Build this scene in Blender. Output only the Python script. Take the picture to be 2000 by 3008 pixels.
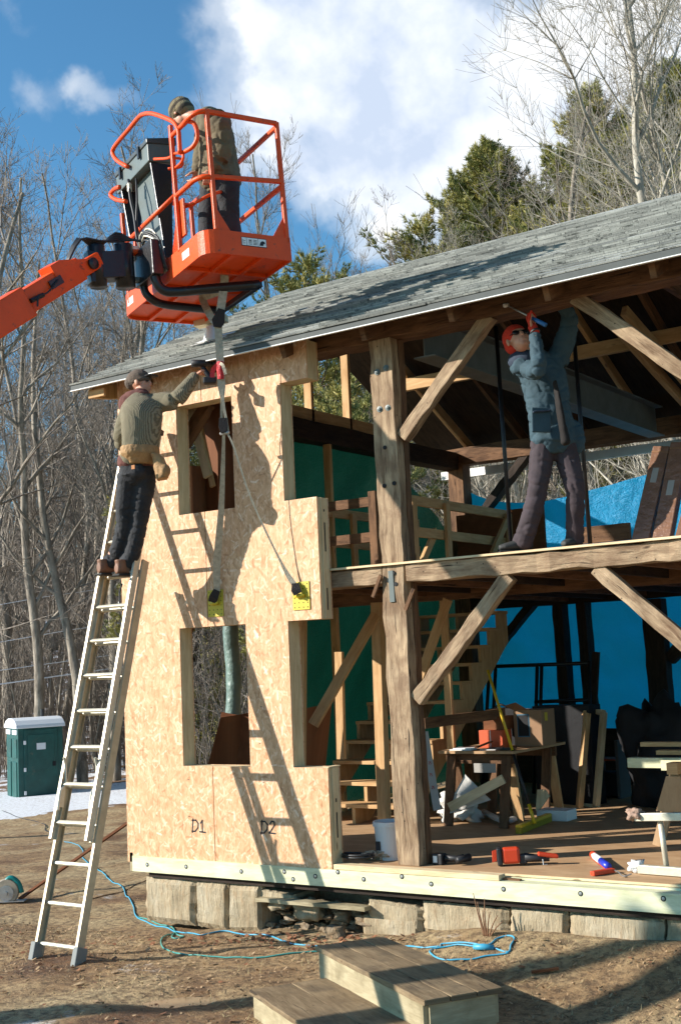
import bpy, bmesh, math, random
from mathutils import Vector as V, Matrix, Quaternion, noise, Euler
rad = math.radians
SC = bpy.context.scene
COL = SC.collection
for o in list(bpy.data.objects): bpy.data.objects.remove(o)

# ------------------------------------------------------------------ camera
F0 = 3650.0
pitch, roll, yaw = rad(6.84), 0.044, rad(34.3)
fh = V((-math.sin(yaw), math.cos(yaw), 0)); rt = V((math.cos(yaw), math.sin(yaw), 0)); upw = V((0, 0, 1))
CF = fh*math.cos(pitch) + upw*math.sin(pitch)
CU0 = upw*math.cos(pitch) - fh*math.sin(pitch)
CR = rt*math.cos(roll) - CU0*math.sin(roll)
CU = CU0*math.cos(roll) + rt*math.sin(roll)
CAM = V((5.35997, -8.25056, 1.6))
cd = bpy.data.cameras.new("camera"); cam = bpy.data.objects.new("camera", cd); COL.objects.link(cam)
cd.sensor_fit = 'VERTICAL'; cd.sensor_height = 24.0; cd.lens = F0/3008*24; cd.clip_end = 1500; cd.clip_start = .05
cam.matrix_world = Matrix(((CR.x, CU.x, -CF.x, CAM.x), (CR.y, CU.y, -CF.y, CAM.y), (CR.z, CU.z, -CF.z, CAM.z), (0, 0, 0, 1)))
SC.camera = cam
def ray(px, py): return (CF*F0 + CR*(px-1000) - CU*(py-1504)).normalized()
def on(px, py, ax, v):
    """survey helper: the point where a sight line meets the plane axis = v (metres)"""
    d = ray(px, py); return CAM + d*((v-CAM[ax])/d[ax])

# ------------------------------------------------------------------ world, sun, exposure
SUN = V((.700, .587, -.407)).normalized()
W = bpy.data.worlds.new("World"); SC.world = W; W.use_nodes = True
def nd(nt, t, ins=None, **pr):
    n = nt.nodes.new(t)
    for k, v in pr.items(): setattr(n, k, v)
    for k, v in (ins or {}).items():
        s = n.inputs[k]
        if hasattr(v, 'is_linked') or isinstance(v, bpy.types.NodeSocket): nt.links.new(v, s)
        elif isinstance(v, bpy.types.Node): nt.links.new(v.outputs[0], s)
        else:
            try: s.default_value = v
            except Exception: s.default_value = (*v, 1)
    return n
def mth(nt, op, a, b=None, c=None, clamp=False):
    n = nt.nodes.new('ShaderNodeMath'); n.operation = op; n.use_clamp = clamp
    for i, x in enumerate((a, b, c)):
        if x is None: continue
        if isinstance(x, (int, float)): n.inputs[i].default_value = x
        else: nt.links.new(x.outputs[0] if isinstance(x, bpy.types.Node) else x, n.inputs[i])
    return n.outputs[0]
def ramp(nt, fac, stops, interp='LINEAR'):
    n = nt.nodes.new('ShaderNodeValToRGB'); cr = n.color_ramp; cr.interpolation = interp
    while len(cr.elements) < len(stops): cr.elements.new(.5)
    for e, (p, c) in zip(cr.elements, stops):
        e.position = p; e.color = (c, c, c, 1) if isinstance(c, (int, float)) else (*c, 1)
    nt.links.new(fac.outputs[0] if isinstance(fac, bpy.types.Node) else fac, n.inputs[0]); return n.outputs[0]
def mixc(nt, fac, a, b, mode='MIX'):
    n = nt.nodes.new('ShaderNodeMix'); n.data_type = 'RGBA'; n.blend_type = mode
    for i, x in ((0, fac), (6, a), (7, b)):
        if isinstance(x, (int, float)): n.inputs[i].default_value = x
        elif isinstance(x, tuple): n.inputs[i].default_value = (*x, 1)
        else: nt.links.new(x, n.inputs[i])
    return n.outputs[2]
def build_world():
    nt = W.node_tree; nt.nodes.clear()
    sky = nd(nt, 'ShaderNodeTexSky', sky_type='NISHITA', sun_disc=False, sun_elevation=rad(24), sun_rotation=rad(230),
             altitude=250, air_density=1.0, dust_density=.35, ozone_density=2.2)
    tc = nd(nt, 'ShaderNodeTexCoord')
    nz = nd(nt, 'ShaderNodeTexNoise', {'Vector': tc.outputs['Generated'], 'Scale': 7.0, 'Detail': 6.0, 'Roughness': .55})
    off = nd(nt, 'ShaderNodeVectorMath', {0: nz.outputs['Color'], 1: (.5, .5, .5)}, operation='SUBTRACT')
    off2 = nd(nt, 'ShaderNodeVectorMath', {0: off.outputs[0], 'Scale': .16}, operation='SCALE')
    d = nd(nt, 'ShaderNodeVectorMath', {0: tc.outputs['Generated'], 1: off2.outputs[0]}, operation='ADD')
    d = nd(nt, 'ShaderNodeVectorMath', {0: d.outputs[0]}, operation='NORMALIZE')
    # cloud banks: (px, py, radius px, weight) as seen from the site
    blobs = [(760, 0, 130, .7), (900, 170, 200, .9), (1080, 330, 250, 1.1), (1090, 500, 120, .8), (1280, 110, 150, .6), (1350, 430, 200, .8),
             (1640, 90, 170, 1.0), (1740, 330, 270, 1.0), (1560, 520, 130, .7), (1480, 270, 160, .5),
             (2050, 100, 300, 1.0), (250, 270, 55, .24), (190, 210, 40, .18), (320, 330, 50, .2), (70, 250, 50, .15), (590, 300, 90, .2), (60, 50, 60, .15), (860, 400, 90, .3),
             (2500, 500, 400, 1.0), (1000, -700, 500, .7)]
    tot = None
    for px, py, r, w in blobs:
        c = ray(px, py)
        dt = nd(nt, 'ShaderNodeVectorMath', {0: d.outputs[0], 1: tuple(c)}, operation='DOT_PRODUCT').outputs['Value']
        k = 1.0/((r*.80/3650.0)**2)
        e = mth(nt, 'EXPONENT', mth(nt, 'MULTIPLY', mth(nt, 'SUBTRACT', dt, 1.0), k))
        e = mth(nt, 'MULTIPLY', e, w)
        tot = e if tot is None else mth(nt, 'ADD', tot, e)
    n2 = nd(nt, 'ShaderNodeTexNoise', {'Vector': tc.outputs['Generated'], 'Scale': 6.0, 'Detail': 10.0, 'Roughness': .52, 'Distortion': .2})
    n3 = nd(nt, 'ShaderNodeTexNoise', {'Vector': tc.outputs['Generated'], 'Scale': 7.0, 'Detail': 6.0, 'Roughness': .55})
    nn = mth(nt, 'SUBTRACT', n2.outputs[0], .5)
    f = mth(nt, 'ADD', mth(nt, 'MULTIPLY', tot, mth(nt, 'ADD', mth(nt, 'MULTIPLY', nn, 2.6), 1.0)), mth(nt, 'MULTIPLY', nn, .5))
    fac = ramp(nt, f, [(0.20, 0.0), (.55, .5), (1.0, 1.0)], 'EASE')
    # cloud body brightness varies with its thickness
    cc = ramp(nt, mth(nt, 'ADD', mth(nt, 'MULTIPLY', n3.outputs[0], .7), mth(nt, 'MULTIPLY', n2.outputs[0], .35)), [(.42, (.60, .70, .87)), (.50, (.90, .95, 1.02)), (.60, (1.09, 1.09, 1.08))])
    cl = nd(nt, 'ShaderNodeBackground', {'Color': cc, 'Strength': .66})
    tint = mixc(nt, 1.0, sky.outputs[0], (.66, 1.16, 1.30), 'MULTIPLY')
    bg = nd(nt, 'ShaderNodeBackground', {'Color': tint, 'Strength': .085})
    mx = nd(nt, 'ShaderNodeMixShader', {0: fac, 1: bg.outputs[0], 2: cl.outputs[0]})
    out = nd(nt, 'ShaderNodeOutputWorld', {0: mx.outputs[0]})
build_world()
sd = bpy.data.lights.new("sun", 'SUN'); sd.energy = 4.9; sd.angle = rad(.53); sd.color = (1.0, .94, .85)
sun = bpy.data.objects.new("sun", sd); COL.objects.link(sun); sun.rotation_euler = SUN.to_track_quat('-Z', 'Y').to_euler(); sun.location = (-20, -20, 20)
SC.view_settings.view_transform = 'Standard'; SC.view_settings.look = 'None'; SC.view_settings.gamma = 1; SC.view_settings.exposure = 0.75
SC.view_settings.use_curve_mapping = False
SC.render.engine = 'CYCLES'
SC.cycles.max_bounces = 6; SC.cycles.diffuse_bounces = 2; SC.cycles.transparent_max_bounces = 6

# ------------------------------------------------------------------ object helpers
WM = {}
def tag(o, label=None, cat=None, group=None, kind=None):
    if label: o['label'] = label
    if cat: o['category'] = cat
    if group: o['group'] = group
    if kind: o['kind'] = kind
    return o
def thing(name, label, cat, loc=(0, 0, 0), group=None, mat=None):
    o = bpy.data.objects.new(name, None); COL.objects.link(o); o.empty_display_size = .2
    m = mat if mat is not None else Matrix.Translation(V(loc))
    o.matrix_world = m; WM[o.name] = m.copy()
    return tag(o, label, cat, group)
class MB:
    def __init__(s): s.v = []; s.f = []; s.uv = []; s.rng = random.Random(7)
    def face(s, idx, uvs): s.f.append(tuple(idx)); s.uv.extend(uvs)
    def box(s, lo, hi):
        lo, hi = V(lo), V(hi); d = hi-lo
        ax = max(range(3), key=lambda i: d[i])
        e = [V((0, 0, 0)) for _ in range(3)]
        for i in range(3): e[i][i] = 1
        c = (lo+hi)/2; o = [i for i in range(3) if i != ax]
        p = c.copy(); q = c.copy(); p[ax] = lo[ax]; q[ax] = hi[ax]
        return s.beam(p, q, d[o[0]], d[o[1]], e[o[1]])
    def beam(s, p, q, w, h, up=(0, 0, 1), rough=0, seg=1, taper=1.0):
        p, q, up = V(p), V(q), V(up); L = (q-p).length; ax = (q-p)/max(L, 1e-9)
        side = ax.cross(up)
        if side.length < 1e-4: side = ax.cross(V((0, 1, 0)))
        side.normalize(); up = side.cross(ax).normalized()
        b = len(s.v); off = s.rng.random()*40
        for i in range(seg+1):
            t = i/seg; k = 1+(taper-1)*t
            for (a, c) in ((-1, -1), (1, -1), (1, 1), (-1, 1)):
                r = [s.rng.uniform(-rough, rough) for _ in range(3)] if rough else (0, 0, 0)
                s.v.append(p+ax*(L*t)+side*(a*w/2*k+r[0])+up*(c*h/2*k+r[1]))
        cum = [0, w, w+h, 2*w+h, 2*w+2*h]
        for i in range(seg):
            u0, u1 = L*i/seg+off, L*(i+1)/seg+off
            for j in range(4):
                a0 = b+i*4+j; a1 = b+i*4+(j+1) % 4
                s.face((a0, a1, a1+4, a0+4), [(u0, cum[j]), (u0, cum[j+1]), (u1, cum[j+1]), (u1, cum[j])])
        e = b+seg*4
        s.face((b+3, b+2, b+1, b), [(off, 0), (off+.02, 0), (off+.02, w), (off, w)])
        s.face((e, e+1, e+2, e+3), [(off, 0), (off+.02, 0), (off+.02, w), (off, w)])
        return s
    def tube(s, pts, r, n=8, cap=True, flat=None):
        pts = [V(p) for p in pts]; m = len(pts); b = len(s.v); off = s.rng.random()*20
        rr = r if isinstance(r, (list, tuple)) else [r]*m
        t = [(pts[min(i+1, m-1)]-pts[max(i-1, 0)]).normalized() for i in range(m)]
        a = t[0].orthogonal().normalized(); cum = 0
        if flat is not None:
            a = V(flat)-t[0]*V(flat).dot(t[0]); a.normalize()
        us = []
        for i in range(m):
            if i: a = (a-t[i]*a.dot(t[i])).normalized(); cum += (pts[i]-pts[i-1]).length
            c = t[i].cross(a); us.append(cum+off)
            for k in range(n):
                g = 2*math.pi*k/n; ra, rb = (rr[i] if not isinstance(rr[i], tuple) else rr[i][0]), (rr[i] if not isinstance(rr[i], tuple) else rr[i][1])
                s.v.append(pts[i]+a*(math.cos(g)*ra)+c*(math.sin(g)*rb))
        for i in range(m-1):
            r0 = rr[i] if not isinstance(rr[i], tuple) else rr[i][0]
            for k in range(n):
                k2 = (k+1) % n; q0, q1 = 2*math.pi*r0*k/n, 2*math.pi*r0*(k+1)/n
                s.face((b+i*n+k, b+i*n+k2, b+(i+1)*n+k2, b+(i+1)*n+k), [(us[i], q0), (us[i], q1), (us[i+1], q1), (us[i+1], q0)])
        if cap:
            s.face([b+k for k in range(n)][::-1], [(us[0], 0)]*n); e = b+(m-1)*n
            s.face([e+k for k in range(n)], [(us[-1], 0)]*n)
        return s
    def prism(s, pts, ax, a0, a1):
        """pts: 2D outline in the two other axes (ascending order), extruded along ax"""
        o = [i for i in range(3) if i != ax]; n = len(pts); b = len(s.v)
        for a in (a0, a1):
            for (x, y) in pts:
                v = V((0, 0, 0)); v[o[0]] = x; v[o[1]] = y; v[ax] = a; s.v.append(v)
        s.face([b+i for i in range(n)], [(p[1], p[0]) for p in pts])
        s.face([b+n+i for i in range(n)][::-1], [(p[1], p[0]) for p in pts][::-1])
        for i in range(n):
            j = (i+1) % n; L = math.hypot(pts[i][0]-pts[j][0], pts[i][1]-pts[j][1])
            s.face((b+i, b+n+i, b+n+j, b+j), [(0, a0), (0, a1), (L, a1), (L, a0)])
        return s
    def poly(s, pts, uvs=None):
        b = len(s.v); s.v += [V(p) for p in pts]; s.face(range(b, b+len(pts)), uvs or [(p[0], p[1]) for p in pts]); return s
    def lathe(s, c, prof, n=20, axis=(0, 0, 1), sx=1, sy=1):
        c = V(c); ax = V(axis).normalized(); a = ax.orthogonal().normalized(); d = ax.cross(a); b = len(s.v); m = len(prof)
        for (r, z) in prof:
            for k in range(n):
                g = 2*math.pi*k/n; s.v.append(c+ax*z+a*(math.cos(g)*r*sx)+d*(math.sin(g)*r*sy))
        for i in range(m-1):
            for k in range(n):
                k2 = (k+1) % n
                s.face((b+i*n+k, b+i*n+k2, b+(i+1)*n+k2, b+(i+1)*n+k), [(prof[i][1], k/n), (prof[i][1], (k+1)/n), (prof[i+1][1], (k+1)/n), (prof[i+1][1], k/n)])
        if prof[0][0] > 1e-4: s.face([b+k for k in range(n)][::-1], [(0, 0)]*n)
        if prof[-1][0] > 1e-4: s.face([b+(m-1)*n+k for k in range(n)], [(0, 0)]*n)
        return s
    def loft(s, rings, n=14):
        """rings: (centre, half-axis A, half-axis B) -> closed smooth body"""
        b = len(s.v)
        for c, A, B in rings:
            c, A, B = V(c), V(A), V(B)
            for k in range(n):
                g = 2*math.pi*k/n; s.v.append(c+A*math.cos(g)+B*math.sin(g))
        for i in range(len(rings)-1):
            for k in range(n):
                k2 = (k+1) % n; s.face((b+i*n+k, b+i*n+k2, b+(i+1)*n+k2, b+(i+1)*n+k), [(0, 0)]*4)
        s.face([b+k for k in range(n)][::-1], [(0, 0)]*n); e = b+(len(rings)-1)*n
        s.face([e+k for k in range(n)], [(0, 0)]*n); return s
    def ell(s, c, rx, ry, rz, M=None, nu=14, nv=9):
        b = len(s.v); c = V(c)
        for i in range(nv+1):
            ph = math.pi*i/nv
            for k in range(nu):
                g = 2*math.pi*k/nu; p = V((rx*math.sin(ph)*math.cos(g), ry*math.sin(ph)*math.sin(g), rz*math.cos(ph)))
                if M: p = M @ p
                s.v.append(c+p)
        for i in range(nv):
            for k in range(nu):
                k2 = (k+1) % nu; s.face((b+i*nu+k, b+(i+1)*nu+k, b+(i+1)*nu+k2, b+i*nu+k2), [(0, 0)]*4)
        return s
    def build(s, name, mat, parent=None, smooth=False, bevel=0.0, M=None):
        me = bpy.data.meshes.new(name)
        vs = [M @ p for p in s.v] if M is not None else s.v
        if parent is not None: inv = WM[parent.name].inverted()
        else:
            xs = [p.x for p in vs]; ys = [p.y for p in vs]; zs = [p.z for p in vs]
            base = Matrix.Translation(V(((min(xs)+max(xs))/2, (min(ys)+max(ys))/2, min(zs)))); inv = base.inverted()
        me.from_pydata([tuple(inv @ p) for p in vs], [], s.f)
        uvl = me.uv_layers.new(name="UVMap"); flat = []
        for u in s.uv: flat += [u[0], u[1]]
        if len(flat) == 2*len(me.loops): uvl.data.foreach_set('uv', flat)
        if smooth: me.polygons.foreach_set('use_smooth', [True]*len(me.polygons))
        if mat: me.materials.append(mat)
        o = bpy.data.objects.new(name, me); COL.objects.link(o)
        if parent is not None: o.parent = parent; WM[o.name] = WM[parent.name].copy()
        else: o.matrix_world = base; WM[o.name] = base
        if bevel:
            b = o.modifiers.new("bevel", 'BEVEL'); b.width = bevel; b.segments = 2; b.limit_method = 'ANGLE'; b.angle_limit = rad(35)
        return o
def arc(p0, p1, p2, n=6):
    p0, p1, p2 = V(p0), V(p1), V(p2)
    return [p0*(1-t)**2+p1*2*t*(1-t)+p2*t*t for t in [i/n for i in range(n+1)]]
def smooth_path(pts, k=4):
    pts = [V(p) for p in pts]; out = []
    for i in range(len(pts)-1):
        a = pts[max(i-1, 0)]; b = pts[i]; c = pts[i+1]; d = pts[min(i+2, len(pts)-1)]
        for j in range(k):
            t = j/k
            out.append(.5*((2*b)+(c-a)*t+(2*a-5*b+4*c-d)*t*t+(3*b-a-3*c+d)*t**3))
    out.append(pts[-1]); return out
def copy_tree(o, parent=None):
    c = o.copy(); COL.objects.link(c)
    if parent is not None: c.parent = parent
    for ch in list(o.children): copy_tree(ch, c)
    return c
# ------------------------------------------------------------------ materials
MATS = {}
def pm(name, col=(.5, .5, .5), rough=.7, metal=0, spec=.5, bump=0, bscale=40, var=0.0, vscale=6, coat=0, sheen=0, coord='Object', dirt=None):
    m = bpy.data.materials.new(name); m.use_nodes = True; nt = m.node_tree; bs = nt.nodes['Principled BSDF']
    bs.inputs['Roughness'].default_value = rough; bs.inputs['Metallic'].default_value = metal
    bs.inputs['Specular IOR Level'].default_value = spec; bs.inputs['Coat Weight'].default_value = coat
    tc = nd(nt, 'ShaderNodeTexCoord'); c = None
    if var:
        n = nd(nt, 'ShaderNodeTexNoise', {'Vector': tc.outputs[coord], 'Scale': vscale, 'Detail': 6.0, 'Roughness': .6})
        lo = tuple(max(0, x*(1-var)) for x in col); hi = tuple(min(1, x*(1+var)) for x in col)
        c = ramp(nt, n, [(.3, lo), (.7, hi)])
    if dirt:
        n = nd(nt, 'ShaderNodeTexNoise', {'Vector': tc.outputs[coord], 'Scale': dirt[1], 'Detail': 7.0, 'Roughness': .65})
        f = ramp(nt, n, [(dirt[2], 0.0), (dirt[2]+.12, 1.0)])
        c = mixc(nt, f, c if c is not None else tuple(col), tuple(dirt[0]))
    if c is not None: nt.links.new(c, bs.inputs['Base Color'])
    else: bs.inputs['Base Color'].default_value = (*col, 1)
    if bump:
        n = nd(nt, 'ShaderNodeTexNoise', {'Vector': tc.outputs[coord], 'Scale': bscale, 'Detail': 5.0})
        b = nd(nt, 'ShaderNodeBump', {'Height': n.outputs[0], 'Strength': bump, 'Distance': .02})
        nt.links.new(b.outputs[0], bs.inputs['Normal'])
    MATS[name] = m; return m
def wood(name, dark, light, streak=14, knots=True, rough=.75, bump=.3, cracks=0.0, stain=None, gscale=1.0):
    m = bpy.data.materials.new(name); m.use_nodes = True; nt = m.node_tree; bs = nt.nodes['Principled BSDF']
    tc = nd(nt, 'ShaderNodeTexCoord'); oi = nd(nt, 'ShaderNodeObjectInfo')
    offv = nd(nt, 'ShaderNodeCombineXYZ', {0: mth(nt, 'MULTIPLY', oi.outputs['Random'], 37.0), 1: mth(nt, 'MULTIPLY', oi.outputs['Random'], 13.0)})
    uv = nd(nt, 'ShaderNodeVectorMath', {0: tc.outputs['UV'], 1: offv.outputs[0]}, operation='ADD')
    mp = nd(nt, 'ShaderNodeMapping', {'Vector': uv.outputs[0], 'Scale': (1.6*gscale, streak*gscale, 1)})
    n1 = nd(nt, 'ShaderNodeTexNoise', {'Vector': mp.outputs[0], 'Scale': 2.2, 'Detail': 8.0, 'Roughness': .62, 'Distortion': .6})
    mp2 = nd(nt, 'ShaderNodeMapping', {'Vector': uv.outputs[0], 'Scale': (3.0, streak*5, 1)})
    n2 = nd(nt, 'ShaderNodeTexNoise', {'Vector': mp2.outputs[0], 'Scale': 2.5, 'Detail': 5.0, 'Roughness': .7})
    n3 = nd(nt, 'ShaderNodeTexNoise', {'Vector': uv.outputs[0], 'Scale': 1.7, 'Detail': 3.0})
    mixf = mth(nt, 'ADD', mth(nt, 'MULTIPLY', n1.outputs[0], .6), mth(nt, 'ADD', mth(nt, 'MULTIPLY', n2.outputs[0], .25), mth(nt, 'MULTIPLY', n3.outputs[0], .25)))
    c = ramp(nt, mixf, [(.40, dark), (.68, light)])
    if stain:
        ns = nd(nt, 'ShaderNodeTexNoise', {'Vector': uv.outputs[0], 'Scale': 3.5, 'Detail': 5.0, 'Roughness': .6})
        c = mixc(nt, ramp(nt, ns, [(.5, 0.0), (.66, .75)]), c, tuple(stain))
    if knots:
        vo = nd(nt, 'ShaderNodeTexVoronoi', {'Vector': nd(nt, 'ShaderNodeMapping', {'Vector': uv.outputs[0], 'Scale': (1.5, 4.5, 1)}).outputs[0], 'Scale': 1.3, 'Randomness': 1.0})
        c = mixc(nt, ramp(nt, vo.outputs['Distance'], [(.045, .85), (.09, 0.0)]), c, tuple(x*.35 for x in dark))
    hh = n2.outputs[0]
    if cracks:
        mp3 = nd(nt, 'ShaderNodeMapping', {'Vector': uv.outputs[0], 'Scale': (1.1, 26, 1)})
        nc = nd(nt, 'ShaderNodeTexNoise', {'Vector': mp3.outputs[0], 'Scale': 1.6, 'Detail': 3.0, 'Roughness': .5, 'Distortion': .4})
        cf = ramp(nt, nc, [(.655, 0.0), (.69, cracks)])
        c = mixc(nt, cf, c, (.018, .011, .008))
        vp = nd(nt, 'ShaderNodeTexVoronoi', {'Vector': uv.outputs[0], 'Scale': 11.0, 'Randomness': 1.0})
        c = mixc(nt, ramp(nt, vp.outputs['Distance'], [(.05, .8), (.09, 0.0)]), c, (.03, .018, .012))
        hh = mth(nt, 'SUBTRACT', n2.outputs[0], mth(nt, 'MULTIPLY', cf, 1.5))
    nt.links.new(c, bs.inputs['Base Color']); bs.inputs['Roughness'].default_value = rough
    bs.inputs['Specular IOR Level'].default_value = .25
    b = nd(nt, 'ShaderNodeBump', {'Height': hh, 'Strength': bump, 'Distance': .01}); nt.links.new(b.outputs[0], bs.inputs['Normal'])
    MATS[name] = m; return m
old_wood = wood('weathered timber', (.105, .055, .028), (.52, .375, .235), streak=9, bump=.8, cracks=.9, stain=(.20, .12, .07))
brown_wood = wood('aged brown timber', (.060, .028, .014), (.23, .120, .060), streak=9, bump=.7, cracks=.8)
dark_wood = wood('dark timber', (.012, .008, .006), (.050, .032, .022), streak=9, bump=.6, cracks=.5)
new_wood = wood('new framing lumber', (.42, .23, .095), (.66, .43, .22), streak=11, bump=.15)
pale_wood = wood('pale lumber', (.55, .40, .22), (.80, .66, .42), streak=9, bump=.12)
pt_wood = wood('treated lumber', (.50, .50, .29), (.80, .78, .55), streak=7, bump=.12)
deck_wood = wood('old step boards', (.13, .085, .045), (.31, .225, .13), streak=10, bump=.6, cracks=.8, stain=(.10, .075, .05))
side_wood = wood('step side boards', (.27, .215, .125), (.46, .39, .25), streak=9, bump=.3, stain=(.20, .16, .09))
ply_wood = wood('plywood', (.36, .21, .105), (.52, .34, .19), streak=3.5, knots=False, bump=.06)
brown_ply = wood('brown plywood', (.12, .040, .014), (.22, .085, .034), streak=3.0, knots=False, bump=.06)
def mk_osb():
    m = bpy.data.materials.new('oriented strand board'); m.use_nodes = True; nt = m.node_tree; bs = nt.nodes['Principled BSDF']
    tc = nd(nt, 'ShaderNodeTexCoord')
    wv = nd(nt, 'ShaderNodeTexNoise', {'Vector': tc.outputs['UV'], 'Scale': 5.0, 'Detail': 2.0})
    uvj = nd(nt, 'ShaderNodeVectorMath', {0: tc.outputs['UV'], 1: nd(nt, 'ShaderNodeVectorMath', {0: wv.outputs['Color'], 'Scale': .05}, operation='SCALE').outputs[0]}, operation='ADD')
    base = ramp(nt, nd(nt, 'ShaderNodeTexNoise', {'Vector': nd(nt, 'ShaderNodeMapping', {'Vector': uvj.outputs[0], 'Scale': (1, 3, 1)}).outputs[0], 'Scale': 9.0, 'Detail': 7.0, 'Roughness': .7}), [(.32, (.49, .235, .105)), (.55, (.72, .42, .235)), (.7, (.82, .535, .335))])
    c = base; hs = None
    R_ = random.Random(3)
    for k, (ang, sc, ln, lo, hi) in enumerate(((14, 30, 4.2, .5, .8), (-24, 26, 4.4, .55, .9), (48, 22, 4.0, .66, .95), (-56, 20, 4.0, .70, 1.0), (2, 17, 4.4, .74, 1.1), (84, 17, 4.0, .85, 1.15), (30, 13, 3.6, .90, 1.25))):
        mp0 = nd(nt, 'ShaderNodeMapping', {'Vector': uvj.outputs[0], 'Rotation': (0, 0, rad(ang)), 'Location': (k*3.7, k*5.1, 0)})
        mp = nd(nt, 'ShaderNodeMapping', {'Vector': mp0.outputs[0], 'Scale': (1, ln, 1)})
        v = nd(nt, 'ShaderNodeTexVoronoi', {'Vector': mp.outputs[0], 'Scale': sc/ln*2.7, 'Randomness': 1.0}, distance='CHEBYCHEV')
        sp = nd(nt, 'ShaderNodeSeparateColor', {0: v.outputs['Color']})
        tone = ramp(nt, sp.outputs[1], [(0, (.36, .15, .06)), (.16, (.60, .31, .15)), (.6, (.74, .44, .25)), (.85, (.88, .61, .40)), (1, (.95, .79, .62))])
        msk = mth(nt, 'MULTIPLY', mth(nt, 'GREATER_THAN', sp.outputs[0], lo), hi*.52)
        ed = ramp(nt, v.outputs['Distance'], [(.34, 1.0), (.46, .0)])
        msk = mth(nt, 'MULTIPLY', msk, ed)
        c = mixc(nt, msk, c, tone)
        h = mth(nt, 'MULTIPLY', msk, sp.outputs[2]); hs = h if hs is None else mth(nt, 'ADD', hs, h)
    nv = nd(nt, 'ShaderNodeTexVoronoi', {'Vector': nd(nt, 'ShaderNodeMapping', {'Vector': tc.outputs['UV'], 'Scale': (6.4, 2.5, 1)}).outputs[0], 'Scale': 1.0, 'Randomness': .12})
    c = mixc(nt, ramp(nt, nv.outputs['Distance'], [(.022, .85), (.034, 0.0)]), c, (.10, .06, .035))
    cr = nd(nt, 'ShaderNodeTexNoise', {'Vector': nd(nt, 'ShaderNodeMapping', {'Vector': uvj.outputs[0], 'Scale': (8, 60, 1)}).outputs[0], 'Scale': 1.2, 'Detail': 3.0})
    c = mixc(nt, ramp(nt, cr, [(.64, 0.0), (.68, .6)]), c, (.25, .115, .04))
    nt.links.new(c, bs.inputs['Base Color']); bs.inputs['Roughness'].default_value = .6; bs.inputs['Specular IOR Level'].default_value = .3
    b = nd(nt, 'ShaderNodeBump', {'Height': hs, 'Strength': .25, 'Distance': .004}); nt.links.new(b.outputs[0], bs.inputs['Normal'])
    return m
osb = mk_osb()
def mk_shingle():
    m = bpy.data.materials.new('asphalt shingles'); m.use_nodes = True; nt = m.node_tree; bs = nt.nodes['Principled BSDF']
    tc = nd(nt, 'ShaderNodeTexCoord')
    br = nd(nt, 'ShaderNodeTexBrick', {'Vector': tc.outputs['UV'], 'Color1': (.0, .0, .0, 1), 'Color2': (1, 1, 1, 1), 'Mortar': (0, 0, 0, 1), 'Scale': 1.0, 'Mortar Size': .0016, 'Mortar Smooth': .0, 'Bias': 0.0, 'Brick Width': .31, 'Row Height': math.hypot(3.34, 1.623)/27}, offset=.5)
    br.offset_frequency = 2
    n = nd(nt, 'ShaderNodeTexNoise', {'Vector': nd(nt, 'ShaderNodeMapping', {'Vector': tc.outputs['UV'], 'Scale': (1, 2.2, 1)}).outputs[0], 'Scale': 3.2, 'Detail': 9.0, 'Roughness': .7})
    n2 = nd(nt, 'ShaderNodeTexNoise', {'Vector': tc.outputs['UV'], 'Scale': 160.0, 'Detail': 2.0})
    n3 = nd(nt, 'ShaderNodeTexNoise', {'Vector': nd(nt, 'ShaderNodeMapping', {'Vector': tc.outputs['UV'], 'Scale': (1, 7, 1)}).outputs[0], 'Scale': 7.0, 'Detail': 7.0, 'Roughness': .75})
    c = ramp(nt, n, [(.32, (.18, .185, .17)), (.60, (.40, .405, .37))])
    c = mixc(nt, .55, c, ramp(nt, br.outputs['Color'], [(0, (.12, .125, .12)), (.5, (.31, .315, .29)), (1, (.52, .525, .48))]))
    c = mixc(nt, ramp(nt, n2, [(.4, 0.0), (.8, .35)]), c, (.06, .065, .06))
    c = mixc(nt, ramp(nt, n3, [(.54, 0.0), (.62, .85)]), c, (.055, .06, .055))
    c = mixc(nt, br.outputs['Fac'], c, (.02, .022, .02))
    nt.links.new(c, bs.inputs['Base Color']); bs.inputs['Roughness'].default_value = .95; bs.inputs['Specular IOR Level'].default_value = .15
    h = mth(nt, 'SUBTRACT', mth(nt, 'ADD', mth(nt, 'MULTIPLY', n3.outputs[0], .6), mth(nt, 'MULTIPLY', n2.outputs[0], .3)), br.outputs['Fac'])
    b = nd(nt, 'ShaderNodeBump', {'Height': h, 'Strength': .7, 'Distance': .012}); nt.links.new(b.outputs[0], bs.inputs['Normal'])
    return m
shingle = mk_shingle()
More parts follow.
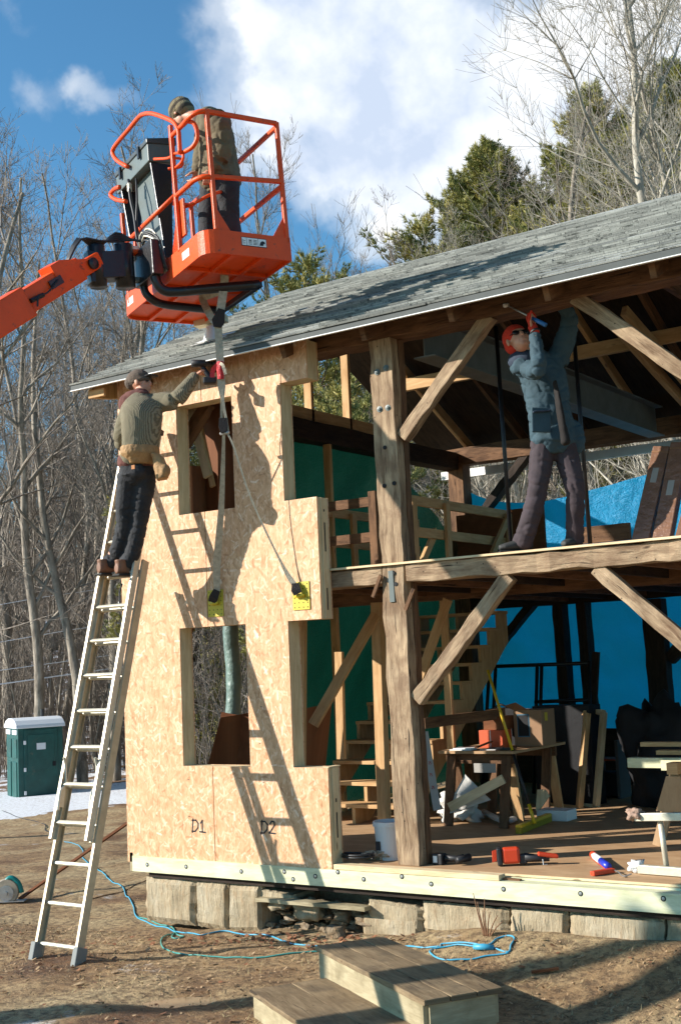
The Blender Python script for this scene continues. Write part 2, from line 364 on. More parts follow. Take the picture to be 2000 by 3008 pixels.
def mk_tarp(name, col, tr):
    m = bpy.data.materials.new(name); m.use_nodes = True; nt = m.node_tree; nt.nodes.remove(nt.nodes['Principled BSDF']); out = nt.nodes['Material Output']
    tc = nd(nt, 'ShaderNodeTexCoord')
    n = nd(nt, 'ShaderNodeTexNoise', {'Vector': tc.outputs['Object'], 'Scale': 5.0, 'Detail': 6.0, 'Roughness': .65, 'Distortion': 1.0})
    w = nd(nt, 'ShaderNodeTexNoise', {'Vector': tc.outputs['Object'], 'Scale': 22.0, 'Detail': 5.0, 'Distortion': 2.0})
    b = nd(nt, 'ShaderNodeBump', {'Height': mth(nt, 'ADD', n.outputs[0], mth(nt, 'MULTIPLY', w.outputs[0], .5)), 'Strength': 1.0, 'Distance': .04})
    pb = nd(nt, 'ShaderNodeBsdfPrincipled', {'Base Color': (*col, 1), 'Roughness': .38, 'Normal': b.outputs[0]})
    tl = nd(nt, 'ShaderNodeBsdfTranslucent', {'Color': (*tr, 1)})
    mx = nd(nt, 'ShaderNodeMixShader', {0: .45, 1: pb.outputs[0], 2: tl.outputs[0]}); nt.links.new(mx.outputs[0], out.inputs[0])
    return m
blue_tarp = mk_tarp('blue tarpaulin', (.010, .33, .64), (.010, .66, 1.1))
green_tarp = mk_tarp('green tarpaulin', (.003, .027, .019), (.002, .024, .015))
orange = pm('orange paint', (.80, .080, .005), rough=.42, spec=.35, var=.10, vscale=5, dirt=((.20, .055, .03), 13, .60), bump=.12, bscale=60)
red_plastic = pm('red orange plastic', (.62, .055, .015), rough=.4)
black_metal = pm('black painted steel', (.012, .012, .014), rough=.35, spec=.5, bump=.1, bscale=30)
black_plastic = pm('black plastic', (.016, .016, .018), rough=.5)
grey_metal = pm('dark grey steel box', (.10, .125, .120), rough=.45, var=.15)
steel = pm('galvanised steel', (.45, .46, .46), rough=.4, metal=.8, bump=.1)
ibeam_m = pm('grey primed steel', (.12, .13, .125), rough=.6, var=.2)
alu = pm('ladder aluminium', (.62, .57, .45), rough=.45, metal=.35, var=.12, vscale=14, bump=.08)
alu_tan = pm('ladder side rail', (.48, .42, .30), rough=.5, metal=.35, var=.15, vscale=10)
white_m = pm('white metal', (.78, .78, .76), rough=.45, var=.06)
grey_trim = pm('grey aluminium trim', (.06, .068, .065), rough=.7, var=.2)
paper = pm('paper', (.80, .80, .78), rough=.8)
cardboard = pm('brown cardboard', (.30, .175, .095), rough=.8, var=.12, vscale=3)
card_wrap = pm('shrink wrapped cardboard', (.20, .105, .065), rough=.28, var=.2, vscale=8, bump=.5, bscale=22)
orange_box = pm('orange carton', (.55, .085, .02), rough=.6)
cloth_white = pm('white cloth', (.62, .60, .56), rough=.9, bump=.6, bscale=12)
webbing = pm('grey lifting webbing', (.44, .39, .29), rough=.85, bump=.5, bscale=120, var=.25, vscale=30)
black_web = pm('black webbing', (.02, .015, .015), rough=.8, bump=.4, bscale=90)
red_tape = pm('red tape', (.55, .02, .03), rough=.5, bump=.5, bscale=60)
yellow_m = pm('yellow steel plate', (.58, .45, .03), rough=.5, var=.08)
yellow_h = pm('yellow broom handle', (.70, .46, .02), rough=.4)
blue_pl = pm('blue plastic', (.02, .04, .42), rough=.35)
blue_cord = pm('blue cord', (.05, .33, .50), rough=.45)
green_cord = pm('green cord', (.06, .30, .26), rough=.45)
teal = pm('green blue plastic', (.006, .075, .066), rough=.45, var=.25, vscale=3, dirt=((.06, .09, .07), 5, .6))
potty_roof = pm('white plastic roof', (.72, .74, .76), rough=.5)
bucket_w = pm('white bucket', (.62, .64, .66), rough=.4)
ink = pm('black ink', (.02, .02, .025), rough=.8)
red_ink = pm('red ink', (.40, .02, .02), rough=.8)
dark_stuff = pm('black cover', (.008, .008, .010), rough=.8, bump=.5, bscale=6)
foam = pm('foam core', (.62, .60, .52), rough=.9)
skin = pm('skin', (.56, .27, .17), rough=.5, var=.1, vscale=18)
skin.node_tree.nodes['Principled BSDF'].inputs['Subsurface Weight'].default_value = .1
def mk_stone():
    m = bpy.data.materials.new('foundation stone'); m.use_nodes = True; nt = m.node_tree; bs = nt.nodes['Principled BSDF']
    tc = nd(nt, 'ShaderNodeTexCoord'); oi = nd(nt, 'ShaderNodeObjectInfo')
    p = nd(nt, 'ShaderNodeVectorMath', {0: tc.outputs['Object'], 1: nd(nt, 'ShaderNodeCombineXYZ', {0: mth(nt, 'MULTIPLY', oi.outputs['Random'], 50.0)}).outputs[0]}, operation='ADD')
    n = nd(nt, 'ShaderNodeTexNoise', {'Vector': p.outputs[0], 'Scale': 4.0, 'Detail': 9.0, 'Roughness': .62})
    n2 = nd(nt, 'ShaderNodeTexNoise', {'Vector': nd(nt, 'ShaderNodeMapping', {'Vector': p.outputs[0], 'Scale': (6, 6, 1.2)}).outputs[0], 'Scale': 4.0, 'Detail': 7.0, 'Roughness': .7})
    c = ramp(nt, n, [(.3, (.25, .19, .115)), (.5, (.40, .32, .205)), (.7, (.48, .41, .29))])
    c = mixc(nt, ramp(nt, n2, [(.52, 0.0), (.7, .7)]), c, (.33, .20, .10))
    c = mixc(nt, ramp(nt, n2, [(.28, .6), (.40, 0.0)]), c, (.16, .14, .11))
    nt.links.new(c, bs.inputs['Base Color']); bs.inputs['Roughness'].default_value = .9
    b = nd(nt, 'ShaderNodeBump', {'Height': mth(nt, 'ADD', n.outputs[0], n2.outputs[0]), 'Strength': .8, 'Distance': .03}); nt.links.new(b.outputs[0], bs.inputs['Normal'])
    return m
stone = mk_stone()
def mk_ground():
    m = bpy.data.materials.new('muddy ground'); m.use_nodes = True; nt = m.node_tree; bs = nt.nodes['Principled BSDF']
    g = nd(nt, 'ShaderNodeNewGeometry'); P = g.outputs['Position']
    n1 = nd(nt, 'ShaderNodeTexNoise', {'Vector': P, 'Scale': .9, 'Detail': 8.0, 'Roughness': .6, 'Distortion': .4})
    n2 = nd(nt, 'ShaderNodeTexNoise', {'Vector': P, 'Scale': 14.0, 'Detail': 8.0, 'Roughness': .75})
    n3 = nd(nt, 'ShaderNodeTexNoise', {'Vector': P, 'Scale': 70.0, 'Detail': 4.0, 'Roughness': .8})
    c = ramp(nt, n1, [(.32, (.20, .10, .045)), (.46, (.42, .27, .135)), (.62, (.60, .45, .25))])
    c = mixc(nt, ramp(nt, n2, [(.40, .75), (.56, 0.0)]), c, (.085, .052, .033))
    c = mixc(nt, ramp(nt, n3, [(.56, 0.0), (.68, .7)]), c, (.50, .40, .25))
    c = mixc(nt, ramp(nt, n3, [(.30, .8), (.40, 0.0)]), c, (.06, .035, .022))
    # thin remnants of snow and frost
    n4 = nd(nt, 'ShaderNodeTexNoise', {'Vector': nd(nt, 'ShaderNodeMapping', {'Vector': P, 'Scale': (1, 1, 1), 'Location': (11.3, 4.1, 0)}).outputs[0], 'Scale': 1.3, 'Detail': 7.0, 'Roughness': .68})
    c = mixc(nt, mth(nt, 'MULTIPLY', ramp(nt, n4, [(.64, 0.0), (.70, .75)]), ramp(nt, n2, [(.42, 0.0), (.54, 1.0)])), c, (.62, .62, .62))
    # snow lying along the road beyond the yard and between the trees
    sx = nd(nt, 'ShaderNodeSeparateXYZ', {0: P})
    q = mth(nt, 'ADD', mth(nt, 'MULTIPLY', sx.outputs[0], -.77), mth(nt, 'MULTIPLY', sx.outputs[1], .64))
    qn = mth(nt, 'ADD', q, mth(nt, 'MULTIPLY', mth(nt, 'SUBTRACT', n1.outputs[0], .5), 3.0))
    band = mth(nt, 'MULTIPLY', mth(nt, 'GREATER_THAN', qn, 19.5), ramp(nt, mth(nt, 'ADD', n2.outputs[0], 0.0), [(.40, .55), (.50, 1.0)]))
    far = mth(nt, 'MULTIPLY', mth(nt, 'GREATER_THAN', qn, 26.0), ramp(nt, n4, [(.47, 1.0), (.52, 0.0)]))
    snowf = mth(nt, 'SUBTRACT', band, far, clamp=True)
    leaf = ramp(nt, n2, [(.4, (.13, .07, .04)), (.6, (.30, .19, .11))])
    c = mixc(nt, mth(nt, 'GREATER_THAN', qn, 26.0), c, leaf)
    c = mixc(nt, snowf, c, (.80, .82, .86))
    nt.links.new(c, bs.inputs['Base Color'])
    rr = ramp(nt, n1, [(.3, .55), (.5, .95)]); nt.links.new(rr, bs.inputs['Roughness']); bs.inputs['Specular IOR Level'].default_value = .3
    h = mth(nt, 'ADD', mth(nt, 'MULTIPLY', n2.outputs[0], 1.0), mth(nt, 'MULTIPLY', n3.outputs[0], .35))
    b = nd(nt, 'ShaderNodeBump', {'Height': h, 'Strength': .9, 'Distance': .05}); nt.links.new(b.outputs[0], bs.inputs['Normal'])
    return m
ground_m = mk_ground()
def mk_bark(name, a, b_):
    m = bpy.data.materials.new(name); m.use_nodes = True; nt = m.node_tree; bs = nt.nodes['Principled BSDF']
    tc = nd(nt, 'ShaderNodeTexCoord')
    n = nd(nt, 'ShaderNodeTexNoise', {'Vector': nd(nt, 'ShaderNodeMapping', {'Vector': tc.outputs['Object'], 'Scale': (3, 3, .8)}).outputs[0], 'Scale': 2.5, 'Detail': 7.0, 'Roughness': .7})
    nt.links.new(ramp(nt, n, [(.35, a), (.65, b_)]), bs.inputs['Base Color']); bs.inputs['Roughness'].default_value = .9
    b = nd(nt, 'ShaderNodeBump', {'Height': n.outputs[0], 'Strength': .7, 'Distance': .06}); nt.links.new(b.outputs[0], bs.inputs['Normal']); return m
bark_grey = mk_bark('grey bark', (.11, .088, .065), (.38, .32, .25))
bark_twig = mk_bark('twig bark', (.13, .105, .085), (.33, .28, .23))
bark_pale = mk_bark('pale bark', (.24, .21, .165), (.52, .48, .40))
bark_brown = mk_bark('pine bark', (.06, .045, .035), (.16, .12, .09))
def mk_needles():
    m = bpy.data.materials.new('pine needles'); m.use_nodes = True; nt = m.node_tree; bs = nt.nodes['Principled BSDF']
    tc = nd(nt, 'ShaderNodeTexCoord')
    n = nd(nt, 'ShaderNodeTexNoise', {'Vector': tc.outputs['Object'], 'Scale': 1.1, 'Detail': 4.0, 'Roughness': .7})
    nt.links.new(ramp(nt, n, [(.35, (.13, .155, .04)), (.50, (.29, .275, .075)), (.66, (.50, .41, .12))]), bs.inputs['Base Color'])
    bs.inputs['Roughness'].default_value = .65; return m
needles = mk_needles()
# ------------------------------------------------------------------ ground
_pp = on(500, 2945, 2, -.6); PX, PY = _pp.x, _pp.y
def gh(x, y):
    q = -.77*x + .64*y                       # falls away towards the road at the far left
    z = -.58
    z += .20*max(0, min(1, (x+1.6)/4.2)) * max(0, min(1, (y+1.1)/1.1))
    z -= .13*max(0, min(1, (-1.2-x)/1.6)) * max(0, min(1, (y+1.2)/1.2))
    z -= 1.15*max(0, min(1, (q-3)/22.0))
    if q > 36: z += (q-36)*.075
    r = -y*.3 if y < -6 else 0
    if y > 9: z += min(6, (y-9)*.05)
    z += .035*noise.noise(V((x*.7, y*.7, 0))) + .024*noise.noise(V((x*2.6, y*2.6, 2))) + .007*noise.noise(V((x*9, y*9, 5)))
    # earth banked against the foundation on the right
    if x > .1: z += .07*max(0, 1-abs(y+.05)/.5)*min(1, (x-.1)/.7)
    # shallow puddle hollow
    dx_, dy_ = x-PX, y-PY; d = math.hypot((dx_*rt.x+dy_*rt.y)/.42, (dx_*rt.y-dy_*rt.x)/.16)
    if d < 1.6: z -= .055*max(0, 1-d/1.6)
    return z
def build_ground():
    mb = MB()
    def axis(c, n, step, k): 
        out = [0.0]; s = step
        for i in range(n):
            out.append(out[-1]+s)
            if out[-1] > 5.5: s *= k
        return [c-a for a in out[:0:-1]]+[c+a for a in out]
    xs = axis(-.8, 150, .055, 1.14); ys = axis(-1.3, 150, .055, 1.14)
    xs = [x for x in xs if abs(x) < 420]; ys = [y for y in ys if abs(y) < 420]
    nx = len(xs)
    for y in ys:
        for x in xs: mb.v.append(V((x, y, gh(x, y))))
    for j in range(len(ys)-1):
        for i in range(nx-1):
            a = j*nx+i; mb.face((a, a+1, a+nx+1, a+nx), [(0, 0)]*4)
    o = mb.build('ground', ground_m, smooth=True); tag(o, kind='structure')
    # puddle water
    pw = pm('puddle water', (.23, .16, .09), rough=.22, spec=.35)
    m2 = MB(); n = 28; b = []
    for i in range(n):
        a = 2*math.pi*i/n; r = 1+.22*noise.noise(V((math.cos(a)*1.3, math.sin(a)*1.3, 3)))
        q_ = V((PX, PY, 0))+rt*(.75*math.cos(a))+fh*(.30*math.sin(a)); b.append((q_.x, q_.y, gh(PX, PY)+.026))
    m2.poly(b); tag(m2.build('puddle', pw), kind='structure')
    # chips of wood, dead leaves and dry grass lying about the yard
    rng = random.Random(11); ch = MB(); gr = MB()
    for i in range(6500):
        x = rng.uniform(-5.5, 3.6); y = rng.uniform(-4.2, -.12)
        if rng.random() < .5: y = rng.uniform(-1.9, -.1)
        z = gh(x, y)+.006; a = rng.random()*6.28; l = .004+.012*rng.random()**2*(1+y*-.0)+(.02*rng.random() if rng.random() < .04 else 0); w = l*rng.uniform(.2, .7)
        c, s_ = math.cos(a)*l, math.sin(a)*l; c2, s2 = -math.sin(a)*w, math.cos(a)*w; t = rng.uniform(-.012, .02)
        ch.poly([(x-c-c2, y-s_-s2, z), (x+c-c2, y+s_-s2, z+t), (x+c+c2, y+s_+s2, z+t+.004), (x-c+c2, y-s_+s2, z+.004)])
    lv = MB()
    for i in range(520):
        px_ = rng.random()
        x, y = (rng.uniform(-1.7, .3), rng.uniform(-.5, -.02)) if px_ < .45 else (rng.uniform(-5, 3.4), rng.uniform(-3.8, -.1))
        z = gh(x, y)+.012; a = rng.random()*6.28; l = rng.uniform(.015, .032); e1 = V((math.cos(a), math.sin(a), rng.uniform(-.3, .5)))*l; e2 = V((-math.sin(a), math.cos(a), rng.uniform(-.3, .5)))*l*.7; c0_ = V((x, y, z))
        lv.poly([c0_-e1, c0_-e1*.2+e2, c0_+e1*.5+e2*.8, c0_+e1, c0_+e1*.2-e2])
    tag(lv.build('dead_leaves', pm('dead leaves', (.24, .10, .045), rough=.8, var=.5, vscale=30)), 'reddish dead leaves on the mud, thickest below the fallen stones', 'leaves', kind='stuff')
    for i in range(2600):
        x = rng.uniform(-5, 3.6); y = rng.uniform(-3.8, -.1)
        if noise.noise(V((x*1.3, y*1.3, 9))) < -.05 and x < .4: continue
        z = gh(x, y)-.004; a = rng.random()*6.28; l = rng.uniform(.03, .10); lean = rng.uniform(.3, 1.6)*l; w = .0028
        ex, ey = x+math.cos(a)*lean, y+math.sin(a)*lean
        gr.poly([(x-w, y, z), (x+w, y, z), (ex, ey, z+l*.5)])
    cm = pm('wood chips and leaves', (.33, .22, .12), rough=.9, var=.6, vscale=50)
    gm = pm('dry grass', (.40, .32, .16), rough=.9, var=.3, vscale=20)
    tag(ch.build('wood_chips', cm), 'pale wood chips and dead leaves scattered over the muddy yard', 'debris', kind='stuff')
    tag(gr.build('dry_grass', gm), 'short dry grass lying flat on the muddy yard', 'grass', kind='stuff')
build_ground()

# ------------------------------------------------------------------ the timber frame and roof
Y0 = .17; TOPZ = 4.2; XR = 5.2
EAVE = V((0, -.24, 4.262)); RIDGE_Y, RIDGE_Z = 3.1, 5.885
SL = (RIDGE_Z-EAVE.z)/(RIDGE_Y-EAVE.y)
def rz(y): return EAVE.z+(y-EAVE.y)*SL if y < RIDGE_Y else RIDGE_Z-(y-RIDGE_Y)*SL
frame = thing('timber_frame', 'open timber barn frame of weathered posts, braces and beams on the stone foundation', 'barn frame', (0, Y0, 0))
def tb(name, p, q, w, h, mat, up=(0, 0, 1), rough=.006, seg=14, label=None, parent=None):
    m = MB(); m.rng = random.Random(hash((round(p[0]*7), round(q[2]*11), round(p[1]*5))) % 9999); m.beam(p, q, w, h, up, rough, seg); o = m.build(name, mat, parent or frame, bevel=.006)
    if label: o['label'] = label
    return o
# main front post with its pegs holes
post = tb('post', (.108, .222, 0), (.080, .222, 4.2), .212, .105, old_wood, up=(0, 1, 0), rough=.009, seg=26, label='weathered front post with peg holes')
m = MB()
for (x, z) in ((.02, 3.62), (.10, 3.62), (.012, 3.93), (.10, 3.95)): m = MB(); m.lathe((x+.03, Y0-.006, z), [(.026, 0), (.026, .004), (.013, .006), (.013, .016), (0, .018)], 12, (0, -1, 0)); m.build('bolt', grey_metal, frame)
m = MB()
for (x, z) in ((.08, 3.30), (.055, 2.99), (.15, 3.0), (.10, 2.28), (.12, 2.19), (.06, 2.22)): m = MB(); m.lathe((x, Y0+.002, z), [(.018, 0), (.017, .010), (0, .0105)], 10, (0, -1, 0)); m.build('peg_hole', dark_stuff, frame)
m = MB(); m.beam((.083, Y0+.0, 2.05), (.078, Y0+.0, 2.30), .045, .02, (0, 1, 0)); m.build('iron_strap', grey_metal, frame)
m = MB(); m.beam((-.09, Y0-.02, 2.10), (-.00, Y0-.03, 2.27), .028, .022, (0, 1, 0)); m.build('wooden_peg', brown_wood, frame); m = MB(); m.beam((.21, Y0-.02, 1.98), (.30, Y0-.03, 2.14), .03, .022, (0, 1, 0)); m.build('wooden_peg', brown_wood, frame)
tb('post', (.125, .312, 0), (.097, .312, 4.2), .20, .072, brown_wood, up=(0, 1, 0), label='reddish brown sister post behind the front post')
tb('post', (3.12, .285, 0), (3.12, .285, 4.2), .225, .23, old_wood, up=(0, 1, 0), seg=20)
tb('post', (5.1, .285, 0), (5.1, .285, 4.2), .225, .23, old_wood, up=(0, 1, 0), seg=20)
tb('post', (-2.5, .285, 0), (-2.5, .285, 4.2), .2, .2, brown_wood, up=(0, 1, 0))
# girt at the upper floor, front
tb('girt', (.215, .275, 2.268), (XR, .275, 2.262), .21, .14, old_wood, rough=.010, seg=44, label='weathered upper floor beam, peeling and pale')
tb('girt', (-2.5, .275, 2.268), (-.015, .275, 2.268), .20, .14, old_wood, rough=.008, seg=20)
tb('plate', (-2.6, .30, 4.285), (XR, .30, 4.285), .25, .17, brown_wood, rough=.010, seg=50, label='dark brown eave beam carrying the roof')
# braces
def brace(p, q, w=.108, t=.09, mat=old_wood): return tb('brace', p, q, t, w, mat, up=(0, 0, 1), rough=.006, seg=14)
brace((.215, .24, 3.37), (1.06, .24, 4.22)); brace((.23, .23, 1.27), (1.10, .23, 2.19))
brace((1.78, .24, 4.22), (3.06, .24, 3.05)); brace((1.80, .23, 2.19), (3.06, .23, 1.02))
brace((-2.42, .30, 1.75), (-1.75, .30, 2.45), mat=brown_wood); brace((-2.42, .34, 3.45), (-1.9, .34, 4.0), mat=brown_wood)
# left end
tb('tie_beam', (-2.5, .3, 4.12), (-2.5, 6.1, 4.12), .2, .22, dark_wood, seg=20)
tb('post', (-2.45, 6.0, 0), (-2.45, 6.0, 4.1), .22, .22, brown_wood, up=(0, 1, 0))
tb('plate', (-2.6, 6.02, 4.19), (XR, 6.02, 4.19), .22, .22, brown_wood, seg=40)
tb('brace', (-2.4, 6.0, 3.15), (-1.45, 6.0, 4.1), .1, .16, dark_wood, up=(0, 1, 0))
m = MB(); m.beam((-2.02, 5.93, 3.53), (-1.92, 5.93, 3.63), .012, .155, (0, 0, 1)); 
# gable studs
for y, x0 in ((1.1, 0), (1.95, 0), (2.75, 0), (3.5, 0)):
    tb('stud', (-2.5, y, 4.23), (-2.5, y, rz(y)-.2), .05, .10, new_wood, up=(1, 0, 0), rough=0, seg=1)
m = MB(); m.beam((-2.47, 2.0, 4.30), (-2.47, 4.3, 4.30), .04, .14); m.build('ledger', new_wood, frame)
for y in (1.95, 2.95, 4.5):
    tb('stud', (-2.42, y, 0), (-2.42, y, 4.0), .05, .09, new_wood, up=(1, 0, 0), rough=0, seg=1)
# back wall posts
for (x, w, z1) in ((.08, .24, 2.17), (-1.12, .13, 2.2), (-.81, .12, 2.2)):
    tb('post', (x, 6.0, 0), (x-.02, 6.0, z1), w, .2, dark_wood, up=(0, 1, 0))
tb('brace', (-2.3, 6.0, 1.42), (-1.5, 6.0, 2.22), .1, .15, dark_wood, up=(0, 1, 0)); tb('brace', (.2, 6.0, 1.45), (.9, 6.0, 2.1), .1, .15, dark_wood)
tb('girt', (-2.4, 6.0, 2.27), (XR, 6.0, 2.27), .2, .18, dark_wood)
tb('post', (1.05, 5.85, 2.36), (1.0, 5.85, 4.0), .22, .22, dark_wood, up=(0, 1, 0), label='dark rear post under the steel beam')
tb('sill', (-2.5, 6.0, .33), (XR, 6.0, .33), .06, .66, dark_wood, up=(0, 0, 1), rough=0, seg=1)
# inner tie beam, purlins, rafters
for y in (1.35, 4.55):
    tb('purlin', (-2.6, y, rz(y)-.27), (XR, y, rz(y)-.27), .07, .15, brown_wood if y < 3 else new_wood, seg=8)
tb('purlin', (.3, 2.45, rz(2.45)-.42), (XR, 2.45, rz(2.45)-.42), .05, .14, new_wood, seg=8)
for i in range(10):
    x = -2.3+i*.80
    p0, p1 = V((x, -.12, rz(-.12)-.13)), V((x, RIDGE_Y, RIDGE_Z-.13))
    tb('rafter', p0, p1, .05, .13, brown_wood, rough=0, seg=4)
    p0, p1 = V((x, 6.3, rz(6.3)-.13)), V((x, RIDGE_Y, RIDGE_Z-.13))
    tb('rafter', p0, p1, .05, .13, new_wood if i % 3 == 0 else brown_wood, rough=0, seg=4)
for x in (-.55, 1.85, 3.9): tb('collar_tie', (x, 1.1, 4.75), (x, 5.1, 4.75), .05, .14, brown_wood, seg=4)
tb('strut', (.55, 3.9, 5.1), (.85, 5.75, 4.2), .06, .12, new_wood, seg=2); tb('strut', (.75, 3.9, 5.1), (1.05, 5.75, 4.2), .06, .12, new_wood, seg=2)
# upper floor: deck (with the stair opening left free) and joists
def slab(name, x0, x1, y0, y1, z0, z1, mat, parent=frame):
    m = MB(); m.v = []; m.box((x0, y0, z0), (x1, y1, z1)); return m.build(name, mat, parent)
slab('floor_deck', -2.45, 5.1, .15, 2.6, 2.342, 2.362, ply_wood); slab('floor_deck', -1.14, 5.1, 2.602, 5.9, 2.342, 2.362, ply_wood)
m = MB(); m.box((-2.45, .142, 2.344), (XR, .149, 2.360)); m.build('deck_edge', pale_wood, frame)
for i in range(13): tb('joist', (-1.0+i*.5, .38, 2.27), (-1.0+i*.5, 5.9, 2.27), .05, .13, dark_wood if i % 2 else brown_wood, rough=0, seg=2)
tb('girt', (-2.4, 2.55, 2.25), (XR, 2.55, 2.25), .12, .18, brown_wood)
# ground floor deck
gf = MB(); gf.box((-2.6, .14, -.02), (XR, 6.1, 0.0)); gf.build('ground_floor', ply_wood, frame)
m = MB()
for x in (.16,): m.box((.95, .128, -.018), (XR, .139, -.002))
m.build('deck_edge', pale_wood, frame)

# steel beam
t = thing('steel_beam', 'grey steel I-beam crossing from the front eave to the rear post', 'steel beam', (.34, .5, 4.05))
m = MB(); m.box((.335, .43, 4.06), (.345, 5.75, 4.39)); m.build('web', ibeam_m, t)
m = MB(); m.box((.24, .43, 4.05), (.44, 5.75, 4.062)); m.build('flange', ibeam_m, t)
m = MB(); m.box((.24, .43, 4.388), (.44, 5.75, 4.40)); m.build('flange', ibeam_m, t)
for (x, nm) in ((.74, 0), (1.435, 1)):
    m = MB(); m.tube([(x-.0, 1.0, 2.362), (x-.02, 1.0, 4.35)], .018, 10)
    tag(m.build('support_pipe', black_metal, smooth=True), ['thin black steel rod standing left of the worker in the orange cap', 'thin black steel rod just right of the legs of the worker in the orange cap'][nm], 'steel rod')

# ------------------------------------------------------------------ roof
roof = thing('roof', 'grey asphalt shingle roof with dark lichen streaks over the barn frame', 'roof', (0, EAVE.y, EAVE.z))
XL, XRR = -3.10, 6.2
n_c = 27; slope_len = math.hypot(RIDGE_Y-EAVE.y, RIDGE_Z-EAVE.z); dy = (RIDGE_Y-EAVE.y)/n_c; dz = (RIDGE_Z-EAVE.z)/n_c
m = MB(); rg = random.Random(5)
nrm = V((0, -dz, dy)).normalized()
for i in range(n_c):
    y0, z0 = EAVE.y+dy*i, EAVE.z+dz*i; e = slope_len/n_c
    x = XL; k = 0
    cuts = [XL]
    while cuts[-1] < XRR: cuts.append(cuts[-1]+rg.uniform(.85, 1.0))
    cuts[-1] = XRR
    for a, b in zip(cuts[:-1], cuts[1:]):
        t = .015+rg.uniform(-.002, .005); lift = rg.uniform(0, .003); ey = rg.uniform(-.006, .006)
        p = [V((a, y0+ey, z0+ey*SL)), V((b, y0+ey, z0+ey*SL)), V((b, y0+dy*1.02, z0+dz*1.02)), V((a, y0+dy*1.02, z0+dz*1.02))]
        q = [p[0]+nrm*(t+lift), p[1]+nrm*t, p[2]+nrm*.002, p[3]+nrm*.002]
        v0, v1 = e*i+.001, e*(i+1)-.001; bb = len(m.v); m.v += p+q
        m.face((bb+4, bb+5, bb+6, bb+7), [(a, v0), (b, v0), (b, v1), (a, v1)])
        m.face((bb, bb+1, bb+5, bb+4), [(a, v0), (b, v0), (b, v0+.003), (a, v0+.003)])
m.build('shingles', shingle, roof)
m = MB()
m.poly([(XL, RIDGE_Y, RIDGE_Z+.004), (XRR, RIDGE_Y, RIDGE_Z+.004), (XRR, 6.42, rz(6.42)), (XL, 6.42, rz(6.42))], [(0, 0), (9, 0), (9, 3.7), (0, 3.7)]); m.build('rear_shingles', shingle, roof)
m = MB(); m.beam((XL-.01, RIDGE_Y-.07, RIDGE_Z-.028), (XRR, RIDGE_Y-.07, RIDGE_Z-.028), .17, .012, (0, -SL, 1)); m.build('ridge_cap', shingle, roof)
m = MB(); b = .028
m.prism([(EAVE.y+.02, EAVE.z+.01-b), (EAVE.y+.02, EAVE.z+.006), (RIDGE_Y, RIDGE_Z-.004), (6.40, rz(6.40)-.004), (6.40, rz(6.4)-b), (RIDGE_Y, RIDGE_Z-b)], 0, XL+.03, XRR-.02)
m.build('roof_boards', dark_wood, roof)
m = MB(); m.box((XL+.01, EAVE.y+.004, EAVE.z-.048), (XRR, EAVE.y+.022, EAVE.z+.001)); m.build('fascia', grey_trim, roof)
m = MB(); m.box((XL+.01, EAVE.y-.006, EAVE.z-.055), (XRR, EAVE.y+.020, EAVE.z-.0485)); m.build('drip_edge', white_m, roof)
m = MB(); m.box((-2.95, 6.40, 3.985), (XRR, 6.46, 4.095)); m.build('rear_gutter', white_m, roof)
m = MB(); pts = [(-.16, 4.245), (.9, 4.245+1.06*SL), (.9, 4.12+1.06*SL), (.35, 4.24), (.1, 4.19), (-.1, 4.165)]
m.prism([(y, z-.03) for y, z in pts], 0, XL+.16, XL+.21); m.build('barge_board', new_wood, roof)
for y in (.0,): m = MB(); m.box((XL+.16, -.16, 4.13), (-2.74, -.13, 4.20)); m.build('soffit_board', new_wood, roof)
# vent with a block of wood left on the roof
vp = on(622, 1000, 1, .55); vy = .62
vx = on(622, 1000, 1, vy).x; vz = rz(vy)
t = thing('roof_vent', 'short white vent pipe boot on the shingles behind the lifting strap', 'roof vent', (vx, vy, vz))
m = MB(); m.lathe((vx, vy, vz-.03), [(.085, 0), (.075, .05), (.05, .13), (.05, .16), (0, .16)], 20); m.build('boot', white_m, t, smooth=True)
m = MB(); m.beam((vx-.15, vy, vz+.012), (vx+.2, vy, vz+.012), .3, .004, (0, -SL, 1)); m.build('flashing', white_m, t)
m = MB(); m.beam((vx-.17, vy-.02, vz+.185), (vx+.14, vy+.05, vz+.20), .11, .075); tag(m.build('wood_block', pale_wood, bevel=.004), 'offcut of pale lumber resting on top of the roof vent', 'wood block')

# ------------------------------------------------------------------ panels of strand board
def hexhole(mb, pts): pass
def panel(name, label, out_pts, edges, x_top):
    t = thing(name, label, 'wall panel', (sum(p[0] for p in out_pts)/len(out_pts), 0, -.09))
    m = MB(); m.prism(out_pts, 1, 0.0, .012); m.build('outer_board', osb, t)
    m = MB(); m.prism(out_pts, 1, .153, .165); m.build('inner_board', osb, t)
    m = MB(); c = V((0, 0, 0))
    for (x0, z0, x1, z1) in edges:           # lumber set into the panel edge
        m.box((x0, .0125, z0), (x1, .1525, z1))
    m.build('edge_lumber', pale_wood, t)
    return t
zt = 4.285; SX = -1.708; L_ = -2.725
d1 = [(L_, -.09), (SX, -.09), (SX, .757), (-2.035, .757), (-2.035, 1.948), (SX, 1.948), (SX, 2.95), (-2.005, 2.95), (-2.005, 3.93), (SX, 3.93), (SX, zt), (L_, zt)]
e = .04
D1 = panel('wall_panel', 'strand board wall panel on the building corner marked D1', d1,
      [(-2.035-e, .72, -2.035-.002, 1.985), (-2.035, .757-e, SX, .755), (-2.035, 1.95, SX, 1.95+e), (-2.005-e, 2.91, -2.007, 3.97), (-2.005, 2.91, SX, 2.948), (-2.005, 3.932, SX, 3.97), (L_, -.085, L_+e, zt), (L_+e, -.085, SX, -.05)], zt)
RB, NT = -.50, -.842
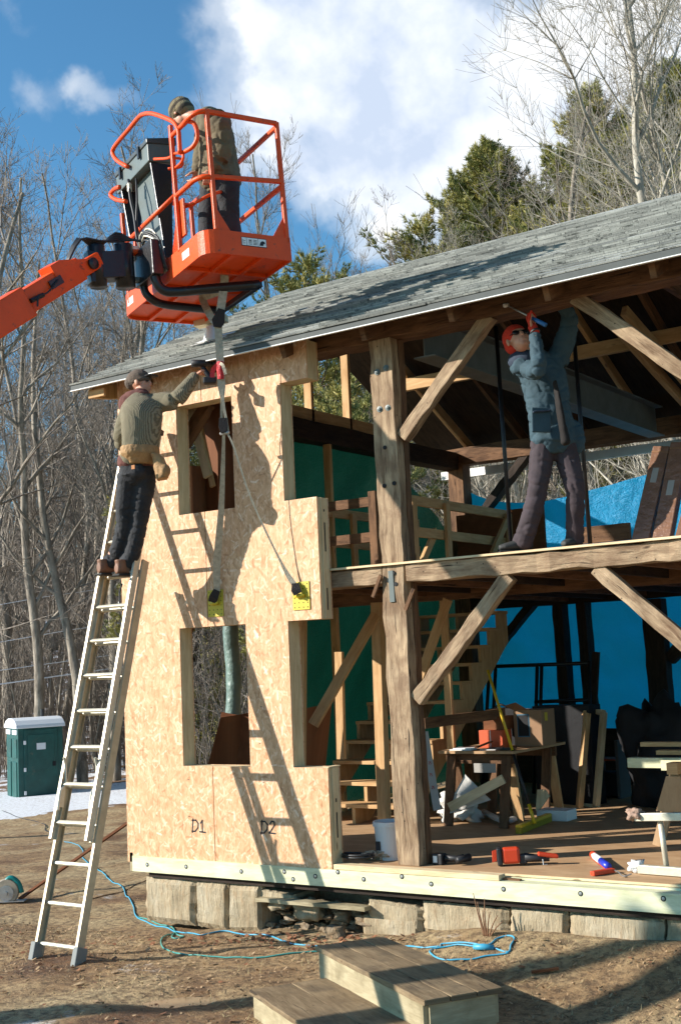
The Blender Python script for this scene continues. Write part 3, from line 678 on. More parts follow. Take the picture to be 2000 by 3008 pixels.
d2 = [(SX+.008, -.09), (RB, -.09), (RB, .757), (NT, .757), (NT, 1.948), (RB, 1.948), (RB, 2.95), (NT+.01, 2.95), (NT+.01, 3.955), (-.545, 3.955), (-.545, zt), (SX+.008, zt), (SX+.008, 3.93), (-1.362, 3.93), (-1.362, 2.95), (SX+.008, 2.95), (SX+.008, 1.948), (-1.29, 1.948), (-1.29, .757), (SX+.008, .757)]
D2 = panel('wall_panel', 'strand board wall panel next to the open bay, marked D2', d2,
      [(RB-e, -.085, RB-.002, .755), (RB-e-.3, .717, RB-e, .755), (RB-e, 1.95, RB-.002, 2.948), (-.82, 1.95, RB-e, 1.99), (-.82, 2.91, RB-e, 2.948), (NT-e, .72, NT-.002, 1.985), (NT+.01-e, 2.91, NT+.008, 3.99),
       (NT+.01, 3.957, -.59, 3.99), (-.585, 3.957, -.547, zt), (-1.288, .72, -1.25, 1.985), (SX+.003, 1.95, -1.29, 1.99), (SX+.003, .717, -1.29, .755), (SX+.003, 3.932, -1.36, 3.97), (-1.36, 2.91, -1.32, 3.97), (SX+.003, 2.91, -1.36, 2.948)], zt)
m = MB(); m.box((RB, .045, .10), (RB+.012, .12, .755)); m.box((RB, .045, 1.95), (RB+.012, .12, 2.945)); m.box((RB-.045, -.001, .757), (RB+.01, .166, .765)); m.build('spline', pale_wood, D2)
m = MB()
for (z0, z1) in ((.20, .40), (.48, .51), (2.02, 2.20), (2.50, 2.74), (2.83, 2.85)): m.box((RB+.0125, .072, z0), (RB+.0135, .088, z1))
m.build('slot', dark_stuff, D2)
def glyph(parent, strokes, org, s, r=.006, mat=ink, ax=(1, 0, 0), up=(0, 0, 1), nm=None):
    m = MB(); ax, up, org = V(ax), V(up), V(org)
    for st in strokes:
        pts = [org+ax*(x*s)+up*(y*s) for x, y in st]
        m.tube(pts, r, 5, flat=tuple(ax.cross(up))) if False else None
        for a, b in zip(pts[:-1], pts[1:]): m.beam(a-(b-a)*.08, b+(b-a)*.08, 2*r, .0008, ax.cross(up))
    return m.build(nm or 'lettering', mat, parent)
Dg = [[(0, 0), (.05, 1)], [(-.05, .92), (.35, .95), (.62, .7), (.6, .35), (.3, .05), (-.05, .04)]]
g1 = [[(.85, .72), (1.05, .95), (1.08, .05)], [(.8, .04), (1.4, .0)]]
g2 = [[(.85, .75), (1.0, .98), (1.25, .95), (1.3, .7), (1.05, .35), (.8, .08), (1.4, .05)]]
org = on(568, 2440, 1, -.001); glyph(D1, Dg+g1, (org.x-.01, -.0012, org.z-.01), .105, .0062, up=(.06, 0, 1))
org = on(770, 2445, 1, -.001); glyph(D2, Dg+g2, (org.x-.01, -.0012, org.z-.01), .105, .0062, up=(.08, 0, 1))
# yellow lifting plates
for px, lab in ((635, 'perforated yellow lifting plate screwed to the panel seam below the long strap'), (886, 'perforated yellow lifting plate on the panel at the right, under the slanting strap')):
    c = on(px, 1772 if px == 635 else 1750, 1, 0); c.y = 0
    t = thing('lifting_plate', lab, 'lifting plate', (c.x, 0, c.z))
    m = MB(); m.box((c.x-.085, -.009, c.z-.115), (c.x+.085, -.002, c.z+.115)); m.build('plate', yellow_m, t)
    m = MB()
    for i in range(4):
        for j in range(6):
            if abs(i-1.5) > 1 or abs(j-2.5) > 1: m.lathe((c.x-.066+i*.044, -.0092, c.z-.095+j*.038), [(.0045, 0), (.0045, .0015), (0, .0016)], 8, (0, -1, 0))
    m.build('hole', dark_stuff, t)
    m = MB(); m.tube([(c.x-.045, -.03, c.z+.0), (c.x+.045, -.03, c.z+.0)], .016, 10); m.build('lug', yellow_m, t, smooth=True)
    WM['plate%d' % px] = c

# ------------------------------------------------------------------ sill, foundation
t = thing('sill_beam', 'pale green treated sill timber with round bolt heads along the foundation', 'sill beam', (0, 0, -.2))
m = MB(); m.box((-2.66, -.012, -.168), (XR, .10, -.035)); m.build('board', pt_wood, t)
m = MB(); m.box((-2.50, .03, -.215), (XR, .14, -.170)); m.build('lower_board', dark_wood, t)
m = MB(); m.box((-2.70, .0, -.17), (-2.662, 2.0, -.01)); m.build('end_board', side_wood, t)
m = MB(); m.box((-2.66, .103, -.168), (XR, .135, -.022)); m.build('inner_board', pt_wood, t)
for px, pz in ((433, 2540), (547, 2546), (709, 2560), (861, 2583), (835, 2561), (926, 2574), (1068, 2583), (992, 2562), (1180, 2575), (1266, 2597), (1478, 2612), (1704, 2625), (1947, 2640)):
    c = on(px, pz, 1, -.013); m = MB(); m.lathe((c.x, -.0125, c.z), [(.012, 0), (.011, .004), (0, .005)], 14, (0, -1, 0)); m.build('bolt_head', steel, t)
    m = MB(); m.lathe((c.x, -.0122, c.z), [(.019, 0), (.019, .0008), (0, .0009)], 14, (0, -1, 0)); m.build('washer', dark_stuff, t)
m = MB(); m.beam((-.485, .05, -.014), (.98, .05, -.014), .10, .038); tag(m.build('plate_board', pale_wood, bevel=.003), 'bright new bottom plate lying on the sill from the panel past the post', 'lumber')
m = MB(); m.beam((.99, .06, -.025), (1.12, .07, -.03), .04, .012); tag(m.build('wood_shim', brown_wood), 'dark splinter at the end of the bottom plate', 'wood shim')
m = MB(); m.beam((-2.95, .45, -.12), (-2.72, .35, -.10), .1, .16); m.build('post_block', side_wood, t)
fd = thing('stone_foundation', 'foundation of pale stone slabs with a hole of fallen rubble in the middle', 'foundation', (0, .1, -.7))
def rock(name, c, s, seed, mat=stone, parent=fd, amp=.16, boxy=.6, sub=3):
    bm = bmesh.new(); bmesh.ops.create_icosphere(bm, subdivisions=sub, radius=1)
    m = MB(); idx = {}
    for v in bm.verts:
        d = v.co.normalized(); mx = max(abs(d.x), abs(d.y), abs(d.z)); k = (1-boxy)+boxy/mx*.62
        k *= 1+amp*noise.noise(d*1.7+V((seed, seed*.3, 0)))+amp*.4*noise.noise(d*4.5+V((seed, 0, 9)))
        idx[v.index] = len(m.v); m.v.append(V((c[0]+d.x*k*s[0], c[1]+d.y*k*s[1], c[2]+d.z*k*s[2])))
    for f in bm.faces: m.face([idx[v.index] for v in f.verts], [(0, 0)]*len(f.verts))
    bm.free(); return m.build(name, mat, parent, smooth=sub > 2)
def slab_stone(px0, px1, pt0, pt1, pb0, pb1, y=.02, seed=1, th=.3):
    """stone slab whose face stands on the foundation line between two survey marks"""
    a = on(px0, pt0, 1, y); b = on(px1, pt1, 1, y); c = on(px1, pb1, 1, y); d = on(px0, pb0, 1, y)
    m = MB(); nx, nz = 14, 8; r = random.Random(seed)
    for i in range(nx+1):
        for j in range(nz+1):
            u, v = i/nx, j/nz; p = (a*(1-u)+b*u)*(1-v)+(d*(1-u)+c*u)*v
            e = min(u, 1-u, v*.6, (1-v)*.6)
            n_ = noise.noise(V((p.x*3+seed, 0, p.z*3)))*.02+noise.noise(V((p.x*11, seed, p.z*11)))*.008
            bev = .035*max(0, 1-e/.09)**2
            p = p+V((noise.noise(V((seed*3, j*.9, 0)))*.02 if i in (0, nx) else 0, n_+bev, noise.noise(V((i*.8, seed*2, 0)))*.018 if j in (0, nz) else 0))
            m.v.append(p)
    for i in range(nx):
        for j in range(nz):
            k = i*(nz+1)+j; m.face((k, k+1, k+nz+2, k+nz+1), [(0, 0)]*4)
    rim = [i*(nz+1) for i in range(nx+1)]+[nx*(nz+1)+j for j in range(1, nz+1)]+[i*(nz+1)+nz for i in range(nx-1, -1, -1)]+[j for j in range(nz-1, 0, -1)]
    b0 = len(m.v)
    for k in rim: q = m.v[k].copy(); q.y = y+th; m.v.append(q)
    for i in range(len(rim)):
        j = (i+1) % len(rim); m.face((rim[i], b0+i, b0+j, rim[j]), [(0, 0)]*4)
    m.face([b0+i for i in range(len(rim))], [(0, 0)]*len(rim))
    m.build('stone_slab', stone, fd, smooth=False)
for k, a in enumerate([(424, 570, 2575, 2588, 2706, 2722), (572, 664, 2588, 2596, 2722, 2740), (668, 762, 2598, 2600, 2742, 2742), (762, 862, 2610, 2630, 2642, 2650), (1075, 1235, 2640, 2668, 2700, 2740),
                       (1060, 1232, 2690, 2700, 2770, 2760), (1237, 1488, 2648, 2672, 2740, 2760), (1494, 1662, 2664, 2676, 2760, 2770), (1668, 1946, 2680, 2700, 2770, 2790), (1952, 2200, 2690, 2715, 2790, 2810)]):
    slab_stone(*a, seed=k+1, y=.03 if k < 3 else .06)
m = MB(); m.box((-2.5, .5, -1.2), (XR, .55, -.22)); m.build('inner_wall', stone, fd)
m = MB(); m.box((-2.45, .5, -1.2), (-2.4, 6, -.2)); m.build('inner_wall', stone, fd)
rr = random.Random(8)
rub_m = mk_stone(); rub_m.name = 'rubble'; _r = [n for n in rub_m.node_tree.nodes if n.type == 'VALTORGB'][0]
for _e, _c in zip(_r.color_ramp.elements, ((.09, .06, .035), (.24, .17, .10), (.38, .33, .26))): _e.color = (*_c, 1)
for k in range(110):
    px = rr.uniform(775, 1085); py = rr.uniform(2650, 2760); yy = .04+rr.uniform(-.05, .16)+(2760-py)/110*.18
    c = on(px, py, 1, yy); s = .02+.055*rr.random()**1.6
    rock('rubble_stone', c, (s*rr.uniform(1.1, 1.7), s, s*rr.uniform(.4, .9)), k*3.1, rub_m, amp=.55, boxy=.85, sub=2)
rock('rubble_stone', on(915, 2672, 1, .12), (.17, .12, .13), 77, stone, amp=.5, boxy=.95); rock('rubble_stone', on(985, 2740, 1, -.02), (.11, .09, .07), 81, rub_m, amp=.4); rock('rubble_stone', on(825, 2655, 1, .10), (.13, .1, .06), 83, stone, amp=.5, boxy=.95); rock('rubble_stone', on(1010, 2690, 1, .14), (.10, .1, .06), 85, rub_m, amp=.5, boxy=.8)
m = MB(); m.beam(on(760, 2640, 1, .02), on(1080, 2668, 1, .02), .10, .03, (0, 0, 1), .004, 10); m.build('lower_board', side_wood, t)

# ------------------------------------------------------------------ tarpaulins
def sheet(name, mat, fn, nu, nv, label, cat='tarpaulin'):
    m = MB()
    for i in range(nu+1):
        for j in range(nv+1): m.v.append(V(fn(i/nu, j/nv)))
    for i in range(nu):
        for j in range(nv): k = i*(nv+1)+j; m.face((k, k+1, k+nv+2, k+nv+1), [(i/nu, j/nv)]*4)
    return tag(m.build(name, mat, smooth=True), label, cat)
def blue(u, v):
    x = -2.42+u*7.4
    top = 3.76-1.1*max(0, x+2.4)*math.exp(-(x+2.4)*1.0)*.62+.06*max(0, x+1.0)
    z = .64+(top-.64)*v
    y = 6.13+.05*noise.noise(V((x*1.1, z*.8, 0)))+.05*noise.noise(V((x*1.5+z*1.9, z*1.6-x, 4)))-.05*max(0, .12-abs(noise.noise(V((x*1.1-z*.8, z*.9+x*.3, 11)))))*2+.012*noise.noise(V((x*6+z*3, z*6, 7)))
    return (x, y, z)
sheet('blue_tarpaulin', blue_tarp, blue, 190, 80, 'large blue tarpaulin closing the rear wall of both storeys')
def green(u, v):
    y = 2.0+u*4.15; top = 4.02-.95*max(0, (y-4.4)/1.7)**1.2
    z = .05+(top-.05)*v
    x = -2.60+.05*noise.noise(V((y*1.2, z*.7, 0)))+.03*noise.noise(V((y*2.2-z*2.2, z*1.3, 4)))+.012*noise.noise(V((y*6, z*6, 7)))
    return (x, y, z)
sheet('green_tarpaulin', green_tarp, green, 90, 70, 'dark green tarpaulin hung behind the stairs on the left end')
sv = pm('silver green tarpaulin roll', (.13, .19, .165), rough=.45, bump=.9, bscale=14, var=.3, vscale=5)
m = MB(); pts = []
for i in range(24):
    z = .5+i*.12; pts.append((-2.57+.006*math.sin(i), 1.36+.008*math.sin(i*.9), z))
m.tube(pts, [(.075+.02*noise.noise(V((i*.7, 0, 0))), .085+.02*noise.noise(V((i*.5, 3, 0)))) for i in range(24)], 12)
tag(m.build('rolled_tarpaulin', sv, smooth=True), 'silvery green rolled tarpaulin hanging upright behind the lower window opening', 'tarpaulin')
# ------------------------------------------------------------------ extension ladder
FR = V((-1.839, -1.493, -.575)); FL = V((-2.306, -1.490, -.575)); LT = V((-2.118, -.03, 3.70))
lu = (LT-FR).normalized(); lx = (FR-FL).normalized(); ln = lx.cross(lu).normalized()   # ln points away from the wall
if ln.y > 0: ln = -ln
pm('ladder shoe', (.20, .21, .20), rough=.7)
LAD = thing('extension_ladder', 'long aluminium extension ladder leaning on the strand board corner', 'ladder', FR)
def rail(name, base, off, l0, l1, w, mat, side):
    """channel rail: web plus two flanges"""
    a = base+lu*l0+off; b = base+lu*l1+off; m = MB()
    m.beam(a, b, .003, w, ln); m.beam(a+ln*(w/2-.002)-lx*side*.013, b+ln*(w/2-.002)-lx*side*.011, .022, .003, ln)
    m.beam(a-ln*(w/2-.002)-lx*side*.013, b-ln*(w/2-.002)-lx*side*.013, .027, .003, ln)
    return m.build(name, mat, LAD)
LB = 3.30; FS, FE = .905, 4.50       # base section length, fly start / end
n1_, n2_ = ln*-.035, ln*.045
for base, sd_ in ((FL, -1), (FR, 1)):
    rail('rail', base, n1_, .02, LB, .074, alu_tan, sd_); rail('rail', base, n2_-lx*sd_*.022, FS, FE, .064, alu, sd_)
    m = MB(); m.beam(base+n1_-lu*.01, base+n1_+lu*.13, .05, .11, ln); m.build('foot', MATS['ladder shoe'], LAD, bevel=.006)
    m = MB(); m.beam(base+n2_-lx*sd_*.022+lu*(FE), base+n2_-lx*sd_*.022+lu*(FE+.05), .034, .082, ln); m.build('end_cap', black_plastic, LAD, bevel=.006)
for k in range(11):
    p = FL+lu*(.125+.305*k)+n1_; q = FR+lu*(.125+.305*k)+n1_
    if .125+.305*k < LB: m = MB(); m.tube([p, q], .0165, 8); m.build('rung', alu, LAD)
for k in range(12):
    l = 1.04+.305*k
    if l > FE: break
    p = FL+lu*l+n2_+lx*.022; q = FR+lu*l+n2_-lx*.022; m = MB(); m.beam(p, q, .030, .024, ln*.8+V((0, 0, .6))); m.build('rung', alu, LAD, bevel=.005)
for base, sd_ in ((FL, -1), (FR, 1)):
    m = MB(); c = base+n2_-lx*sd_*.055
    m.tube([c+lu*1.55+ln*.06, c+lu*1.50+ln*.03, c+lu*1.36-ln*.01, c+lu*1.28+ln*.03, c+lu*1.13+ln*.02], .011, 6); m.beam(c+lu*1.16, c+lu*1.36, .008, .06, ln, taper=.4); m.build('rung_lock', alu, LAD)
m = MB(); m.tube([FL+lx*.26+lu*(3.09)+ln*.0, FL+lx*.26+lu*3.0+ln*.01, FL+lx*.27+lu*2.93], .007, 6); m.ell(FL+lx*.27+lu*2.90, .016, .01, .03); m.build('pulley', black_metal, LAD)

# ------------------------------------------------------------------ boom lift platform
O_ = V((-.886, -.846, 4.907))
BM = Matrix(((.4155, -.9081, -.0519, O_.x), (.909, .4166, -.0113, O_.y), (.0318, -.0425, .9986, O_.z), (0, 0, 0, 1)))
BL = thing('boom_lift', 'orange boom lift platform with black control box, hanging over the roof corner', 'boom lift', mat=BM)
def L(x, y, z): return BM @ V((x, y, z))
WD, LN = .79, 1.83
def rrect(x0, y0, x1, y1, r, n=5, corners=(1, 1, 1, 1)):
    pts = []
    for (cx, cy, a0, f) in ((x1-r, y0+r, -90, corners[1]), (x1-r, y1-r, 0, corners[2]), (x0+r, y1-r, 90, corners[3]), (x0+r, y0+r, 180, corners[0])):
        if f:
            for i in range(n+1): a = rad(a0+90*i/n); pts.append((cx+r*math.cos(a), cy+r*math.sin(a)))
        else: a = rad(a0+45); pts.append((cx+r*(1 if math.cos(a) > 0 else -1), cy+r*(1 if math.sin(a) > 0 else -1)))
    return pts
# tray: wall band, floor mesh and ribs
ou = rrect(0, 0, WD, LN, .13, corners=(1, 0, 0, 1)); inn = rrect(.014, .014, WD-.014, LN-.014, .12, corners=(1, 0, 0, 1)); n = len(ou)
m = MB()
for z in (0, .20):
    for p in ou: m.v.append(L(p[0], p[1], z))
for z in (0, .20):
    for p in inn: m.v.append(L(p[0], p[1], z))
for i in range(n):
    j = (i+1) % n
    m.face((i, j, n+j, n+i), [(0, 0)]*4); m.face((2*n+i, 3*n+i, 3*n+j, 2*n+j), [(0, 0)]*4)
    m.face((n+i, n+j, 3*n+j, 3*n+i), [(0, 0)]*4); m.face((i, 2*n+i, 2*n+j, j), [(0, 0)]*4)
tray = m.build('kick_panel', orange, BL)
m = MB()
for z in (.03, .036):
    for p in rrect(.016, .016, WD-.016, LN-.016, .12, corners=(1, 0, 0, 1)): m.v.append(L(p[0], p[1], z))
m.face(list(range(n)), [(0, 0)]*n); m.face(list(range(n, 2*n))[::-1], [(0, 0)]*n); m.build('floor', orange, BL)
for (a, b) in (((.26, .02), (.26, LN-.02)), ((.53, .02), (.53, LN-.02)), ((.02, .45), (WD-.02, .45)), ((.02, .92), (WD-.02, .92)), ((.02, 1.38), (WD-.02, 1.38))):
    m = MB(); m.beam(L(a[0], a[1], .014), L(b[0], b[1], .014), .035, .03, BM.to_3x3() @ V((0, 0, 1))); m.build('floor_rib', orange, BL)
UPL = BM.to_3x3() @ V((0, 0, 1))
def bt(name, pts, r=.0185, mat=orange, n=10, par=BL): m = MB(); m.tube([L(*p) for p in pts], r, n); return m.build(name, mat, par, smooth=True)
def bar(name, p, q, w=.036, h=.036, mat=orange, par=BL): m = MB(); m.beam(L(*p), L(*q), w, h, UPL if abs(p[0]-q[0])+abs(p[1]-q[1]) > .05 else BM.to_3x3() @ V((1, 0, 0))); return m.build(name, mat, par, bevel=.006)
TZ = 1.22
bar('post', (.12, .016, .2), (.12, .016, TZ)); bar('post', (WD-.02, .018, .15), (WD-.02, .018, TZ+.01)); bar('post', (.012, .50, .18), (.012, .50, 1.30))
bar('post', (WD-.02, 1.06, .1), (WD-.02, 1.06, TZ)); bar('post', (.012, 1.66, .1), (.012, 1.70, .98)); bar('post', (.16, 1.78, .1), (.16, 1.78, 1.0)); bar('post', (WD-.02, LN-.03, .1), (WD-.02, LN-.03, TZ))
bar('top_rail', (.12, .016, TZ), (WD-.02, .018, TZ)); bar('mid_rail', (.12, .016, .655), (WD-.02, .018, .70))
bar('top_rail', (WD-.02, .018, TZ-.03), (WD-.02, LN-.03, TZ-.03)); bar('mid_rail', (WD-.02, .018, .66), (WD-.02, LN-.03, .66)); bar('top_rail', (.2, LN-.03, TZ-.03), (WD-.02, LN-.03, TZ-.03)); 
bar('mid_rail', (.16, LN-.04, .62), (WD-.02, LN-.03, .62))
bt('top_rail', smooth_path([(.12, .016, 1.22), (.05, .05, 1.215), (.012, .14, 1.20), (.012, .28, 1.195), (.012, .47, 1.20)], 4), .021)
bt('grab_rail', smooth_path([(.012, .20, 1.20), (.06, .14, 1.16), (.08, .14, 1.05), (.06, .2, .985), (.03, .33, .985)], 4))
bt('mid_rail', smooth_path([(.12, .016, .655), (.05, .05, .655), (.012, .14, .655), (.012, .30, .66), (.012, .50, .665)], 4), .021)
bt('mid_rail', [(.012, .53, .68), (.012, 1.66, .68)], .02)
# guard rail looping over the control box
BI = BM.inverted()
def LX(px, py, x):
    c = BI @ CAM; d = BI.to_3x3() @ ray(px, py); return tuple(c+d*((x-c.x)/d.x))
gq = lambda pts, x: [LX(a/1.568, 300+b/1.568, x) for a, b in pts]
bt('box_guard', smooth_path(gq([(590, 298), (545, 272), (524, 245), (521, 222), (540, 190), (595, 125), (640, 70), (665, 55), (700, 53), (750, 68), (800, 92), (822, 130), (826, 170), (830, 235)], .0), 4), .02)
bt('box_guard', smooth_path(gq([(582, 457), (540, 450), (515, 435), (512, 420), (530, 400), (553, 390)], .02), 4), .02)
bt('box_guard', smooth_path(gq([(712, 262), (775, 258), (800, 240), (822, 235), (845, 245), (838, 275), (812, 300), (800, 308)], .02), 3), .012)
bt('box_guard', smooth_path([(.03, .56, 1.03), (.13, .60, 1.06), (.16, .66, 1.02), (.06, .72, 1.01)], 4), .012)
bt('grab_rail', smooth_path([(.05, .50, .56), (.14, .36, .58), (.22, .30, .62), (.33, .28, .66)], 4), .014)
m = MB(); m.beam(L(.04, .46, .30), L(.04, .46, .62), .02, .10, BM.to_3x3() @ V((0, 1, 0))); m.build('gate_bracket', orange, BL, bevel=.004)
m = MB(); m.prism([(0, .0), (.14, .0), (0, .2)], 1, 0, .004)
for (x, y, sx_) in ((.14, .016, 1), (WD-.04, .016, -1)):
    mm = MB(); mm.v = [L(x+sx_*p.x*.8, y+p.y, .2+p.z*.9) for p in m.v]; mm.f = list(m.f); mm.uv = list(m.uv); mm.build('gusset', orange, BL)
mm = MB(); mm.v = [L(.012, .52+p.x*1.1, .2+p.z*1.5) for p in m.v]; mm.f = list(m.f); mm.uv = list(m.uv); mm.build('gusset', orange, BL)
# console
cb = MB(); tl = .18
def cbx(y0, y1, z0, z1, x0, x1): return [(x0, y0, z0), (x1, y0, z0+.02), (x1, y1, z0+.02), (x0, y1, z0), (x0, y0, z1), (x1, y0, z1+.05), (x1, y1, z1+.05), (x0, y1, z1)]
def hexa(pts, name, mat, par=BL, bev=.008):
    m = MB(); m.v = [L(*p) for p in pts]
    for f in ((0, 3, 2, 1), (4, 5, 6, 7), (0, 1, 5, 4), (1, 2, 6, 5), (2, 3, 7, 6), (3, 0, 4, 7)): m.face(f, [(0, 0)]*4)
    return m.build(name, mat, par, bevel=bev)
hexa(cbx(1.05, 1.83, 1.22, 1.385, .03, .30), 'control_box', grey_metal)
hexa(cbx(1.04, 1.84, 1.385, 1.43, .02, .31), 'box_lid', pm('dark lid', (.045, .052, .052), rough=.4))
for y in (1.22, 1.68):
    m = MB(); m.beam(L(.012, y, 1.31), L(.012, y, 1.42), .035, .018, BM.to_3x3() @ V((1, 0, 0))); m.build('latch', black_metal, BL)
hexa([(.10, .95, .30), (.13, .95, .30), (.13, 1.30, .30), (.10, 1.30, .30), (.12, 1.12, 1.22), (.15, 1.12, 1.22), (.15, 1.62, 1.22), (.12, 1.62, 1.22)], 'console_panel', grey_metal)
hexa([(.03, .84, .25), (.10, .84, .25), (.10, .87, .25), (.03, .87, .25), (.05, 1.06, 1.22), (.26, 1.06, 1.22), (.26, 1.09, 1.22), (.05, 1.09, 1.22)], 'console_bracket', black_metal)
hexa([(.03, 1.60, .7), (.14, 1.60, .7), (.14, 1.63, .7), (.03, 1.63, .7), (.03, 1.72, 1.22), (.24, 1.72, 1.22), (.24, 1.76, 1.22), (.03, 1.76, 1.22)], 'console_bracket', black_metal)
bt('cable', smooth_path([(-.01, 1.44, 1.20), (-.02, 1.40, 1.0), (-.03, 1.32, .80), (-.06, 1.22, .55), (-.08, 1.10, .38)], 4), .014, black_plastic)
bt('cable', smooth_path([(.05, 1.40, 1.2), (.0, 1.30, .95), (-.03, 1.28, .7), (-.05, 1.14, .45)], 4), .010, black_plastic)
m = MB(); m.lathe(L(-.012, 1.43, 1.08), [(.02, 0), (.022, .07), (.016, .08)], 12); m.build('connector', alu, BL)
rc = random.Random(4)
for k in range(9):
    a = .75+rc.uniform(-.03, .05); b_ = 1.06+rc.uniform(-.03, .05); h = .36+rc.uniform(-.05, .08)
    bt('hose', smooth_path([(-.06+rc.uniform(-.04, .04), b_, .28), (-.10, b_-.02, h), (-.11+rc.uniform(-.03, .03), (a+b_)/2, h+.08), (-.08, a, h-.02), (-.05, a-.03, .22-k*.008), (-.02, a-.02, .08)], 3), .009, alu if k % 3 == 0 else black_plastic)
m = MB(); m.beam(L(-.13, 1.13, .30), L(-.13, 1.13, .43), .08, .09, BM.to_3x3() @ V((1, 0, 0))); m.build('valve_box', white_m, BL, bevel=.008)
# black support arms under the floor
for (y0, y1, xe) in ((.80, .36, .66), (1.06, 1.09, .64)):
    pts = [(-.10, y0, .34), (-.10, y0, .12), (-.09, y0, .0), (-.03, y0-.02, -.075), (.08, y0+(y1-y0)*.2, -.095), (.3, y0+(y1-y0)*.55, -.10), (xe, y1, -.10)]
    bt('support_arm', smooth_path(pts, 4), .042 if y0 < 1 else .036, black_metal, 14)
bar('support_arm', (.655, .34, -.10), (.645, 1.12, -.10), .05, .05, black_metal)
hexa([(-.15, .72, .05), (-.05, .72, .05), (-.05, 1.14, .05), (-.15, 1.14, .05), (-.15, .72, .36), (-.05, .72, .36), (-.05, 1.14, .36), (-.15, 1.14, .36)], 'mount_plate', black_metal)
# rotator between boom and platform
bt('rotator', [(-.27, 1.05, .02), (-.27, 1.05, .40)], .085, black_metal, 18); bt('rotator', [(-.52, 1.04, .00), (-.52, 1.04, .36)], .075, black_metal, 18)
hexa([(-.50, .97, .06), (-.22, .97, .10), (-.22, 1.12, .10), (-.50, 1.12, .06), (-.50, .97, .30), (-.22, .97, .34), (-.22, 1.12, .34), (-.50, 1.12, .30)], 'rotator_housing', black_metal)
hexa([(-.25, 1.02, .08), (-.10, 1.02, .08), (-.10, 1.09, .08), (-.25, 1.09, .08), (-.25, 1.02, .12), (-.10, 1.02, .12), (-.10, 1.09, .12), (-.25, 1.09, .12)], 'link_plate', grey_metal)
hexa([(-.25, 1.02, .32), (-.10, 1.02, .34), (-.10, 1.09, .34), (-.25, 1.09, .32), (-.25, 1.02, .36), (-.10, 1.02, .38), (-.10, 1.09, .38), (-.25, 1.09, .36)], 'link_plate', orange)
for k in range(5):
    bt('hose', smooth_path([(-.78, 1.05+.02*k, .18), (-.66, 1.02+.02*k, .40+.01*k), (-.5, 1.0+.02*k, .40-.01*k), (-.34, 1.03, .42+.02*k), (-.2, 1.0, .44), (-.1, .95, .42)], 3), .010, black_plastic)
# boom: runs down and away from the platform
J0 = L(-.60, 1.045, .16); bd = (on(0, 941, 1, -1.66)-on(240, 792, 1, J0.y-.05)).normalized()
J0 = on(262, 778, 1, J0.y-.02)
G1 = V((2.4, -.02, -.10)); jn = (G1-J0).cross(SUN); r2_ = ray(0, 941); P2 = CAM+r2_*((J0-CAM).dot(jn)/r2_.dot(jn)); bd = (P2-J0).normalized(); print('BOOM', J0, P2, bd)
bs_ = bd.cross(V((0, 0, 1))).normalized(); bu_ = bs_.cross(bd).normalized()
def seg(name, l0, l1, w, h, mat=orange, tap=1.0, off=0): m = MB(); m.beam(J0+bd*l0+bu_*off, J0+bd*l1+bu_*off, w, h, bu_, taper=tap); return m.build(name, mat, BL, bevel=.012)
seg('boom_tip', -.10, .22, .14, .13, orange); seg('boom_inner', .14, 1.2, .15, .20, off=.015); seg('boom_outer', .80, 6.5, .19, .255, off=.015)
m = MB(); m.prism([(0, 0), (.30, .12), (.42, .12), (.42, .0)], 1, -.085, .085)
mm = MB(); mm.v = [J0+bd*(p.x+.02)+bu_*(p.z+.045)+bs_*p.y for p in m.v]; mm.f = list(m.f); mm.uv = list(m.uv); mm.build('boom_gusset', orange, BL)
for s_ in (-1, 1):
    m = MB(); m.lathe(J0+bd*.02+bs_*(.075*s_), [(.05, 0), (.05, .02), (.02, .03), (0, .031)], 16, bs_*s_); m.build('pin', black_metal, BL)
nb = (J0-CAM); fs = 1 if bs_.dot(CAM-J0) > 0 else -1
m = MB(); m.beam(J0+bd*.40+bs_*(.088*fs)+bu_*.03, J0+bd*.54+bs_*(.088*fs)+bu_*.03, .012, .07, bu_); m.build('cable_port', black_metal, BL)
m = MB(); m.tube(smooth_path([J0+bd*.45+bs_*(.10*fs)+bu_*.04, J0+bd*.62+bs_*(.115*fs)-bu_*.0, J0+bd*.72+bs_*(.115*fs)+bu_*.01, J0+bd*.78+bs_*(.115*fs)-bu_*.05]), .008, 6); m.build('hose', black_plastic, BL)
m = MB(); m.tube([J0+bd*.66+bs_*(.10*fs), J0+bd*.80+bs_*(.10*fs)+bu_*.012], .02, 8); m.build('pin', black_metal, BL)
hexa([(-.60, .98, .02), (-.48, .98, .02), (-.48, 1.10, .02), (-.60, 1.10, .02), (-.62, .98, .30), (-.48, .98, .30), (-.48, 1.10, .30), (-.62, 1.10, .30)], 'jib_bracket', black_metal)
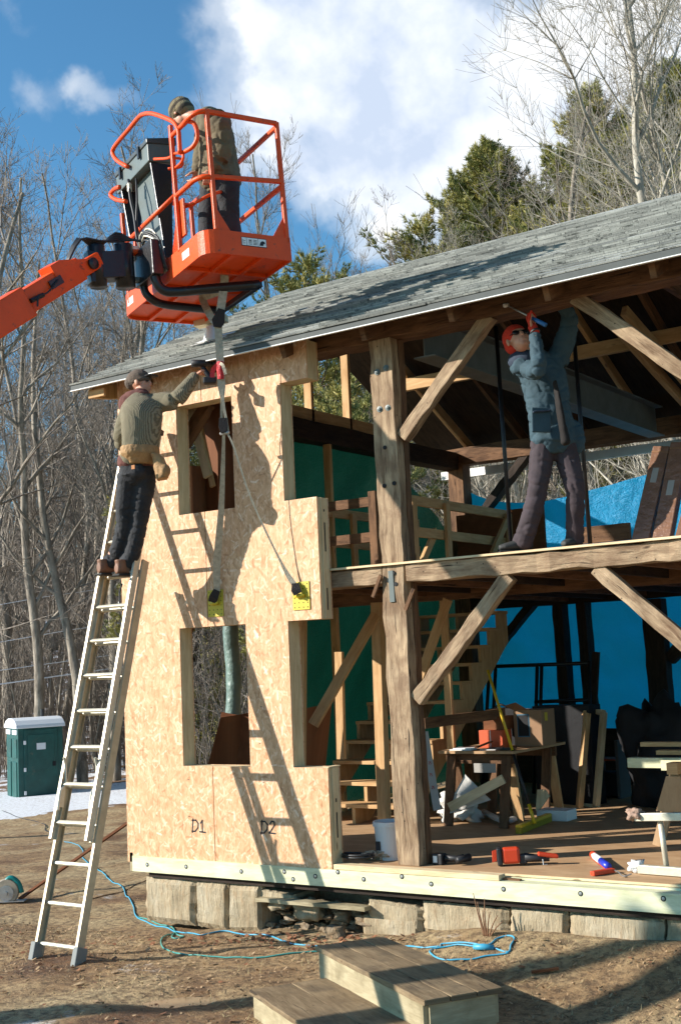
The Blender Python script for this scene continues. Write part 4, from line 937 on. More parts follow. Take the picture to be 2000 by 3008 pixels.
# decals: warning strip and blank stickers
def decal(name, x0, x1, z0, z1, y, mat): hexa([(x0, y-.002, z0), (x1, y-.002, z0), (x1, y, z0), (x0, y, z0), (x0, y-.002, z1), (x1, y-.002, z1), (x1, y, z1), (x0, y, z1)], name, mat, bev=0)
decal('warning_label', .33, .56, .085, .16, -.001, ink); decal('label_panel', .334, .375, .09, .155, -.0035, paper); decal('label_panel', .379, .480, .09, .155, -.0035, paper); decal('label_panel', .484, .556, .09, .155, -.0035, paper)
m = MB()
def dr(x, z, w, h): m.v.extend([L(x, -.0066, z), L(x+w, -.0066, z), L(x+w, -.0066, z+h), L(x, -.0066, z+h)]); m.face(range(len(m.v)-4, len(m.v)), [(0, 0)]*4)
for k in range(4): dr(.395, .100+k*.012, .03, .004); dr(.437, .100+k*.012, .034, .005)
dr(.343, .10, .004, .04); dr(.350, .125, .016, .004); dr(.352, .105, .012, .004); dr(.40, .126, .008, .010); dr(.412, .130, .008, .008)
b0 = len(m.v); gl = [(0, 0), (.012, .03), (.03, .042), (.05, .036), (.056, .02), (.04, .016), (.034, 0)]
m.v.extend([L(.492+x, -.0066, .098+z) for x, z in gl]); m.face(range(b0, b0+7), [(0, 0)]*7); m.build('label_text', ink, BL)
def sidecal(y0, y1, z0, z1): m = MB(); m.v = [L(-.0025, y0, z0), L(-.0025, y1, z0), L(-.0025, y1, z1), L(-.0025, y0, z1)]; m.face(range(4), [(0, 0)]*4); m.build('white_label', paper, BL)
sidecal(.30, .44, .075, .14); sidecal(1.55, 1.69, .075, .14)
m = MB(); mesh_c = pm('bright mesh strip', (.85, .30, .10), rough=.5)

# ------------------------------------------------------------------ lifting straps
hk = on(641, 955, 1, -.33); J = V((-1.20, -.30, 3.545)); J = on(659, 1269, 1, -.31)
ST = thing('lifting_sling', 'grey webbing sling hanging from the boom platform with a red tape knot', 'lifting sling', (hk.x, hk.y, J.z))
up_cam = (CAM-hk).normalized()
def strap(name, pts, w, mat=webbing, th=.006, par=ST, nrm=None):
    """flat webbing; width direction may turn along the run"""
    m = MB(); pts = [V(p) for p in pts]; n = len(pts)
    for i, p in enumerate(pts):
        t = (pts[min(i+1, n-1)]-pts[max(i-1, 0)]).normalized(); ww = (w[i] if isinstance(w, (list, tuple)) else w)*1.3
        d = t.cross((CAM-p).normalized() if nrm is None else V(nrm)).normalized(); k = d.cross(t)
        for a, c in ((-1, -1), (1, -1), (1, 1), (-1, 1)): m.v.append(p+d*(a*ww/2)+k*(c*th/2))
    for i in range(n-1):
        for j in range(4): m.face((i*4+j, i*4+(j+1) % 4, i*4+4+(j+1) % 4, i*4+4+j), [(0, 0)]*4)
    m.face((3, 2, 1, 0), [(0, 0)]*4); m.face([4*n-4+i for i in range(4)], [(0, 0)]*4)
    return m.build(name, mat, par)
a1 = L(.40, .50, -.06); a2 = L(.42, .98, -.06)
strap('strap', smooth_path([a1+V((0, 0, .09)), a1, (a1+hk)/2+V((.02, -.02, 0)), hk+V((.015, 0, .05)), hk]), .055); strap('strap', smooth_path([a2+V((0, 0, .08)), a2, (a2+hk)/2+V((-.0, 0, -.03)), hk]), .05)
a3 = L(.46, .75, -.05); strap('strap', smooth_path([a1+V((0, 0, .02)), a3, a2+V((0, 0, .03))]), .045)
strap('splice', [hk+V((.045, 0, .13)), hk+V((.01, -.008, .03)), hk+V((0, -.01, -.02))], [.045, .085, .05], black_web, .03)
strap('strap', smooth_path([hk, hk.lerp(J, .45), hk.lerp(J, .62), hk.lerp(J, .72)], 3), [.05]*6+[.04, .03, .022, .022])
strap('strap', smooth_path([hk.lerp(J, .60), hk.lerp(J, .78)+V((-.012, 0, 0)), J+V((-.028, 0, .06)), J+V((-.02, 0, -.02))]), .018); strap('strap', smooth_path([hk.lerp(J, .60), hk.lerp(J, .78)+V((.012, 0, 0)), J+V((.03, 0, .08)), J+V((.04, 0, -.01))]), .018)
strap('splice', [J+V((0, -.01, .115)), J+V((.005, -.015, .05)), J+V((0.012, -.015, -.01))], [.05, .06, .045], black_web, .03)
m = MB(); m.tube([J+V((-.04, 0, -.01)), J+V((.05, 0, -.01))], .014, 8); m.build('shackle', steel, ST, smooth=True)
k0 = hk.lerp(J, .40)
m = MB(); m.tube(smooth_path([k0+V((0, 0, .05)), k0, k0-V((0, 0, .10))]), [.028, .03, .032, .034, .036, .034, .03, .028, .026], 9); m.build('red_tape', red_tape, ST)
strap('red_tape', smooth_path([k0+V((-.01, -.03, .02)), k0+V((-.05, -.04, -.02)), k0+V((-.06, -.04, -.08))]), .03, red_tape, .004); strap('strap', smooth_path([k0+V((.02, -.03, .03)), k0+V((.06, -.04, -.0)), k0+V((.085, -.04, -.08))]), .02, webbing, .004)
for px, tgt in ((635, (638, 1740)), (886, (868, 1722))):
    c = WM['plate%d' % px]; e = on(tgt[0], tgt[1], 1, -.045)
    if px == 635:
        mid = on(650, 1500, 1, -.17)
        strap('strap', smooth_path([J+V((-.005, 0, -.02)), J.lerp(mid, .4), mid, on(638, 1650, 1, -.08), e], 4), [.02]*2+[.022, .025, .027, .03, .033, .036, .04, .043, .046, .048, .05, .048, .045, .04, .038])
    else: strap('strap', smooth_path([J+V((.03, 0, -.01)), on(688, 1315, 1, -.285), on(740, 1470, 1, -.20), on(830, 1660, 1, -.08), e], 4), [.012]*12+[.018, .028, .034, .034, .03])
    q = V((c.x, -.05, c.z+.015)); strap('sling_end', [e+V((0, 0, .02)), e.lerp(q, .5)+V((0, -.01, 0)), q], [.045, .06, .055], black_web, .03)

# ------------------------------------------------------------------ wooden steps in the foreground
zt_ = -.25
c0, c1, c2, c3 = [on(*p, 2, zt_) for p in ((923, 2778), (1104, 2740), (1440, 2887), (1243, 2938))]
sx_ = (c3-c0).normalized(); sy_ = V((-sx_.y, sx_.x, 0))
Lx = (c3-c0).length; Wy = (c1-c0).dot(sy_)
ST2 = thing('wooden_steps', 'two weathered wooden box steps standing in the yard in front of the open bay', 'steps', (c0.x, c0.y, -.6))
def boards(nm, o, lx_, wy, z, n):
    w = wy/n
    for i in range(n):
        m = MB(); a = o+sy_*(w*(i+.5)); m.beam(V((a.x, a.y, z-.016)), V((a.x, a.y, z-.016))+sx_*lx_, w-.006, .032, (0, 0, 1), .003, 12); m.build(nm, deck_wood, ST2, bevel=.004)
def bside(o, lx_, wy, z0, z1):
    for a, b in ((o+sy_*.03+sx_*.04, o+sy_*.03+sx_*(lx_-.04)), (o+sy_*(wy-.03)+sx_*.04, o+sy_*(wy-.03)+sx_*(lx_-.04))):
        m = MB(); m.beam(V((a.x, a.y, (z0+z1)/2)), V((b.x, b.y, (z0+z1)/2)), .03, z1-z0, (0, 0, 1), .002, 8); m.build('riser_board', side_wood, ST2)
    a = o+sx_*(lx_-.035)+sy_*.046; b = o+sx_*(lx_-.035)+sy_*(wy-.046)
    m = MB(); m.beam(V((a.x, a.y, (z0+z1)/2)), V((b.x, b.y, (z0+z1)/2)), .03, z1-z0); m.build('end_board', side_wood, ST2)
    for s in (.05, lx_-.10):
        for t in (.07, wy-.07): a = o+sx_*s+sy_*t; m = MB(); m.beam(V((a.x, a.y, z0-.12)), V((a.x, a.y, z1)), .07, .035, sy_); m.build('leg', side_wood, ST2)
boards('tread', c0, Lx, Wy, zt_, 3); bside(c0, Lx, Wy, zt_-.20, zt_-.033)
zl = zt_-.175; d0 = on(731, 2906, 2, zl); c0b = d0
Wl = (V((c0.x, c0.y, 0))-V((d0.x, d0.y, 0))).dot(sy_)+.06
boards('tread', d0, Lx*1.0, Wl, zl, 2); bside(d0, Lx*1.0, Wl, zl-.18, zl-.033)
# ------------------------------------------------------------------ cords on the ground
def gp(px, py, z=-.6, h=.008):
    p = on(px, py, 2, z)
    zz = z
    for _ in range(30): zz = zz*.6+.4*(gh(p.x, p.y)+h); p = on(px, py, 2, zz)
    return p
def cord(name, pp, r, mat, label, cat='extension cord'):
    pts = smooth_path([gp(*q) for q in pp], 5)
    for p in pts: p.z = gh(p.x, p.y)+r+.001
    m = MB(); m.tube(pts, r, 6); return tag(m.build(name, mat, smooth=True), label, cat)
cord('extension_lead', [(190, 2472), (225, 2480), (245, 2500), (240, 2512), (255, 2530), (300, 2560), (325, 2585), (362, 2606), (370, 2630), (392, 2660), (400, 2690), (440, 2712), (490, 2724), (512, 2736), (580, 2744), (600, 2745), (660, 2734), (730, 2745), (790, 2748), (850, 2770), (925, 2778), (1000, 2790)], .0062, blue_cord, 'blue extension cord winding from the ladder along the stone foundation')
cord('extension_lead', [(400, 2690), (450, 2706), (505, 2722), (522, 2745), (540, 2750), (520, 2756), (505, 2752), (512, 2740), (480, 2752), (474, 2772), (490, 2788), (540, 2802), (640, 2810), (760, 2812), (850, 2800), (930, 2794), (1010, 2796)], .006, green_cord, 'green extension cord looping on the mud left of the steps')
cord('extension_lead', [(1170, 2775), (1230, 2782), (1290, 2780), (1300, 2772), (1380, 2770), (1420, 2778), (1430, 2778), (1490, 2796), (1500, 2775), (1510, 2755), (1490, 2748), (1460, 2756), (1440, 2772), (1400, 2780), (1330, 2776), (1270, 2788), (1265, 2800), (1300, 2818), (1370, 2818), (1440, 2806), (1494, 2798)], .0065, blue_cord, 'coiled blue extension cord end lying right of the steps')
p = gp(1420, 2782, h=.02); m = MB(); m.tube([p+V((-.07, -.02, 0)), p+V((.0, 0, .0)), p+V((.07, .02, 0))], [.018, .024, .018], 10); tag(m.build('cord_plug', blue_cord, smooth=True), 'blue plug end on the coiled cord right of the steps', 'cord plug')
cord('black_cord', [(0, 2380), (60, 2402), (130, 2420), (140, 2442), (235, 2448)], .008, black_plastic, 'thin dark cord on the mud behind the ladder foot')
cord('rope', [(270, 2640), (330, 2625), (375, 2612), (430, 2585)], .004, brown_wood, 'thin brown twine on the mud beside the sill corner', 'twine')
a, b = gp(60, 2645), gp(420, 2560); b.z = -.16
m = MB(); m.beam(a+V((0, 0, .02)), V((b.x, b.y, b.z)), .05, .02, rough=.002, seg=8); tag(m.build('wood_strip', brown_ply), 'long reddish wood strip slanting from the mud up to the sill corner', 'wood strip')
a, b = gp(1560, 2860), gp(1640, 2850); m = MB(); m.beam(a+V((0, 0, .01)), b+V((0, 0, .012)), .03, .015); tag(m.build('wood_stick', brown_ply), 'reddish splinter of wood on the ground right of the steps', 'stick')
# circular saw at the left edge
p = gp(22, 2652, h=0)
t = thing('circular_saw', 'teal circular saw lying on the mud at the left edge', 'circular saw', p)
sa = rt; m = MB(); m.lathe(p+V((0, 0, .12)), [(.125, -.02), (.135, 0), (.125, .03), (.05, .035)], 26, -fh); m.build('blade_guard', pm('saw guard', (.42, .36, .27), rough=.5, var=.3), t, smooth=False)
m = MB(); m.lathe(p+V((0, 0, .105))-fh*.04, [(.082, 0), (.082, .003), (.02, .004), (.02, .02), (0, .02)], 26, -fh); m.build('blade', steel, t)
m = MB(); m.tube(smooth_path([p+rt*-.05+V((0, 0, .17)), p+rt*.03+V((0, 0, .26)), p+rt*.12+V((0, 0, .21)), p+rt*.16+V((0, 0, .1))]), .026, 9); m.tube([p+V((0, 0, .13))+fh*.02, p+V((0, 0, .13))+fh*.16], .06, 12); m.build('motor', pm('teal plastic', (.0, .20, .19), rough=.4), t, smooth=True)
m = MB(); m.beam(p-rt*.14+V((0, 0, .02)), p+rt*.2+V((0, 0, .02)), .16, .006); m.build('base_plate', steel, t)
# dry weed stems at the foundation
rw = random.Random(3); bpt = gp(1432, 2742); m = MB()
for dx, dz in ((-.09, .28), (-.06, .22), (-.02, .17), (.0, .25), (.04, .16), (.10, .14), (.14, .10)):
    m.tube(smooth_path([bpt+V((dx*.2, -.02, -.02)), bpt+V((dx*.6, -.03, dz*.5)), bpt+V((dx, -.02, dz))]), [.007, .007, .006, .005, .005, .004, .004, .003, .002], 5)
tag(m.build('dry_weed', pm('dry stems', (.20, .10, .05), rough=.9), smooth=True), 'bunch of dry reddish stems growing at the stone slabs', 'plant')
# ------------------------------------------------------------------ staircase
S = thing('staircase', 'open wooden staircase with bare treads rising behind the front post', 'staircase', (-1.7, 2.1, 0))
xl, xr, y0_, run, rise = -2.26, -1.185, 1.887, .229, .190
for i in range(1, 12):
    m = MB(); m.box((xl, y0_+run*i, rise*i-.035), (xr, y0_+run*i+.25, rise*i)); m.build('tread', new_wood, S)
for x in (xl+.02, xr-.02, (xl+xr)/2):
    pts = [(y0_+run*1+.02, 0)]
    for i in range(1, 12):
        y = y0_+run*i+.015; pts += [(y, rise*(i-1) if i > 1 else 0), (y, rise*i-.036)]
    pts = pts[1:]; pts.append((y0_+run*12, rise*11-.036)); pts.append((y0_+run*12, rise*11-.35)); pts.append((y0_+run*2.2, 0))
    m = MB(); m.prism(pts, 0, x-.019, x+.019); m.build('stringer', new_wood, S)
def stud(name, p, q, w, t, label, cat='lumber', mat=new_wood, up=(0, 1, 0)):
    m = MB(); m.beam(p, q, w, t, up); return tag(m.build(name, mat, bevel=.002), label, cat)
stud('stair_post', on(1130, 2440, 2, 0), on(1108, 1770, 1, on(1130, 2440, 2, 0).y), .10, .09, 'new lumber post at the foot of the stairs beside the front post', 'post')
q0 = on(1402, 2350, 1, 3.2); stud('stair_post', (-.90, 2.7, 0), (-.90, 2.7, 2.2), .08, .04, 'new lumber post standing right of the staircase', 'post')
stud('diagonal_brace', on(920, 2130, 1, 1.2), on(1105, 1805, 1, 1.6), .10, .04, 'new lumber brace leaning diagonally left of the stairs', 'brace')
stud('stud', on(885, 2260, 1, 1.0), on(888, 1800, 1, 1.0), .085, .04, 'new lumber stud seen through the lower side opening', 'stud')
stud('stud', on(1003, 2230, 1, 1.7), on(996, 1915, 1, 1.7), .085, .04, 'short new stud ending beside the diagonal brace', 'stud')
stud('diagonal_brace', on(1230, 2000, 1, 2.3), on(1315, 1760, 1, 2.3), .09, .04, 'new lumber brace behind the lower front brace, in front of the stairs', 'brace')
stud('handrail_board', on(1245, 2125, 1, 2.0), on(1480, 2095, 1, 2.8), .04, .10, 'brown horizontal board nailed across the foot of the stairs', 'board', mat=brown_wood, up=(0, 0, 1))
# brown sheets leaning in the corner
m = MB(); a, b, c, d = on(610, 2250, 1, .6), on(760, 2250, 1, 1.1), on(757, 2090, 1, 1.1), on(648, 2108, 1, .7); m.poly([a, b, c, d]); m.poly([p+V((.0, .02, 0)) for p in (d, c, b, a)])
tag(m.build('plywood_sheet', brown_ply), 'brown plywood sheets leaning behind the lower window opening', 'plywood')
m = MB(); m.beam(on(700, 2250, 1, .9)+V((0, 0, .0)), on(725, 2105, 1, .95), .02, .5, (1, .4, 0)); tag(m.build('plywood_sheet', brown_ply), 'second brown plywood sheet, partly behind the first in the window corner', 'plywood')
m = MB(); a, b, c, d = on(872, 2260, 1, 1.3), on(955, 2260, 1, 1.6), on(975, 2065, 1, 1.6), on(876, 2085, 1, 1.3); m.poly([a, b, c, d]); tag(m.build('plywood_sheet', brown_ply), 'brown board leaning behind the stud in the lower side opening', 'plywood')
# upper window: hung brown sheet, leaning boards
m = MB(); a, b, c, d = on(610, 1520, 1, .75), on(700, 1520, 1, .75), on(690, 1140, 1, .75), on(560, 1160, 1, .75)
m.poly([a, b, c, d]); m.poly([p+V((0, .02, 0)) for p in (d, c, b, a)]); tag(m.build('plywood_sheet', brown_ply), 'dark brown sheet standing behind the upper window opening', 'plywood')
stud('leaning_board', on(612, 1400, 1, .55), on(556, 1180, 1, .6), .09, .035, 'pale board leaning across the upper window opening', 'board', mat=pale_wood)
stud('leaning_board', on(626, 1430, 1, .62), on(578, 1200, 1, .68), .05, .03, 'narrow brown board leaning beside the pale one in the upper window', 'board', mat=new_wood)
m = MB(); m.lathe(on(565, 1515, 1, .7), [(.15, 0), (.15, .46), (.14, .46), (.14, .02)], 20); tag(m.build('fibre_drum', pm('brown fibre drum', (.22, .09, .035), rough=.7), smooth=False), 'round brown drum behind the upper window opening', 'drum')
# ------------------------------------------------------------------ guard rail of the stair opening, upper floor
G = thing('stair_guard', 'new lumber guard rail around the upper stair opening', 'guard rail', (-1.25, 2.76, 2.36))
def gb(name, p, q, w, t, up=(0, 0, 1), mat=new_wood): m = MB(); m.beam(p, q, t, w, up); m.build(name, mat, G, bevel=.002)
for z in (3.23, 2.90, 2.56):
    gb('rail_board', (-1.25, 2.70, z), (-1.25, 4.90, z), .10, .04)
    gb('rail_board', (-2.40, 2.76, z), (-2.40, 4.8, z), .10, .04)
for z in (3.23, 2.86): gb('rail_board', (-2.42, 2.50, z), (-1.42, 2.50, z), .10, .04, mat=brown_wood)
for (x, y) in ((-1.20, 3.4), (-1.20, 4.86), (-1.21, 2.72), (-2.35, 3.3)): gb('rail_post', (x, y, 2.37), (x, y, 3.24), .09, .04, (0, 1, 0))
gb('rail_post', (-1.50, 2.44, 2.37), (-1.50, 2.44, 3.32), .12, .09, (0, 1, 0), brown_wood)
gb('rail_brace', (-1.17, 4.0, 2.38), (-1.17, 4.8, 3.2), .08, .04); gb('rail_brace', (-1.29, 2.8, 2.40), (-1.29, 3.3, 2.95), .08, .04)
m = MB(); m.box((-2.2, 5.4, 2.37), (-1.0, 5.43, 3.35)); tag(m.build('plywood_sheet', brown_ply), 'brown sheet standing on the upper floor behind the stair guard', 'plywood')
# long cartons leaning on the upper floor
for k, (b0, b1, t0, lab) in enumerate((((1846, 1592), (1912, 1578), (1946, 1320), 'long shrink wrapped carton leaning on the upper floor, leftmost of three'), ((1908, 1580), (1975, 1566), (1998, 1308), 'middle of the three long cartons leaning on the upper floor'), ((1974, 1566), (2040, 1555), (2060, 1400), 'rightmost long carton leaning on the upper floor at the picture edge'))):
    yb = .85; a = on(b0[0]+33, b0[1], 1, yb); a.z = 2.364; top = on(t0[0], t0[1]-2, 1, yb+.35)
    T = thing('long_carton', lab, 'carton', a, 'long cartons on the upper floor')
    m = MB(); m.beam(a, top, .135, .09, (0, 1, 0)); m.build('box', card_wrap, T, bevel=.006)
    m = MB(); d = (top-a).normalized(); s_ = d.cross(V((0, 1, 0))).normalized(); nn = s_.cross(d); nn = -nn if nn.y > 0 else nn
    for f, w in ((.93, .17),): m.beam(a+d*(top-a).length*f, a+d*((top-a).length*f+.012), .139, .094, (0, 1, 0))
    m.build('tape', pm('parcel tape', (.24, .13, .07), rough=.3), T)
    c = a.lerp(top, .62-.16*(k == 1)); m = MB(); m.beam(c+nn*.047, c+nn*.047+d*.13, .05, .002, nn); m.build('label', pm('label paper', (.33, .31, .28), rough=.6) if k == 0 else MATS['label paper'], T)
m = MB(); m.beam(on(1700, 1575, 1, 1.6), on(1850, 1560, 1, 1.6), .04, .14); tag(m.build('board', brown_wood), 'grey brown board standing on edge at the feet of the leaning cartons', 'board')
# ------------------------------------------------------------------ work table
TY = 2.3; ta = on(1286, 2206, 1, TY); tz = ta.z; tx0 = ta.x; tx1 = on(1502, 2214, 1, TY).x; ty1 = 3.45
T = thing('work_table', 'plywood work table on sawhorses in front of the stairs', 'work table', (tx0, TY, 0))
m = MB(); m.box((tx0, TY, tz-.025), (tx1+.02, ty1, tz)); m.build('tabletop', ply_wood, T)
for yy in (TY+.12, TY+1.0):
    m = MB(); m.box((tx0+.03, yy-.02, tz-.125), (tx1-.02, yy+.02, tz-.028)); m.build('horse_beam', brown_wood, T)
    for xx in (tx0+.10, tx1-.10):
        for s in (-1, 1): m = MB(); m.beam((xx, yy+s*.17, 0), (xx, yy+s*.03, tz-.05), .09, .035, (0, 1, 0)); m.build('leg', new_wood if xx > -.5 and s > 0 else brown_wood, T)
bz = tz+.001
def carton(name, px, py, y, w, d, h, mat, label):
    p = on(px, py, 1, y); t = thing(name, label, 'carton', (p.x, y, bz)); m = MB(); m.box((p.x, y, bz), (p.x+w, y+d, bz+h)); m.build('box', mat, t, bevel=.004); return t, p.x
t, x = carton('orange_carton', 1408, 2200, TY+.35, .255, .2, .17, orange_box, 'orange carton on the left half of the work table')
m = MB(); m.box((x+.12, TY+.349, bz), (x+.128, TY+.3496, bz+.17)); m.build('tape', paper, t)
m = MB(); m.box((x+.03, TY+.4, bz+.172), (x+.26, TY+.6, bz+.30)); tag(m.build('brown_carton', brown_ply), 'small dark brown carton stacked on top of the orange carton', 'carton')
t, x = carton('cardboard_carton', 1512, 2192, TY+.55, .30, .30, .35, cardboard, 'big brown carton with a blue framed label on the right of the work table')
m = MB(); m.box((x+.04, TY+.548, bz+.09), (x+.17, TY+.5495, bz+.31)); m.build('label', pm('blue label', (.02, .12, .20), rough=.5), t); m = MB(); m.box((x+.05, TY+.546, bz+.10), (x+.16, TY+.5475, bz+.30)); m.build('label_print', dark_stuff, t)
m = MB(); m.box((x+.302, TY+.62, bz+.24), (x+.3035, TY+.68, bz+.32)); m.build('sticker', yellow_m, t)
m = MB(); m.poly([(x, TY+.55, bz+.352), (x+.16, TY+.55, bz+.352), (x+.10, TY+.42, bz+.43), (x-.03, TY+.42, bz+.40)]); m.build('flap', cardboard, t)
m = MB()
for k, (dx, dy, w, d, h) in enumerate(((.10, .03, .22, .16, .012), (.13, .05, .20, .14, .010), (.42, .05, .16, .12, .006))):
    m.beam((tx0+dx, TY+dy+d/2, bz+.006+k*.011*(k < 2)), (tx0+dx+w, TY+dy+d/2+.02, bz+.006+k*.011*(k < 2)), d, h)
tag(m.build('papers', paper), 'loose white papers on the front of the work table', 'papers')
m = MB(); m.beam((tx0+.3, TY+.2, bz+.012), (tx0+.46, TY+.22, bz+.07), .14, .012); tag(m.build('notebook', brown_ply), 'open brown notebook lying behind the papers on the work table', 'notebook')
m = MB(); m.beam((tx0+.50, TY+.12, bz+.012), (tx0+.75, TY+.16, bz+.012), .10, .015); m.beam((tx0+.46, TY+.2, bz+.01), (tx0+.66, TY+.08, bz+.02), .03, .02); tag(m.build('hand_tool', black_metal), 'small dark tool lying on the table in front of the orange carton', 'tool')
m = MB(); m.tube([(tx1-.45+.10*math.cos(a), TY+.8+.10*math.sin(a), bz+.38+.02*math.sin(3*a)) for a in [k*.4 for k in range(48)]], .008, 5); tag(m.build('coiled_cable', black_plastic), 'black coiled cable on the dark crate behind the cartons', 'cable')
m = MB(); m.box((tx1-.6, TY+.72, bz), (tx1-.32, TY+.95, bz+.36)); tag(m.build('dark_crate', dark_stuff), 'black crate between the cartons on the work table', 'crate')
# things hung and heaped under the table
m = MB(); p = on(1392, 2242, 1, TY-.02); m.box((p.x, TY-.03, p.z-.085), (p.x+.23, TY-.022, p.z)); tag(m.build('paper_sheet', pm('grey paper', (.36, .34, .31), rough=.8)), 'blank grey sheet hung from the front edge of the work table', 'paper')
# leaning measuring stick
a, b = on(1284, 2380, 1, 1.7), on(1246, 2150, 1, 1.85); t = thing('measuring_board', 'white board with red marks leaning behind the front post', 'measuring board', a)
m = MB(); m.beam(a, b, .012, .07, (.9, .3, 0)); m.build('board', pm('dull white board', (.42, .40, .36), rough=.8), t)
for (px, py, s) in ((1262, 2240, '125'), (1270, 2275, '75'), (1276, 2312, '25')):
    c = on(px, py, 1, 1.72); D = {'1': [[(0, 0), (0, 1)]], '2': [[(0, 1), (.5, 1), (.5, .5), (0, 0), (.5, 0)]], '5': [[(.5, 1), (0, 1), (0, .55), (.5, .5), (.5, 0), (0, 0)]], '7': [[(0, 1), (.5, 1), (.15, 0)]]}
    for k, ch in enumerate(s): glyph(t, D[ch], (c.x+k*.017-.02, c.y-.02, c.z-.012), .022, .002, red_ink)
# white bags, leaning white board, scraps
def lump(name, c, s, seed, mat, label, cat, amp=.5, smooth=True):
    o = rock(name, c, s, seed, mat, None, amp, .2, 4); return tag(o, label, cat)
p = on(1345, 2412, 2, 0); lump('plastic_bag', (p.x, p.y, .11), (.19, .15, .13), 5, cloth_white, 'crumpled white bag on the floor under the work table', 'bag', 1.1)
m = MB(); a, b, c, d = on(1320, 2390, 1, 2.12), on(1440, 2350, 1, 2.2), on(1365, 2275, 1, 2.2), on(1335, 2330, 1, 2.1); m.poly([a, b, c, d]); m.poly([q+V((.0, .008, 0)) for q in (d, c, b, a)]); tag(m.build('cloth_sheet', cloth_white), 'white sheet propped up under the left of the work table', 'sheet')
m = MB(); m.beam(on(1320, 2372, 1, 2.02), on(1478, 2288, 1, 2.1), .03, .085); tag(m.build('leaning_board', pale_wood), 'pale board lying diagonally against the table legs', 'board')
m = MB(); m.tube(smooth_path([on(1420, 2385, 2, .05), on(1450, 2400, 2, .05), on(1485, 2412, 2, .04), on(1525, 2400, 2, .05)]), .03, 8); tag(m.build('paper_roll', cloth_white, smooth=True), 'loose white paper roll lying by the right table leg', 'paper roll')
m = MB(); p = on(1640, 2412, 2, 0); m.box((p.x-.22, p.y-.02, 0.001), (p.x+.10, p.y+.2, .10)); tag(m.build('white_carton', paper, bevel=.005), 'flat white carton on the floor behind the broom head', 'carton')
m = MB(); p = on(1590, 2375, 1, 2.75); m.prism([(p.x-.05, p.z-.02), (p.x+.0, p.z+.0), (p.x+.10, p.z+.12), (p.x+.06, p.z+.18), (p.x-.02, p.z+.18)], 1, 2.72, 2.74); tag(m.build('plywood_offcut', pale_wood), 'small pale plywood offcut standing behind the broom', 'offcut')
# broom
a = on(1570, 2420, 2, .06); b = on(1432, 1969, 1, a.y+.35)
t = thing('push_broom', 'push broom with a yellow and black handle leaning against the table', 'broom', a)
m = MB(); m.tube([a.lerp(b, .46), b], .014, 10); m.build('handle', yellow_h, t, smooth=True); m = MB(); m.tube([a.lerp(b, .12), a.lerp(b, .46)], .015, 10); m.build('handle_sleeve', black_plastic, t, smooth=True); m = MB(); m.tube([a+V((0, 0, .0)), a.lerp(b, .12)], .017, 10); m.build('socket', yellow_h, t, smooth=True)
h0, h1 = on(1522, 2440, 2, .03), on(1612, 2404, 2, .03); m = MB(); m.beam(h0+V((0, 0, .035)), h1+V((0, 0, .035)), .06, .03); m.build('broom_head', yellow_h, t, bevel=.008); m = MB(); m.beam(h0, h1, .055, .055); m.build('bristles', pm('yellow bristles', (.42, .34, .03), rough=.9, bump=1, bscale=160), t)
# bucket, gloves, rope near the front post
p = on(1148, 2522, 2, 0); t = thing('bucket', 'white plastic bucket standing behind the left side of the front post', 'bucket', p)
m = MB(); m.lathe(p, [(.105, 0), (.125, .26), (.135, .262), (.135, .30), (.118, .30), (.1, .02)], 28); m.build('pail', bucket_w, t, smooth=False); m = MB(); m.box((p.x-.06, p.y-.125, .08), (p.x-.02, p.y-.118, .15)); m.build('print', ink, t)
p = on(1090, 2515, 2, .03)
for k, dx in enumerate((0, .07)): lump('work_glove', (p.x+dx, p.y+.03*k, .035), (.065, .05, .035), 12+k*5, pm('tan glove', (.42, .32, .22), rough=.9) if k == 0 else MATS['tan glove'], ['tan work glove on the floor left of the bucket', 'second tan work glove, lying against the bucket'][k], 'glove', .9)
m = MB(); p = on(1050, 2525, 2, .02); m.tube(smooth_path([p+V((.14*math.cos(a)*(1+.1*math.sin(3*a)), .09*math.sin(a), .012+.003*a)) for a in [k*.7 for k in range(20)]], 3), .009, 6); tag(m.build('coiled_rope', black_plastic, smooth=True), 'black cable coiled on the floor next to the gloves', 'cable')
# tools in the sun on the ground floor
p = on(1290, 2540, 2, 0); t = thing('cordless_drill', 'black cordless drill lying right of the front post with its battery towards the viewer', 'drill', p)
m = MB(); m.box((p.x-.05, p.y-.03, .001), (p.x+.04, p.y+.05, .085)); m.build('battery', black_plastic, t, bevel=.008); m = MB(); m.box((p.x-.035, p.y-.032, .02), (p.x+.0, p.y-.0305, .07)); m.build('label', paper, t)
m = MB(); m.tube([(p.x+.04, p.y+.02, .05), (p.x+.12, p.y+.05, .045), (p.x+.18, p.y+.07, .05)], [.028, .022, .030], 10); m.tube([(p.x+.16, p.y+.0, .04), (p.x+.20, p.y+.12, .05)], [.026, .03], 10); m.build('body', black_plastic, t, smooth=True)
p = on(1500, 2545, 2, 0); t = thing('nail_gun', 'red and black cordless saw lying on its side in the sun on the floor', 'power tool', p)
fx, fy = .8, .6
m = MB(); m.beam((p.x-.07, p.y, .075), (p.x+.05, p.y+.06, .08), .09, .12, (0, 0, 1)); m.build('body', red_plastic, t, bevel=.02)
m = MB(); m.beam((p.x-.105, p.y-.018, .07), (p.x-.07, p.y, .072), .10, .135); m.beam((p.x+.045, p.y+.06, .05), (p.x+.10, p.y+.08, .05), .06, .075); m.build('guard', black_plastic, t, bevel=.012)
m = MB()
for k in range(6): m.beam((p.x-.128+k*.0, p.y-.045+.012*k, .03), (p.x-.128, p.y-.045+.012*k, .115), .004, .007)
m.build('grille', red_plastic, t)
